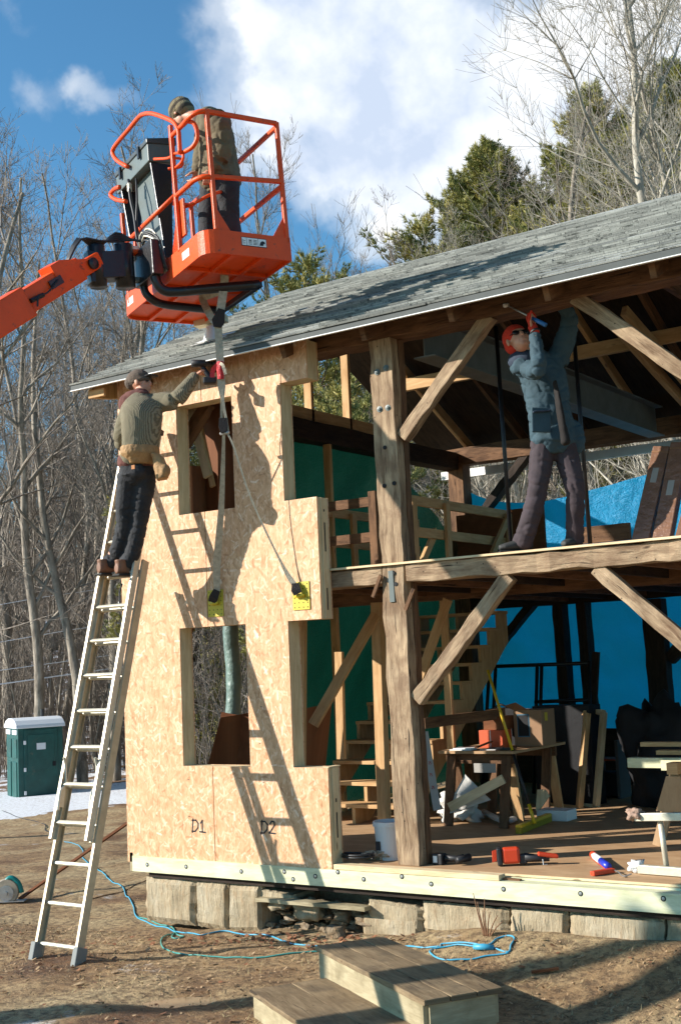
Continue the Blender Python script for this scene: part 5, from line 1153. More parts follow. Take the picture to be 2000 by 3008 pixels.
m = MB(); m.tube([(p.x+.08, p.y+.07, .06), (p.x+.16, p.y+.13, .05), (p.x+.24, p.y+.17, .055)], [.035, .028, .03], 10); m.build('handle', black_plastic, t, smooth=True); m = MB(); m.beam((p.x+.17, p.y+.12, .085), (p.x+.30, p.y+.20, .06), .06, .03); m.build('trigger_housing', red_plastic, t, bevel=.01)
m = MB(); m.tube([(p.x+.22, p.y+.10, .05), (p.x+.225, p.y+.095, .01), (p.x+.25, p.y+.11, .01)], .005, 6); m.build('hook', steel, t)
p = on(1770, 2562, 2, 0); t = thing('caulking_gun', 'red caulking gun holding a blue and white tube on the floor at the right', 'caulking gun', p)
q = on(1745, 2514, 2, .03); e = on(1785, 2545, 2, .03); m = MB(); m.tube([q, q.lerp(e, .5)], .026, 14); m.build('cartridge', paper, t, smooth=True); m = MB(); m.tube([q.lerp(e, .5), e], .026, 14); m.build('cartridge_end', blue_pl, t, smooth=True)
m = MB(); m.tube([q-(e-q)*.12, q+(e-q)*.02], .029, 14); m.build('cap', red_plastic, t, smooth=True); a, b = on(1738, 2566, 2, .02), on(1800, 2556, 2, .02); m = MB(); m.beam(a, b, .045, .03); m.beam(q-(e-q)*.1+V((0, 0, -.022)), e+(e-q)*.1+V((0, 0, -.022)), .04, .006); m.build('frame', red_plastic, t, bevel=.004)
m = MB(); c = on(1830, 2574, 2, .01); m.tube(smooth_path([b, (b+c)/2+V((0, 0, .01)), c, c+V((.05, .03, .015))]), .005, 6); m.build('rod', steel, t)
# aluminium step ladder lying on its side at the right
zt2 = .36
t = thing('folding_ladder', 'aluminium ladder lying on edge with rag wrapped rail ends at the right', 'ladder', on(1860, 2540, 2, .03))
la, lb = on(1875, 2552, 2, .035), on(2060, 2566, 2, .035); ua, ub = on(1865, 2400, 1, la.y+.02), on(2060, 2398, 1, lb.y+.02)
m = MB(); m.beam(la, lb, .05, .06); m.build('rail', alu, t, bevel=.004); m = MB(); m.beam(ua, ub, .05, .055); m.build('rail', alu, t, bevel=.004)
for px in (1945,): m = MB(); m.tube([on(px+12, 2550, 1, la.y+.03), on(px-8, 2405, 1, la.y+.04)], .020, 12); m.build('rung', alu, t, smooth=True)
for c, s, lab in ((on(1862, 2392, 1, la.y+.02), 3, 'brown'), (on(1870, 2545, 2, .045), 8, 'foil')):
    rock('rag_wrap', c, (.075, .06, .05 if lab == 'brown' else .05), s, pm('rag '+lab, (.34, .22, .16) if lab == 'brown' else (.62, .62, .60), rough=.7 if lab == 'brown' else .35, bump=1, bscale=25), t, .7, .6)
# sawhorse with lumber
p = on(1925, 2485, 2, 0); t = thing('sawhorse', 'wooden sawhorse with a gusset plate holding the lumber stack', 'sawhorse', (p.x, p.y, 0))
hx = on(1990, 2290, 1, p.y+.1)
for s in (-1, 1): m = MB(); m.beam((p.x+.02+(s > 0)*.36, p.y, 0), (hx.x, p.y+.08, .60), .09, .035, (0, 1, 0)); m.build('leg', ply_wood, t); m = MB(); m.beam((p.x+.02+(s > 0)*.36, p.y+.8, 0), (hx.x, p.y+.75, .60), .09, .035, (0, 1, 0)); m.build('leg', new_wood, t)
m = MB(); m.beam((hx.x, p.y-.02, .62), (hx.x, p.y+.9, .62), .09, .09); m.build('beam', new_wood, t)
m = MB(); m.prism([(hx.x-.16, .28), (hx.x+.17, .28), (hx.x+.06, .56), (hx.x-.055, .56)], 1, p.y-.02, p.y-.008); m.build('gusset', ply_wood, t)
for k, (px, pt, pb, dx, lab) in enumerate(((1846, 2225, 2254, 0, 'thick pale plank at the bottom front of the lumber stack on the sawhorse'), (1944, 2232, 2262, 0, 'second thick pale plank in front of the first on the sawhorse'), (1930, 2203, 2216, .3, 'thin plank lying on the thick planks of the sawhorse stack'), (1884, 2179, 2192, .5, 'uppermost narrow plank of the sawhorse stack'))):
    yy = p.y+.25-(k == 1)*.07+dx*.4; a = on(px, pt, 1, yy); b = on(px, pb, 1, yy); h = a.z-b.z
    m = MB(); m.beam((a.x, yy, (a.z+b.z)/2), (a.x+2.6, yy, (a.z+b.z)/2), .09, h); tag(m.build('plank', pt_wood if k < 2 else new_wood, bevel=.003), lab, 'plank', 'lumber stacked on the sawhorse')
# dark things along the rear wall
c = on(1925, 2125, 1, 4.2); lump('covered_machine', (c.x+.05, 4.2, c.z-.35), (.42, .4, .62), 21, dark_stuff, 'large lump under a black cover in front of the rear wall', 'covered machine', .5)
c = on(1745, 2345, 2, 0); t = thing('shelf_unit', 'small dark cabinet with an open reddish shelf by the rear wall', 'cabinet', c)
for dx in (-.01, .27): m = MB(); m.box((c.x+dx, c.y, 0), (c.x+dx+.035, c.y+.3, .62)); m.build('side', pm('dull grey frame', (.12, .115, .11), rough=.7) if dx < 0 else MATS['dull grey frame'], t)
m = MB(); m.box((c.x+.03, c.y+.02, .40), (c.x+.27, c.y+.3, .42)); m.build('shelf', orange_box, t); m = MB(); m.box((c.x+.03, c.y+.01, .03), (c.x+.27, c.y+.3, .27)); m.build('drawer_box', dark_stuff, t)
for k, (px, y, lab) in enumerate(((1612, 4.2, 'unpainted window frame leaning behind the work table'), (1640, 4.35, 'second window frame leaning just behind the first'))):
    a = on(px, 2330, 2, 0); a = V((-.55+k*.12, y-.2, 0)); t = thing('window_frame', lab, 'window frame', a, 'window frames leaning behind the table')
    hh, ww = .98, .55; d = V((.05, .25, .97)).normalized(); s_ = V((.85, -.4, 0)).normalized()
    for p_, q_ in ((a, a+d*hh), (a+s_*ww, a+s_*ww+d*hh), (a, a+s_*ww), (a+d*hh, a+s_*ww+d*hh)): m = MB(); m.beam(p_, q_, .05, .06, s_.cross(d)); m.build('frame_member', new_wood if k == 0 else pale_wood, t)
# black tubular scaffold frame
t = thing('scaffold_frame', 'black tubular frame standing in front of the blue tarpaulin downstairs', 'scaffold frame', on(1440, 1958, 1, 4.9)); yy = 4.9
def sc(a, b): m = MB(); m.tube([on(*a, 1, yy), on(*b, 1, yy)], .022, 8); m.build('tube', black_metal, t, smooth=True)
sc((1440, 1958), (1728, 1948)); sc((1437, 1958), (1415, 2330)); sc((1455, 1958), (1438, 2330)); sc((1577, 1955), (1567, 2330)); sc((1590, 1955), (1580, 2330)); sc((1728, 1940), (1738, 2330)); sc((1570, 2062), (1728, 2056))
m = MB(); yy = 5.0; a, b = on(1750, 1915, 1, 5.0), on(1738, 2150, 1, 5.0); m.beam(a, b, .08, .04, (0, 1, 0)); tag(m.build('dark_board', dark_wood), 'dark board standing upright next to the scaffold frame', 'board')
c = on(1590, 2130, 1, 4.0); m = MB(); m.box((c.x-.1, 4.0, 0), (c.x+.55, 4.3, c.z+.2)); tag(m.build('dark_cabinet', dark_stuff), 'black cabinet behind the work table cartons', 'cabinet')
# ------------------------------------------------------------------ portable toilet
bp = ray(110, 2360); bp = CAM+bp*(33.2/bp.dot(CF)); bz0 = bp.z
t = thing('portable_toilet', 'dark green portable toilet with a white roof at the edge of the woods', 'portable toilet', bp)
a_ = rad(-7); ex = V((math.cos(a_+yaw-.28), math.sin(a_+yaw-.28), 0)); ey = V((-ex.y, ex.x, 0)); w2, d2_ = .60, .60
base = bp-ex*.05
PM = Matrix(((ex.x, ey.x, 0, base.x), (ex.y, ey.y, 0, base.y), (0, 0, 1, bz0), (0, 0, 0, 1)))
PR = Matrix.Rotation(rad(-38), 4, 'Z'); PM = PM @ PR
def pb(name, lo, hi, mat, bev=.02): m = MB(); m.box(lo, hi); m.v = [PM @ v for v in m.v]; return m.build(name, mat, t, bevel=bev)
pb('body', (-.6, -.6, .08), (.6, .6, 2.05), teal); pb('skid', (-.58, -.55, -.02), (.58, .55, .08), dark_stuff)
m = MB(); pts = [(-.66, 2.02), (-.64, 2.10), (-.45, 2.22), (-.2, 2.28), (.2, 2.28), (.45, 2.22), (.64, 2.10), (.66, 2.02)]; m.prism(pts, 1, -.66, .66); m.v = [PM @ v for v in m.v]; m.build('roof', potty_roof, t, bevel=.02)
for (x0, x1) in ((-.52, -.06), (.06, .52)):
    pb('wall_panel', (x0, -.625, 1.25), (x1, -.6, 1.75), teal); pb('wall_panel', (x0+.04, -.625, .2), (x1-.04, -.6, 1.15), teal)
pb('door', (.6, -.45, .12), (.63, .45, 1.98), teal); pb('door_panel', (.63, -.36, .9), (.645, .36, 1.85), teal, .01); pb('hinge', (.63, -.46, 1.6), (.66, -.40, 1.7), potty_roof, .005); pb('hinge', (.63, -.46, .9), (.66, -.40, 1.0), potty_roof, .005); pb('hinge', (.63, -.46, .3), (.66, -.40, .4), potty_roof, .005)
pb('latch', (.64, .30, 1.0), (.67, .38, 1.12), dark_stuff, .004); pb('sign', (.645, -.12, 1.45), (.65, .12, 1.62), potty_roof, .002); pb('vent', (-.55, -.63, 1.86), (-.1, -.6, 1.98), potty_roof, .005); pb('vent', (.1, -.63, 1.86), (.55, -.6, 1.98), potty_roof, .005)
m = MB(); m.tube([PM @ V((-.3, .3, 2.2)), PM @ V((-.3, .3, 2.48))], .05, 8); m.build('vent_pipe', black_plastic, t)
# power lines through the woods at the left
for k, (a, b, r) in enumerate((((-20, 1890), (210, 1850), .012), ((-20, 2013), (215, 1980), .02), ((-20, 1972), (230, 1938), .012), ((-20, 1780), (120, 1755), .010))):
    def far(px, py, d=36): q = ray(px, py); return CAM+q*(d/q.dot(CF))
    m = MB(); m.tube([far(a[0]-200, a[1]+20), far(*a), far(*b), far(b[0]+500, b[1]-70)], r, 5); tag(m.build('overhead_wire', steel), ['upper overhead wire crossing the woods behind the ladder', 'thick lowest overhead wire above the portable toilet', 'middle overhead wire just above the thick lowest one', 'faint topmost overhead wire in the trees at the left edge'][k], 'wire')
# ------------------------------------------------------------------ trees
def add_tube_fast(v, f, p, q, r0, r1, n, last=None):
    """tapered segment; returns ring index so that following segments join on"""
    ax = (q-p).normalized(); a = ax.orthogonal().normalized(); c = ax.cross(a)
    if last is None:
        last = len(v)
        for k in range(n): g = 6.28318*k/n; v.append(p+(a*math.cos(g)+c*math.sin(g))*r0)
    b = len(v)
    for k in range(n): g = 6.28318*k/n; v.append(q+(a*math.cos(g)+c*math.sin(g))*r1)
    best = 0
    if n > 3:
        best = min(range(n), key=lambda s: (v[last]-v[b+s]).length)
    for k in range(n): k2 = (k+1) % n; f.append((last+k, last+k2, b+(k2+best) % n, b+(k+best) % n))
    return b
def bare_tree(seed, H=16, r=.2, lean=.06, spread=.55, first=.28, dens=1.0, twig=.0052, mult=0):
    rng = random.Random(seed); tv, tf, cv, cf = [], [], [], []
    def grow(p, d, L_, rad_, lvl, v, f, n):
        steps = max(3, int(L_/(.55 if lvl else .8))); last = None; r0 = rad_; pts = [(p, r0, d)]
        for i in range(steps):
            t = (i+1)/steps; r1 = max(twig*.8, rad_*(1-t*(.86 if lvl else .80)))
            wob = .10 if lvl == 0 else .20
            d = (d+V((rng.uniform(-wob, wob), rng.uniform(-wob, wob), rng.uniform(-wob, wob)*.6+(.045 if lvl else .04)))).normalized()
            q = p+d*(L_/steps); last = add_tube_fast(v, f, p, q, r0, r1, n, last); p, r0 = q, r1; pts.append((p, r0, d))
        return pts
    def kids(pts, L_, lvl):
        if lvl >= 4: return
        cnt = {0: int(15*dens), 1: int(8*dens), 2: 5, 3: 4}[lvl]
        for k in range(cnt):
            t = (first+(1-first)*(k+rng.random()*.9)/cnt) if lvl == 0 else rng.uniform(.2, 1.0)
            j = min(len(pts)-1, int(t*(len(pts)-1))); p, r0, d = pts[j]
            o = d.orthogonal().normalized(); o.rotate(Quaternion(d, rng.random()*6.283))
            up_ = .62 if lvl == 0 else .35
            nd_ = (d*(1-spread*rng.uniform(.7, 1.15))+o*spread*1.15+V((0, 0, up_*rng.uniform(.2, 1)))).normalized()
            ll = {0: H*.40*(1.12-t*.75), 1: L_*.5, 2: L_*.52, 3: L_*.55}[lvl]*rng.uniform(.65, 1.15)
            rr_ = min(r0*.62, {0: r*.42*(1.1-t*.6), 1: r0*.55, 2: r0*.6, 3: twig}[lvl]); rr_ = max(rr_, twig)
            big = lvl == 0 and rr_ > r*.22
            v, f = (tv, tf) if big else (cv, cf)
            pp = grow(p, nd_, ll, rr_, lvl+1, v, f, 5 if lvl == 0 else 3); kids(pp, ll, lvl+1)
    for s in range(1+mult):
        d0 = V((rng.uniform(-lean, lean)+(s*.16), rng.uniform(-lean, lean), 1)).normalized()
        main = grow(V((s*.12, s*.05, -.3)), d0, H*(1-.12*s), r*(1-.2*s), 0, tv, tf, 9); kids(main, H, 0)
    return (tv, tf), (cv, cf)
def mk_mesh(name, v, f, mat, smooth=True):
    me = bpy.data.meshes.new(name); me.from_pydata([tuple(p) for p in v], [], f); me.materials.append(mat)
    if smooth: me.polygons.foreach_set('use_smooth', [True]*len(me.polygons))
    return me
def make_bare(seed, bark, **k):
    (tv, tf), (cv, cf) = bare_tree(seed, **k)
    root = bpy.data.objects.new('bare_tree', None); root.empty_display_size = .3
    a = bpy.data.objects.new('trunk', mk_mesh('trunk', tv, tf, bark)); b = bpy.data.objects.new('crown', mk_mesh('crown', cv, cf, bark_twig if bark is bark_grey else bark))
    a.parent = root; b.parent = root; return root, a, b
def plant(proto, x, y, z, s, rz_, label, cat='tree', group=None, name=None):
    root, *ch = proto; r = root.copy(); r.name = name or root.name.split('.')[0]; COL.objects.link(r); r.location = (x, y, z); r.rotation_euler = (0, 0, rz_); r.scale = (s, s, s)
    for c in ch: d = c.copy(); d.parent = r; COL.objects.link(d)
    return tag(r, label, cat, group)
BT = [make_bare(s, bark_grey, H=16, r=rr_, spread=sp, dens=dn*.85, first=fi) for s, rr_, sp, dn, fi in ((1, .155, .55, 1.1, .26), (2, .13, .48, 1.0, .30), (3, .20, .62, 1.15, .22), (5, .11, .42, .9, .35), (8, .165, .58, 1.0, .30))]
PT = [make_bare(s, bark_pale, H=15, r=.15, spread=.5, dens=1.15, first=.2, mult=m_, twig=.0038) for s, m_ in ((21, 2), (22, 1))]
SP = [make_bare(s, bark_grey, H=8, r=.05, spread=.40, dens=.62, first=.15, twig=.007) for s in (31, 32, 33)]
def at(px, py, d):
    q = ray(px, py); return CAM+q*(d/q.dot(CF))
rng = random.Random(77)
# the nearer trees at the left, each where its trunk stands: (px of base, depth, height scale, variant, rotation, label)
near = [(-60, 24, 520, 2, 1.0, 'thick leaning grey tree at the left edge, nearest of the woods'),
        (92, 37, 560, 0, 2.2, 'tall bare tree rising directly behind the portable toilet'),
        (215, 36, 640, 4, .3, 'bare tree with forked limbs just behind the middle of the ladder'),
        (300, 37, 420, 1, 4.0, 'tall slim bare tree beside the left edge of the strand board wall'),
        (10, 42, 600, 2, 5.2, 'broad crowned bare tree far behind the portable toilet'),
        (150, 44, 430, 3, .8, 'slender tall bare tree left of the orange boom tip'),
        (250, 46, 480, 0, 3.3, 'large bare tree whose crown spreads behind the boom tip'),
        (385, 42, 690, 1, 2.9, 'bare tree whose top shows between boom and roof end'),
        (60, 52, 500, 3, 2.0, 'far tall tree at the left, behind the broad crowned one'),
        (640, 44, 900, 1, 5.5, 'bare tree seen above the roof below the orange platform'),
        (800, 50, 385, 3, 1.3, 'fine branched tree to the right of the platform railing')]
def fit(proto, px, top, d, r_, lab, H, cat='bare tree', group=None, name=None):
    p = at(px, 2000, d); g = gh(p.x, p.y); tp = at(px, top, d); return plant(proto, tp.x, tp.y, g, max(.2, (tp.z-g)/H), r_, lab, cat, group, name)
for px, d, top, v_, r_, lab in near: fit(BT[v_], px, top, d, r_, lab, 16)
for k in range(30):
    d = rng.uniform(46, 85); px = rng.uniform(-120, 520) if k % 4 else rng.uniform(520, 1150)
    top = rng.uniform(760, 1200) if px < 520 else rng.uniform(960, 1150)
    fit(BT[rng.randrange(5)], px, top, d, rng.random()*6.28, 'grey bare tree standing among others deep in the woods', 16, 'bare tree', 'bare trees of the woods')
for k in range(120):
    px = rng.uniform(-120, 1500)
    if k < 62: px = rng.uniform(-100, 820)
    d = rng.uniform(38, 62) if px < 420 else rng.uniform(27, 60)
    fit(SP[rng.randrange(3)], px, rng.uniform(1150, 1650), d, rng.random()*6.28, 'thin bare sapling in the undergrowth behind the building', 8, 'sapling', 'saplings of the undergrowth', 'sapling')
# tangle of brush at the wood's edge
m = []; f_ = []
for k in range(3000):
    px = rng.uniform(-150, 2100) if k % 3 else rng.uniform(-100, 800); d = rng.uniform(37, 56) if px < 430 else rng.uniform(24, 48); p = at(px, 2000, d); z = gh(p.x, p.y)
    if p.y < 7.5 and p.x > -4: continue
    h = rng.uniform(1.2, 5.0); q = V((p.x, p.y, z-.1)); dd = V((rng.uniform(-.25, .25), rng.uniform(-.25, .25), 1)); last = None; r0 = rng.uniform(.008, .022)
    for i in range(4):
        e = q+dd.normalized()*h/4; last = add_tube_fast(m, f_, q, e, r0*(1-i*.22), r0*(.78-i*.22)+.002, 3, last); q = e; dd += V((rng.uniform(-.25, .25), rng.uniform(-.25, .25), 0))
        if i: o = V((rng.uniform(-1, 1), rng.uniform(-1, 1), rng.uniform(.1, .9))).normalized(); add_tube_fast(m, f_, q, q+o*h*.22, r0*.4, .002, 3)
ob = bpy.data.objects.new('brush', mk_mesh('brush', m, f_, bark_twig)); COL.objects.link(ob); tag(ob, 'tangled bare brush along the edge of the woods', 'brush', kind='stuff')
# far wooded slope closing the view
m = []; f_ = []
for k in range(2600):
    d = rng.uniform(80, 150); px = rng.uniform(-250, 2300); p = at(px, 2000, d); z = gh(p.x, p.y); h = rng.uniform(6, 13)*d/115
    q = V((p.x, p.y, z-1)); dd = V((rng.uniform(-.08, .08), rng.uniform(-.08, .08), 1)); r0 = rng.uniform(.07, .17)
    e = q+dd*h; add_tube_fast(m, f_, q, e, r0, r0*.2, 3)
    for i in range(7):
        b = q.lerp(e, rng.uniform(.25, .95)); o = V((rng.uniform(-1, 1), rng.uniform(-1, 1), rng.uniform(.1, 1.1))).normalized(); add_tube_fast(m, f_, b, b+o*rng.uniform(1, 3.2), r0*.3, .01, 3)
ob = bpy.data.objects.new('distant_woods', mk_mesh('distant_woods', m, f_, bark_grey)); COL.objects.link(ob); tag(ob, 'distant bare woods closing the view behind the nearer trees', 'woods', kind='stuff')
# pines
def make_pine(seed, H=14, W_=3.2, trunk_r=.2, start=.12, dens=1.0):
    rng = random.Random(seed); tv, tf = [], []; v, f = [], []
    last = None; p = V((0, 0, -.3)); n_ = 12
    for i in range(n_):
        t = (i+1)/n_; q = V((rng.uniform(-.06, .06), rng.uniform(-.06, .06), H*t-.3)); last = add_tube_fast(tv, tf, p, q, trunk_r*(1-(i/n_)*.93), trunk_r*(1-t*.93), 8, last); p = q
    z = H*start
    def tuft(c, d, s):
        for _ in range(9):
            o = (d*.8+V((rng.gauss(0, .55), rng.gauss(0, .55), rng.gauss(.3, .5)))).normalized()*s*rng.uniform(.7, 1.2)
            w = o.cross(V((rng.uniform(-1, 1), rng.uniform(-1, 1), rng.uniform(-1, 1)))).normalized()*s*.085
            b = len(v); v.extend([c-w, c+w, c+o]); f.append((b, b+1, b+2))
    while z < H*.985:
        t = (z/H-start)/(1-start); prof = min(1, ((1-t)*3.0)**.8)*(.8+.2*min(1, t*3))
        prof = max(prof, .10)
        for k in range(int(7*dens)):
            a = rng.random()*6.283; ll = W_*prof*rng.uniform(.6, 1.12); d = V((math.cos(a), math.sin(a), rng.uniform(.10, .55))).normalized()
            b0 = V((0, 0, z+rng.uniform(-.2, .2))); e = b0+d*ll; mid = b0.lerp(e, .55)-V((0, 0, ll*.06)); e.z += ll*.14
            r0 = .035*(1-t*.6); x_ = add_tube_fast(tv, tf, b0, mid, r0, r0*.6, 4); add_tube_fast(tv, tf, mid, e, r0*.6, .006, 4, x_)
            cnt = max(5, int(ll*48*dens))
            for j in range(cnt):
                u = .28+.72*(j+rng.random())/cnt; c = (b0.lerp(mid, u/.55) if u < .55 else mid.lerp(e, (u-.55)/.45))
                side = V((-d.y, d.x, 0))*rng.gauss(0, .26*ll*.55)*(1.15-u); c = c+side+V((0, 0, rng.uniform(-.04, .20)))
                tuft(c, (d+side*.6+V((0, 0, .45))).normalized(), rng.uniform(.095, .155))
        z += .42*(1-.35*t)/max(.6, dens)*.8
    for _ in range(4): tuft(V((0, 0, H-.3)), V((0, 0, 1)), .4)
    root = bpy.data.objects.new('pine_tree', None); root.empty_display_size = .3
    a = bpy.data.objects.new('trunk', mk_mesh('pine_trunk', tv, tf, bark_brown)); b = bpy.data.objects.new('crown', mk_mesh('pine_crown', v, f, needles, False)); a.parent = root; b.parent = root
    return root, a, b
PN = [make_pine(3, 14, 2.35, .2, .10, 1.5), make_pine(9, 15, 2.15, .2, .08, 1.4), make_pine(14, 10, 2.4, .14, .05, .9)]
for px, top, d, v_, r_, lab, H in ((1432, 425, 46, 0, .5, 'full round pine tree standing alone above the middle of the roof', 14), (1730, 250, 44, 1, 2.0, 'tall dark pine behind the pale bare tree at the right', 15), (1960, 190, 46, 0, 4.0, 'pine tree cut by the right edge of the picture', 14),
                                   (900, 750, 36, 2, 1.0, 'small pine crown showing under the platform corner', 10), (1240, 640, 46, 2, 3.0, 'thin low pine left of the round pine', 10), (1610, 620, 52, 1, 5.0, 'dark small pine between the round pine and the tall one', 15), (1850, 380, 42, 2, 2.6, 'middle pine between the tall dark pine and the right edge', 10),
                                   (1000, 1130, 18, 2, .7, 'pine seen through the gable opening behind the studs', 10), (560, 1240, 30, 2, .7, 'pine seen through the upper window opening', 10)):
    p = at(px, 2000, d); g = gh(p.x, p.y); tp = at(px, top, d); s = (tp.z-g)/H; tp2 = tp
    plant(PN[v_], tp.x, tp.y, g, s, r_, lab, 'pine tree')
# pale bare trees at the right
for px, top, d, v_, r_, lab in ((1850, -60, 26, 0, .4, 'pale many stemmed bare tree in front of the tall pine at the right'), (2010, -300, 25, 1, 2.0, 'pale bare tree leaning in from the right edge'),                                (1480, 700, 30, 1, 1.4, 'low pale bare tree behind the ridge right of the round pine')):
    p = at(px, 2000, d); g = gh(p.x, p.y); tp = at(px, top, d); plant(PT[v_], tp.x, tp.y, g, (tp.z-g)/15.0, r_, lab, 'bare tree')
for px, top, d, v_, r_, lab in ((1030, 740, 42, 3, 1.2, 'thin twiggy tree left of the small pines above the roof'), (1150, 720, 42, 1, 3.2, 'thin bare tree in front of the thin low pine'), (1230, 800, 36, 4, 2.2, 'bare tree at the left foot of the round pine'), (1640, 640, 34, 0, .2, 'reddish bare bush top behind the ridge'),
                                (1760, 300, 30, 2, 5.5, 'grey bare tree entangled with the tall dark pine')):
    p = at(px, 2000, d); g = gh(p.x, p.y); tp = at(px, top, d); plant(BT[v_], tp.x, tp.y, g, (tp.z-g)/16.0, r_, lab, 'bare tree')
# unseen trunk added left of frame to cast the shadow band on the yard
_a = on(250, 2990, 2, -.6); _hd = V((SUN.x, SUN.y, 0)).normalized(); _s = V((_a.x, _a.y, 0))-_hd*8.6
_m = MB(); _z = gh(_s.x, _s.y); _m.tube([(_s.x, _s.y, _z-.2), (_s.x+.05, _s.y, _z+2), (_s.x-.03, _s.y+.04, _z+4), (_s.x+.04, _s.y, _z+5.9)], [.24, .20, .17, .12], 12)
_t = thing('added_shadow_trunk', 'added grey trunk out of view left of the yard, casting a shadow band', 'shadow caster', (_s.x, _s.y, _z)); _m.build('trunk', bark_grey, _t, smooth=True)
_m = MB(); _m.tube([(_s.x, _s.y, _z+3.6), (_s.x+.3, _s.y+.35, _z+4.3), (_s.x+.5, _s.y+.9, _z+4.6)], [.08, .05, .02], 8); _m.build('branch', bark_grey, _t, smooth=True)
# ------------------------------------------------------------------ people
def voxelise(name, mb, mat, parent, vox=.012, smooth=3, disp=None, M=None):
    """fuse overlapping lofted forms into ONE continuous surface"""
    me = bpy.data.meshes.new('tmp'); me.from_pydata([tuple(p) for p in mb.v], [], mb.f)
    o = bpy.data.objects.new('tmp', me); COL.objects.link(o)
    r = o.modifiers.new('r', 'REMESH'); r.mode = 'VOXEL'; r.voxel_size = vox; r.use_smooth_shade = True
    s = o.modifiers.new('s', 'SMOOTH'); s.iterations = smooth; s.factor = .5
    dg = bpy.context.evaluated_depsgraph_get(); ev = o.evaluated_get(dg); me2 = bpy.data.meshes.new_from_object(ev)
    bpy.data.objects.remove(o); bpy.data.meshes.remove(me)
    if disp:
        nr = [v.normal.copy() for v in me2.vertices]
        for v, n in zip(me2.vertices, nr): v.co += n*disp(v.co)
    inv = WM[parent.name].inverted() if parent else Matrix()
    for v in me2.vertices: v.co = inv @ v.co
    me2.name = name; me2.polygons.foreach_set('use_smooth', [True]*len(me2.polygons)); me2.materials.clear(); me2.materials.append(mat)
    ob = bpy.data.objects.new(name, me2); COL.objects.link(ob); ob.parent = parent; WM[ob.name] = WM[parent.name].copy(); return ob
def limb(mb, pts, radii, n=14, flat=None):
    """pts joints, radii (a, b) half widths; flat = direction of the first half width"""
    pts = [V(p) for p in pts]; rings = []; m = len(pts)
    k = 4; P = smooth_path(pts, k)
    for i, p in enumerate(P):
        u = i/k; j = min(int(u), m-2); t = u-j; ra, rb = radii[j], radii[j+1]
        ra = ra if isinstance(ra, tuple) else (ra, ra); rb = rb if isinstance(rb, tuple) else (rb, rb)
        a, b = ra[0]*(1-t)+rb[0]*t, ra[1]*(1-t)+rb[1]*t
        tg = (P[min(i+1, len(P)-1)]-P[max(i-1, 0)]).normalized(); f = V(flat) if flat is not None else tg.orthogonal()
        A = (f-tg*f.dot(tg)).normalized(); B = tg.cross(A); rings.append((p, A*a, B*b))
    t0 = (P[1]-P[0]).normalized(); t1 = (P[-1]-P[-2]).normalized(); r0, r1 = rings[0], rings[-1]
    rings = [(r0[0]-t0*r0[1].length*.5, r0[1]*.6, r0[2]*.6)]+rings+[(r1[0]+t1*r1[1].length*.5, r1[1]*.6, r1[2]*.6)]
    mb.loft(rings, n)
def folds(amp, sc, ax=None, st=3.0):
    """cloth wrinkles: noise squeezed along ax"""
    def g(co):
        p = V(co)
        if ax is not None: a = V(ax).normalized(); q = p+a*(p.dot(a)*(st-1))
        else: q = p
        v = abs(noise.noise(q*sc*.8)); w_ = abs(noise.noise(q*sc*1.7+V((5, 1, 3))))
        return amp*(.36*(min(v, .20)/.20-1)+.16*(min(w_, .16)/.16-1)+.40*noise.noise(V(co)*sc*.35))
    return g
def head(mb, c, face, up, s=1.0):
    """skull, jaw, nose, brow, lips, ears; face = looking direction"""
    c, f, u = V(c), V(face).normalized(), V(up); u = (u-f*u.dot(f)).normalized(); r = f.cross(u)
    R3 = Matrix((r, f, u)).transposed()
    def P(x, y, z): return c+(r*x+f*y+u*z)*s
    mb.ell(P(0, -.012, .035), .076*s, .094*s, .088*s, R3); mb.ell(P(0, .022, -.035), .058*s, .068*s, .072*s, R3); mb.ell(P(0, .050, -.082), .030*s, .028*s, .024*s, R3)
    mb.ell(P(0, .070, .028), .052*s, .020*s, .016*s, R3)
    mb.loft([(P(0, .078, .020), r*.008*s, u*.010*s), (P(0, .092, -.004), r*.011*s, u*.014*s), (P(0, .102, -.022), r*.015*s, u*.011*s), (P(0, .088, -.032), r*.010*s, u*.006*s)], 8)
    mb.ell(P(0, .080, -.055), .024*s, .012*s, .006*s, R3); mb.ell(P(0, .078, -.067), .021*s, .012*s, .007*s, R3)
    for e in (-1, 1): mb.ell(P(e*.078, -.004, .0), .010*s, .020*s, .032*s, R3); mb.ell(P(e*.040, .052, -.012), .020*s, .018*s, .020*s, R3)
    return P
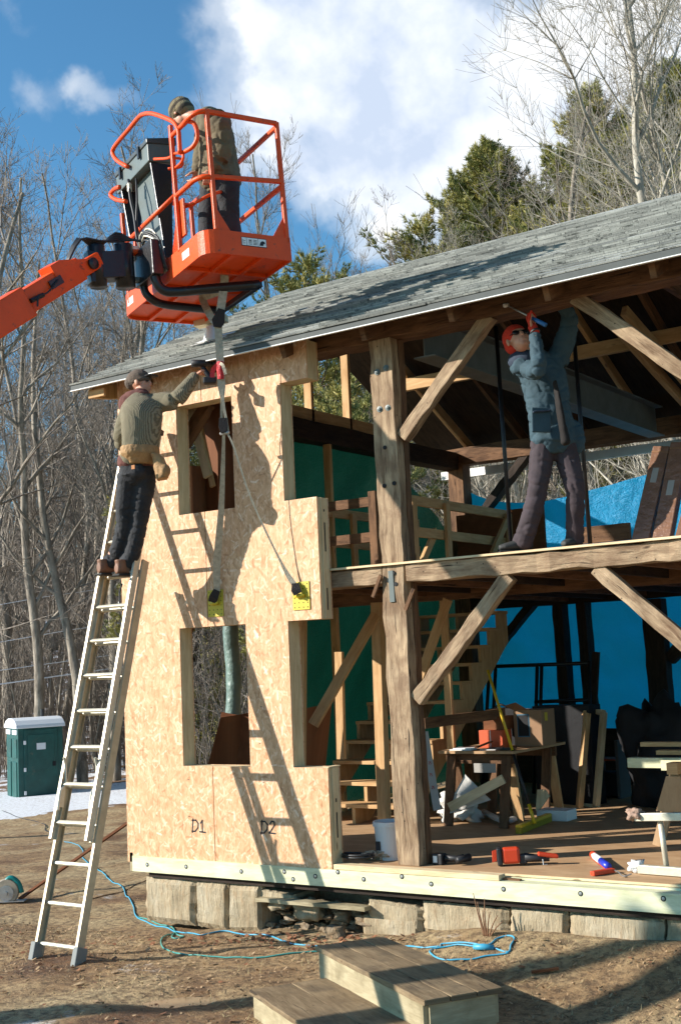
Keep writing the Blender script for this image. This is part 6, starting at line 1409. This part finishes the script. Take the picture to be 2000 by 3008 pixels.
def hand(mb, wrist, fwd, palm_n, thumb_side, curl=.9, s=1.0, spread=.06):
    """palm plus five separate fingers bending towards palm_n; thumb from the side of the palm"""
    w, f, n = V(wrist), V(fwd).normalized(), V(palm_n); n = (n-f*n.dot(f)).normalized(); t = V(thumb_side); t = (t-f*t.dot(f)-n*t.dot(n)).normalized()
    mb.loft([(w-f*.02*s, t*.026*s, n*.020*s), (w+f*.02*s, t*.034*s, n*.018*s), (w+f*.055*s, t*.042*s, n*.016*s), (w+f*.088*s, t*.040*s, n*.013*s)], 12)
    for i, (off, ln_) in enumerate(((.031, .072), (.010, .080), (-.011, .074), (-.030, .058))):
        p = w+f*.085*s+t*off*s; d = (f+t*(off*spread*20)).normalized(); pts = [p-d*.01*s, p]; a = 0
        for k_, seg_ in enumerate((.42, .33, .27)):
            a += curl*(.75+.15*i)*(.8 if k_ == 0 else 1.0); dd = (d*math.cos(a)+n*math.sin(a)).normalized(); p = p+dd*ln_*seg_*s; pts.append(p)
        mb.tube(pts, [.0095*s, .0095*s, .0088*s, .008*s, .0066*s], 8)
    b = w+f*.028*s+t*.030*s; d1 = (f*.55+t*.75+n*.35).normalized(); p1 = b+d1*.040*s; d2 = (f*.75+t*.15+n*.62*min(1, curl)).normalized(); p2 = p1+d2*.032*s; p3 = p2+(d2+n*.3).normalized()*.026*s
    mb.tube([b-d1*.015*s, b, p1, p2, p3], [.014*s, .014*s, .0115*s, .010*s, .008*s], 8)
def shoe(mb, heel, toe, h=.10, w=.048):
    heel, toe = V(heel), V(toe); d = (toe-heel); L_ = d.length; d.normalize(); s_ = d.cross(V((0, 0, 1))).normalized(); u = s_.cross(d)
    mb.loft([(heel+u*.05, s_*w*.6, u*.04), (heel+d*.02+u*.055, s_*w*.8, u*.055), (heel+d*L_*.3+u*.05, s_*w*.85, u*.052), (heel+d*L_*.6+u*.038, s_*w, u*.038), (heel+d*L_*.85+u*.03, s_*w*.95, u*.03), (heel+d*L_+u*.026, s_*w*.5, u*.02)], 12)
    mb.loft([(heel+d*.055+u*.03, s_*w*.9, d*.055), (heel+d*.055+u*.10, s_*w*.95, d*.055), (heel+d*.05+u*h*1.45, s_*w*1.0, d*.055)], 12)
def sole(name, pairs, mat, parent):
    for heel, toe in pairs:
        heel, toe = V(heel), V(toe); d = (toe-heel).normalized(); m = MB(); m.beam(heel-d*.008+V((0, 0, .0)), toe+d*.008, .098, .022); m.build(name, mat, parent, bevel=.01)
knit_g = pm('olive knit sweater', (.155, .135, .085), rough=.95, bump=0)
def ribbed(m_, axis, sc, dist=.006):
    nt = m_.node_tree; bs = nt.nodes['Principled BSDF']; tc = nd(nt, 'ShaderNodeTexCoord')
    w = nd(nt, 'ShaderNodeTexWave', {'Vector': tc.outputs['Object'], 'Scale': sc, 'Distortion': 2.2, 'Detail': 2.0, 'Detail Scale': 1.0}, wave_type='BANDS', bands_direction=axis)
    b = nd(nt, 'ShaderNodeBump', {'Height': w.outputs['Fac'], 'Strength': .9, 'Distance': dist}); nt.links.new(b.outputs[0], bs.inputs['Normal'])
    c = ramp(nt, w.outputs['Fac'], [(.1, (.13, .11, .07)), (.6, (.27, .235, .155))]); nt.links.new(c, bs.inputs['Base Color'])
ribbed(knit_g, 'X', 30, .004)
maroon = pm('maroon sweatshirt', (.13, .045, .035), rough=.9, var=.2, vscale=14)
black_denim = pm('black work trousers', (.022, .023, .027), rough=.85, var=.35, vscale=9, bump=.3, bscale=60)
brown_cap = pm('brown knit cap', (.115, .085, .065), rough=.95, bump=.5, bscale=90, var=.15)
visor_m = pm('dark visor', (.035, .035, .038), rough=.8)
leather = pm('tan leather pouch', (.36, .21, .09), rough=.75, var=.3, vscale=16, bump=.5, bscale=30)
boot_br = pm('brown boot leather', (.19, .085, .045), rough=.6, var=.2); sole_m = pm('black rubber sole', (.02, .018, .016), rough=.8)
teal_j = pm('blue grey jacket', (.032, .066, .086), rough=.85, var=.15, vscale=7); teal_d = pm('dark blue grey jacket yoke', (.022, .035, .060), rough=.85)
plum = pm('grey plum trousers', (.050, .036, .042), rough=.9, var=.25, vscale=6)
olive_j = pm('olive canvas coat', (.125, .098, .055), rough=.9, var=.18, vscale=8); orange_c = pm('orange knit', (.55, .030, .010), rough=.9, bump=.4, bscale=110)
glass_d = pm('dark lens', (.01, .01, .012), rough=.1); dk_boot = pm('dark boots', (.035, .035, .033), rough=.7); hair_m = pm('dark hair', (.03, .02, .015), rough=.8)

# ---- worker on the ladder
def man_ladder():
    feet_l, feet_r = on(322, 1688, 1, -.50), on(374, 1690, 1, -.50)
    PT_ = thing('person', 'worker in brown cap and olive knit sweater standing high on the extension ladder', 'person', feet_l)
    # joints (image position, distance from the wall)
    kn_l, kn_r = on(364, 1555, 1, -.55), on(408, 1545, 1, -.50)
    hip_l, hip_r = on(378, 1395, 1, -.60), on(428, 1390, 1, -.52)
    pel = (hip_l+hip_r)/2+V((0, 0, .04)); waist = on(412, 1315, 1, -.60); chest = on(418, 1225, 1, -.58); neck = on(413, 1172, 1, -.50)
    sh_l, sh_r = on(383, 1205, 1, -.62), on(448, 1188, 1, -.44)
    el_r, wr_r = on(520, 1172, 1, -.40), on(574, 1104, 1, -.26)
    el_l, wr_l = on(354, 1290, 1, -.62), on(375, 1318, 1, -.42)
    hd = on(415, 1128, 1, -.44)
    yv = V((0, 1, 0)); lat = (sh_r-sh_l).normalized()
    # body
    b = MB(); limb(b, [pel, waist, chest, neck], [(.13, .09), (.12, .085), (.15, .095), (.06, .06)], flat=lat); limb(b, [neck-V((0, 0, .03)), hd-V((0, 0, .05))], [.055, .052])
    P = head(b, hd, (.93, .28, .12), (-.12, 0, 1))
    for s_, e_, w_ in ((sh_r, el_r, wr_r), (sh_l, el_l, wr_l)): limb(b, [s_, e_, w_], [.045, .038, .030])
    for h_, k_, f_ in ((hip_l, kn_l, feet_l), (hip_r, kn_r, feet_r)): limb(b, [h_, k_, f_+V((0, 0, .12))], [.066, .046, .038])
    hand(b, wr_r, on(602, 1085, 1, -.22)-wr_r, (.15, .35, -.9), (0, .9, .3), 1.15, 1.02)
    hand(b, wr_l, (.35, .9, -.1), (.3, .2, -.9), (0, 0, 1), 1.1)
    voxelise('body', b, skin, PT_, .0062, 2)
    # sweater
    g = MB(); limb(g, [pel+V((0, 0, .10)), waist, chest, chest.lerp(neck, .6), neck+V((0, 0, .02))], [(.160, .12), (.162, .125), (.182, .135), (.16, .115), (.085, .08)], flat=lat, n=20)
    limb(g, [chest.lerp(sh_r, .7), sh_r, sh_r.lerp(el_r, .5), el_r, wr_r], [.098, .098, .086, .076, .050]); limb(g, [chest.lerp(sh_l, .7), sh_l, el_l, wr_l], [.09, .085, .068, .05])
    voxelise('sweater', g, knit_g, PT_, .011, 4, folds(.012, 7, (0, 0, 1), 1.3))
    g = MB(); hoodc = neck+V((-.045, -.03, .015)); g.ell(hoodc, .10, .09, .065); g.ell(hoodc+V((-.045, -.03, -.06)), .085, .085, .10); g.ell(neck+V((.02, -.02, .03)), .085, .075, .04); limb(g, [neck-V((0, 0, .01)), neck+V((.01, .0, .05))], [.082, .078])
    voxelise('hood', g, maroon, PT_, .010, 2, folds(.010, 14, (0, 0, 1), 2))
    g = MB(); limb(g, [pel+V((0, 0, .035)), pel+V((0, 0, .10))], [(.168, .128), (.168, .13)], flat=lat, n=20); voxelise('sweatshirt_hem', g, maroon, PT_, .011, 2, folds(.006, 12, (0, 0, 1), 1))
    g = MB(); limb(g, [wr_r.lerp(el_r, .12), wr_r+(wr_r-el_r)*.04], [.042, .038]); voxelise('cuff', g, maroon, PT_, .008, 1)
    # belt with pouches
    bc = waist+V((0, 0, -.03)); g = MB(); limb(g, [bc-V((0, 0, .028)), bc+V((0, 0, .028))], [(.172, .134), (.170, .132)], flat=lat, n=22); voxelise('tool_belt', g, leather, PT_, .010, 1, folds(.006, 20))
    g = MB(); pc = on(470, 1375, 1, -.56); g.loft([(on(452, 1330, 1, -.60), V((.03, 0, 0)), V((0, .03, 0))), (pc+V((-.015, 0, .09)), V((.05, 0, 0)), V((0, .055, 0))), (pc+V((.01, 0, 0)), V((.062, 0, 0)), V((0, .065, 0))), (pc+V((.03, 0, -.10)), V((.05, 0, .01)), V((0, .055, 0)))], 12)
    g.ell(pc+V((.06, 0, -.03)), .04, .055, .06); voxelise('pouch', g, leather, PT_, .010, 2, folds(.009, 18, (0, 0, 1), .5))
    # trousers, boots
    g = MB(); limb(g, [pel+V((0, 0, .055)), pel-V((0, 0, .06))], [(.152, .115), (.160, .13)], flat=lat, n=20); g.ell(pel+V((0, -.05, -.03)), .14, .09, .11)
    for h_, k_, f_ in ((hip_l, kn_l, feet_l), (hip_r, kn_r, feet_r)): limb(g, [h_+V((0, 0, .0)), h_.lerp(k_, .5), k_, k_.lerp(f_, .55), f_+V((0, 0, .10))], [.102, .092, .076, .070, .076])
    voxelise('trousers', g, black_denim, PT_, .010, 2, folds(.022, 6.5, (.5, 0, 1), 2.2))
    m = MB(); c = on(392, 1372, 1, -.735); m.beam(c-V((.018, 0, 0)), c+V((.018, 0, 0)), .006, .034); m.build('pocket_patch', pm('tan patch', (.42, .17, .06), rough=.8), PT_)
    g = MB(); prs = []
    for f_ in (feet_l, feet_r):
        h_ = f_+V((-.0, -.13, -.0)); t_ = f_+V((.03, .13, 0)); g = MB(); shoe(g, h_, t_, .09, .05); prs.append((h_-V((0, 0, .002)), t_-V((0, 0, .002)))); voxelise('boot', g, boot_br, PT_, .009, 2)
    sole('boot_sole', prs, sole_m, PT_)
    # cap
    g = MB(); u = V((-.12, 0, 1)).normalized(); f = V((.93, .28, .12)).normalized(); r = f.cross(u)
    R3 = Matrix((r, f, u)).transposed(); g.ell(hd+u*.052-f*.022, .092, .108, .085, R3); g.ell(hd+u*.03-f*.09, .07, .06, .065, R3); g.ell(hd+u*.028, .090, .100, .040, R3)
    voxelise('knit_cap', g, brown_cap, PT_, .009, 2, folds(.006, 13, (0, 0, 1), 2))
    m = MB(); m.loft([(hd+f*.07+u*.045, r*.062, u*.010), (hd+f*.12+u*.050, r*.058, u*.009), (hd+f*.155+u*.040, r*.040, u*.007)], 12); m.build('visor', visor_m, PT_, smooth=True)
    m = MB()
    for e in (-1, 1): m.ell(P(e*.031, .078, .0), .011, .007, .006)
    m.build('eyes', dark_stuff, PT_, smooth=True)
    # drill in the hand
    hp = on(603, 1088, 1, -.22); T = thing('cordless_drill', 'black cordless drill held against the strand board by the worker on the ladder', 'drill', hp)
    m = MB(); bp_ = on(590, 1068, 1, -.26); m.tube([bp_+V((-.05, -.06, 0)), bp_+V((.0, .0, .0)), bp_+V((.06, .07, .005))], [.032, .034, .026], 12); m.tube([bp_+V((.06, .07, .005)), bp_+V((.12, .15, .01))], [.018, .012], 10); m.build('body', black_plastic, T, smooth=True)
    m = MB(); e = on(618, 1112, 1, -.26); m.tube([bp_, hp, e], [.020, .020, .026], 10); m.build('grip', black_plastic, T, smooth=True)
    m = MB(); m.beam(e+V((-.045, -.04, -.02)), e+V((.045, .03, -.02)), .075, .06); m.build('battery', black_plastic, T, bevel=.012)
man_ladder()

# ---- worker on the upper floor, hammering overhead
def man_upper():
    fl, fr = on(1532, 1610, 1, .42), on(1688, 1600, 1, .62); fl.z = 2.366; fr.z = 2.366
    T = thing('person', 'worker in orange cap, dark glasses and blue grey jacket reaching overhead upstairs', 'person', fl)
    kn_l, kn_r = on(1578, 1440, 1, .38), on(1688, 1440, 1, .52)
    hip_l, hip_r = on(1595, 1300, 1, .42), on(1655, 1300, 1, .52); pel = (hip_l+hip_r)/2+V((0, 0, .05))
    waist = on(1612, 1205, 1, .45); chest = on(1592, 1105, 1, .45); neck = on(1562, 1040, 1, .42)
    sh_l, sh_r = on(1527, 1075, 1, .34), on(1640, 1050, 1, .56)
    el_l, wr_l = on(1580, 1086, 1, .06), on(1568, 970, 1, .10)
    el_r, wr_r = on(1672, 935, 1, .52), on(1632, 880, 1, .42)
    hd = on(1522, 1002, 1, .28); lat = (sh_r-sh_l).normalized()
    b = MB(); limb(b, [pel, waist, chest, neck], [(.13, .09), (.12, .09), (.15, .10), (.06, .06)], flat=lat); limb(b, [neck-V((0, 0, .03)), hd-V((.0, -.02, .05))], [.055, .055])
    fc = V((.52, -.60, .52)); P = head(b, hd, fc, (-.40, .25, .85), 1.1)
    for s_, e_, w_ in ((sh_l, el_l, wr_l), (sh_r, el_r, wr_r)): limb(b, [s_, e_, w_], [.045, .038, .030])
    for h_, k_, f_ in ((hip_l, kn_l, fl), (hip_r, kn_r, fr)): limb(b, [h_, k_, f_+V((0, 0, .12))], [.066, .046, .038])
    hf = on(1548, 932, 1, .13)-wr_l; hand(b, wr_l, hf, (.9, .1, .2), (.2, -.9, 0), 1.25, 1.0); hand(b, wr_r, on(1618, 862, 1, .40)-wr_r, (-.4, 0, .8), (0, -1, 0), .6)
    voxelise('body', b, skin, T, .0062, 2)
    g = MB(); limb(g, [pel-V((0, 0, .05)), pel+V((0, 0, .06)), waist, chest, neck], [(.185, .145), (.182, .14), (.172, .135), (.190, .14), (.09, .085)], flat=lat, n=20)
    limb(g, [chest.lerp(sh_l, .6), sh_l, el_l, wr_l.lerp(el_l, .12)], [.10, .088, .064, .048]); limb(g, [chest.lerp(sh_r, .6), sh_r, el_r, wr_r.lerp(el_r, .06)], [.11, .092, .072, .052])
    g.ell(pel+V((.13, .1, -.02)), .09, .06, .15)
    voxelise('jacket', g, teal_j, T, .010, 2, folds(.026, 9, (.3, 0, 1), 1.6))
    g = MB(); limb(g, [neck-V((0, 0, .02)), neck+V((-.01, 0, .045))], [(.10, .09), (.085, .08)], flat=lat); g.ell(sh_l.lerp(neck, .4)+V((0, -.05, -.0)), .12, .085, .085)
    voxelise('jacket_yoke', g, teal_d, T, .010, 2, folds(.006, 12))
    g = MB(); limb(g, [on(1628, 1120, 1, .30), on(1640, 1190, 1, .285), on(1660, 1300, 1, .30)], [(.014, .045), (.024, .05), (.040, .045)], flat=lat); voxelise('jacket_lining', g, pm('dark brown lining', (.010, .007, .006), rough=.9), T, .010, 2, folds(.014, 16, (0, 0, 1), .4))
    pc = on(1588, 1232, 1, .27); m = MB(); lt2 = V((lat.x, lat.y, 0)).normalized(); up2 = V((.05, 0, 1)).normalized(); fn = lt2.cross(up2); fn = -fn if fn.y > 0 else fn
    m.v = []; m.beam(pc-up2*.10, pc+up2*.09, .15, .022, fn); m.build('pocket', teal_j, T, bevel=.008); m = MB(); m.beam(pc+fn*.012+up2*.055-lt2*.07, pc+fn*.012+up2*.065+lt2*.07, .045, .014, up2, .004, 5); m.build('pocket_flap', teal_d, T, bevel=.006)
    g = MB(); limb(g, [pel+V((0, 0, .05)), pel-V((0, 0, .05))], [(.16, .12), (.17, .13)], flat=lat, n=20)
    for h_, k_, f_ in ((hip_l, kn_l, fl), (hip_r, kn_r, fr)): limb(g, [h_, h_.lerp(k_, .5), k_, k_.lerp(f_, .5), f_+V((0, 0, .07))], [.102, .094, .077, .073, .078])
    voxelise('trousers', g, plum, T, .010, 2, folds(.022, 6, (.5, 0, 1), 2.0))
    g = MB(); prs = []
    for f_, d in ((fl, V((-.18, -.16, 0))), (fr, V((-.04, -.2, 0)))):
        h_ = f_-d*.35+V((0, 0, .02)); t_ = f_+d*.75+V((0, 0, .02)); g = MB(); shoe(g, h_, t_, .085, .05); prs.append((h_-V((0, 0, .008)), t_-V((0, 0, .008)))); voxelise('boot', g, dk_boot, T, .009, 2)
    sole('boot_sole', prs, sole_m, T)
    f = fc.normalized(); u = V((-.55, .25, .85)); u = (u-f*u.dot(f)).normalized(); r = f.cross(u); R3 = Matrix((r, f, u)).transposed()
    g = MB(); g.ell(hd+u*.062-f*.02, .100, .114, .098, R3); g.ell(hd+u*.02-f*.06, .098, .08, .085, R3); voxelise('knit_cap', g, orange_c, T, .008, 2, folds(.004, 14))
    m = MB()
    for e in (-1, 1): m.ell(P(e*.033, .080, .006), .031, .012, .024, R3)
    m.tube([P(-.07, .05, .012), P(-.033, .083, .012), P(0, .09, .012), P(.033, .083, .012), P(.07, .05, .012)], .004, 6); m.build('dark_glasses', glass_d, T, smooth=True)
    g = MB(); hand(g, wr_l+hf.normalized()*.005, hf, (.9, .1, .2), (.2, -.9, 0), 1.25, 1.16); limb(g, [wr_l-hf.normalized()*.03, wr_l+hf.normalized()*.04], [.033, .036]); voxelise('work_glove', g, orange_c, T, .006, 1)
    m = MB(); m.tube([wr_l-hf.normalized()*.028, wr_l-hf.normalized()*.012], .040, 14); m.build('watch_strap', black_plastic, T, smooth=True)
    # hammer in the gloved hand
    a, b2 = on(1488, 896, 1, .16), on(1602, 955, 1, .06); H_ = thing('mallet', 'mallet with a blue handle held up by the orange gloved hand', 'mallet', a)
    m = MB(); m.tube([a.lerp(b2, .05), a.lerp(b2, .62)], .007, 8); m.build('shaft', steel, H_, smooth=True); m = MB(); m.tube([a.lerp(b2, .60), a.lerp(b2, .8), b2], [.012, .016, .017], 10); m.build('handle', pm('blue grip', (.02, .12, .32), rough=.5), H_, smooth=True)
    m = MB(); m.tube([a+V((-.005, -.03, -.01)), a+V((.0, .03, .01))], .017, 12); m.build('head', pm('white rubber', (.6, .6, .58), rough=.6), H_, smooth=True)
man_upper()

# ---- worker in the platform, seen from behind, bent over the railing
def man_platform():
    yy = -.30
    wq = lambda x, y, d=0: on(300+x/2.6133, 270+y/2.6133, 1, yy+d)
    fz = L(.42, .55, .045)
    fl = L(.36, .62, .045); fr = L(.50, .42, .045)
    T = thing('person', 'worker in an olive coat and striped knit cap leaning forward in the lift platform', 'person', fl)
    hip_l, hip_r = wq(850, 700), wq(960, 700, -.05); pel = (hip_l+hip_r)/2+V((0, 0, .06)); waist = wq(895, 520); chest = wq(865, 330); neck = wq(780, 205)
    sh_n, sh_f = wq(900, 235, -.16), wq(800, 235, .16); hd = wq(612, 175)
    el_n, wr_n = wq(925, 470, -.16), wq(830, 600, -.20); el_f, wr_f = wq(770, 440, .18), wq(740, 600, .1)
    kn_l, kn_r = fl.lerp(hip_l, .52)+V((-.03, -.02, 0)), fr.lerp(hip_r, .52)+V((-.02, -.02, 0)); lat = V((.3, -1, 0)).normalized()
    b = MB(); limb(b, [pel, waist, chest, neck], [(.13, .10), (.12, .10), (.15, .10), (.06, .06)], flat=lat); limb(b, [neck, hd], [.055, .055])
    P = head(b, hd, (-.80, .15, -.62), (-.5, .1, .85))
    for s_, e_, w_ in ((sh_n, el_n, wr_n), (sh_f, el_f, wr_f)): limb(b, [s_, e_, w_], [.045, .038, .030])
    hand(b, wr_n, (-.2, -.1, -.9), (-.6, .6, 0), (0, -1, 0), .8); hand(b, wr_f, (-.5, 0, -.8), (-.8, 0, .3), (0, -1, 0), .8)
    for h_, k_, f_ in ((hip_l, kn_l, fl), (hip_r, kn_r, fr)): limb(b, [h_, k_, f_+V((0, 0, .10))], [.075, .055, .042])
    voxelise('body', b, skin, T, .0065, 2)
    g = MB(); limb(g, [wq(905, 690), wq(900, 590), waist, chest, wq(830, 230), neck], [(.215, .185), (.205, .175), (.195, .16), (.21, .155), (.17, .13), (.08, .075)], flat=lat, n=20)
    limb(g, [chest.lerp(sh_n, .6), sh_n, el_n, wr_n.lerp(el_n, .1)], [.12, .11, .088, .062]); limb(g, [chest.lerp(sh_f, .6), sh_f, el_f, wr_f], [.11, .105, .085, .06])
    voxelise('coat', g, olive_j, T, .010, 2, folds(.027, 8, (.4, 0, 1), 1.7))
    g = MB(); limb(g, [neck+V((.03, 0, -.01)), neck+V((-.05, 0, .0))], [.085, .08]); voxelise('collar', g, brown_cap, T, .010, 2)
    g = MB(); limb(g, [pel+V((0, 0, .05)), pel-V((0, 0, .06))], [(.16, .13), (.165, .13)], flat=lat, n=18)
    for h_, k_, f_ in ((hip_l, kn_l, fl), (hip_r, kn_r, fr)): limb(g, [h_, k_, f_+V((0, 0, .07))], [.115, .095, .085])
    voxelise('trousers', g, black_denim, T, .012, 3, folds(.012, 8, (0, 0, 1), 1.5))
    for f_ in (fl, fr): g = MB(); shoe(g, f_+V((.08, -.05, .0)), f_+V((-.14, .06, .0)), .09, .05); voxelise('boot', g, sole_m, T, .010, 1)
    cp = pm('striped knit cap', (.17, .13, .075), rough=.95, bump=.5, bscale=80); nt = cp.node_tree; tc = nd(nt, 'ShaderNodeTexCoord')
    w = nd(nt, 'ShaderNodeTexWave', {'Vector': nd(nt, 'ShaderNodeMapping', {'Vector': tc.outputs['Object'], 'Rotation': (0, rad(38), 0)}).outputs[0], 'Scale': 4.5, 'Distortion': 1.0}, bands_direction='Z')
    nt.links.new(ramp(nt, w.outputs['Fac'], [(.3, (.06, .045, .03)), (.6, (.20, .16, .09))]), nt.nodes['Principled BSDF'].inputs['Base Color'])
    f = V((-.80, .15, -.62)).normalized(); u = V((-.5, .1, .85)); u = (u-f*u.dot(f)).normalized(); r = f.cross(u); R3 = Matrix((r, f, u)).transposed()
    g = MB(); g.ell(hd+u*.050-f*.02, .108, .122, .108, R3); g.ell(hd+u*.0-f*.06, .095, .08, .085, R3); g.ell(hd+u*.15-f*.0, .03, .03, .03); voxelise('knit_cap', g, cp, T, .009, 2, folds(.006, 16))
man_platform()
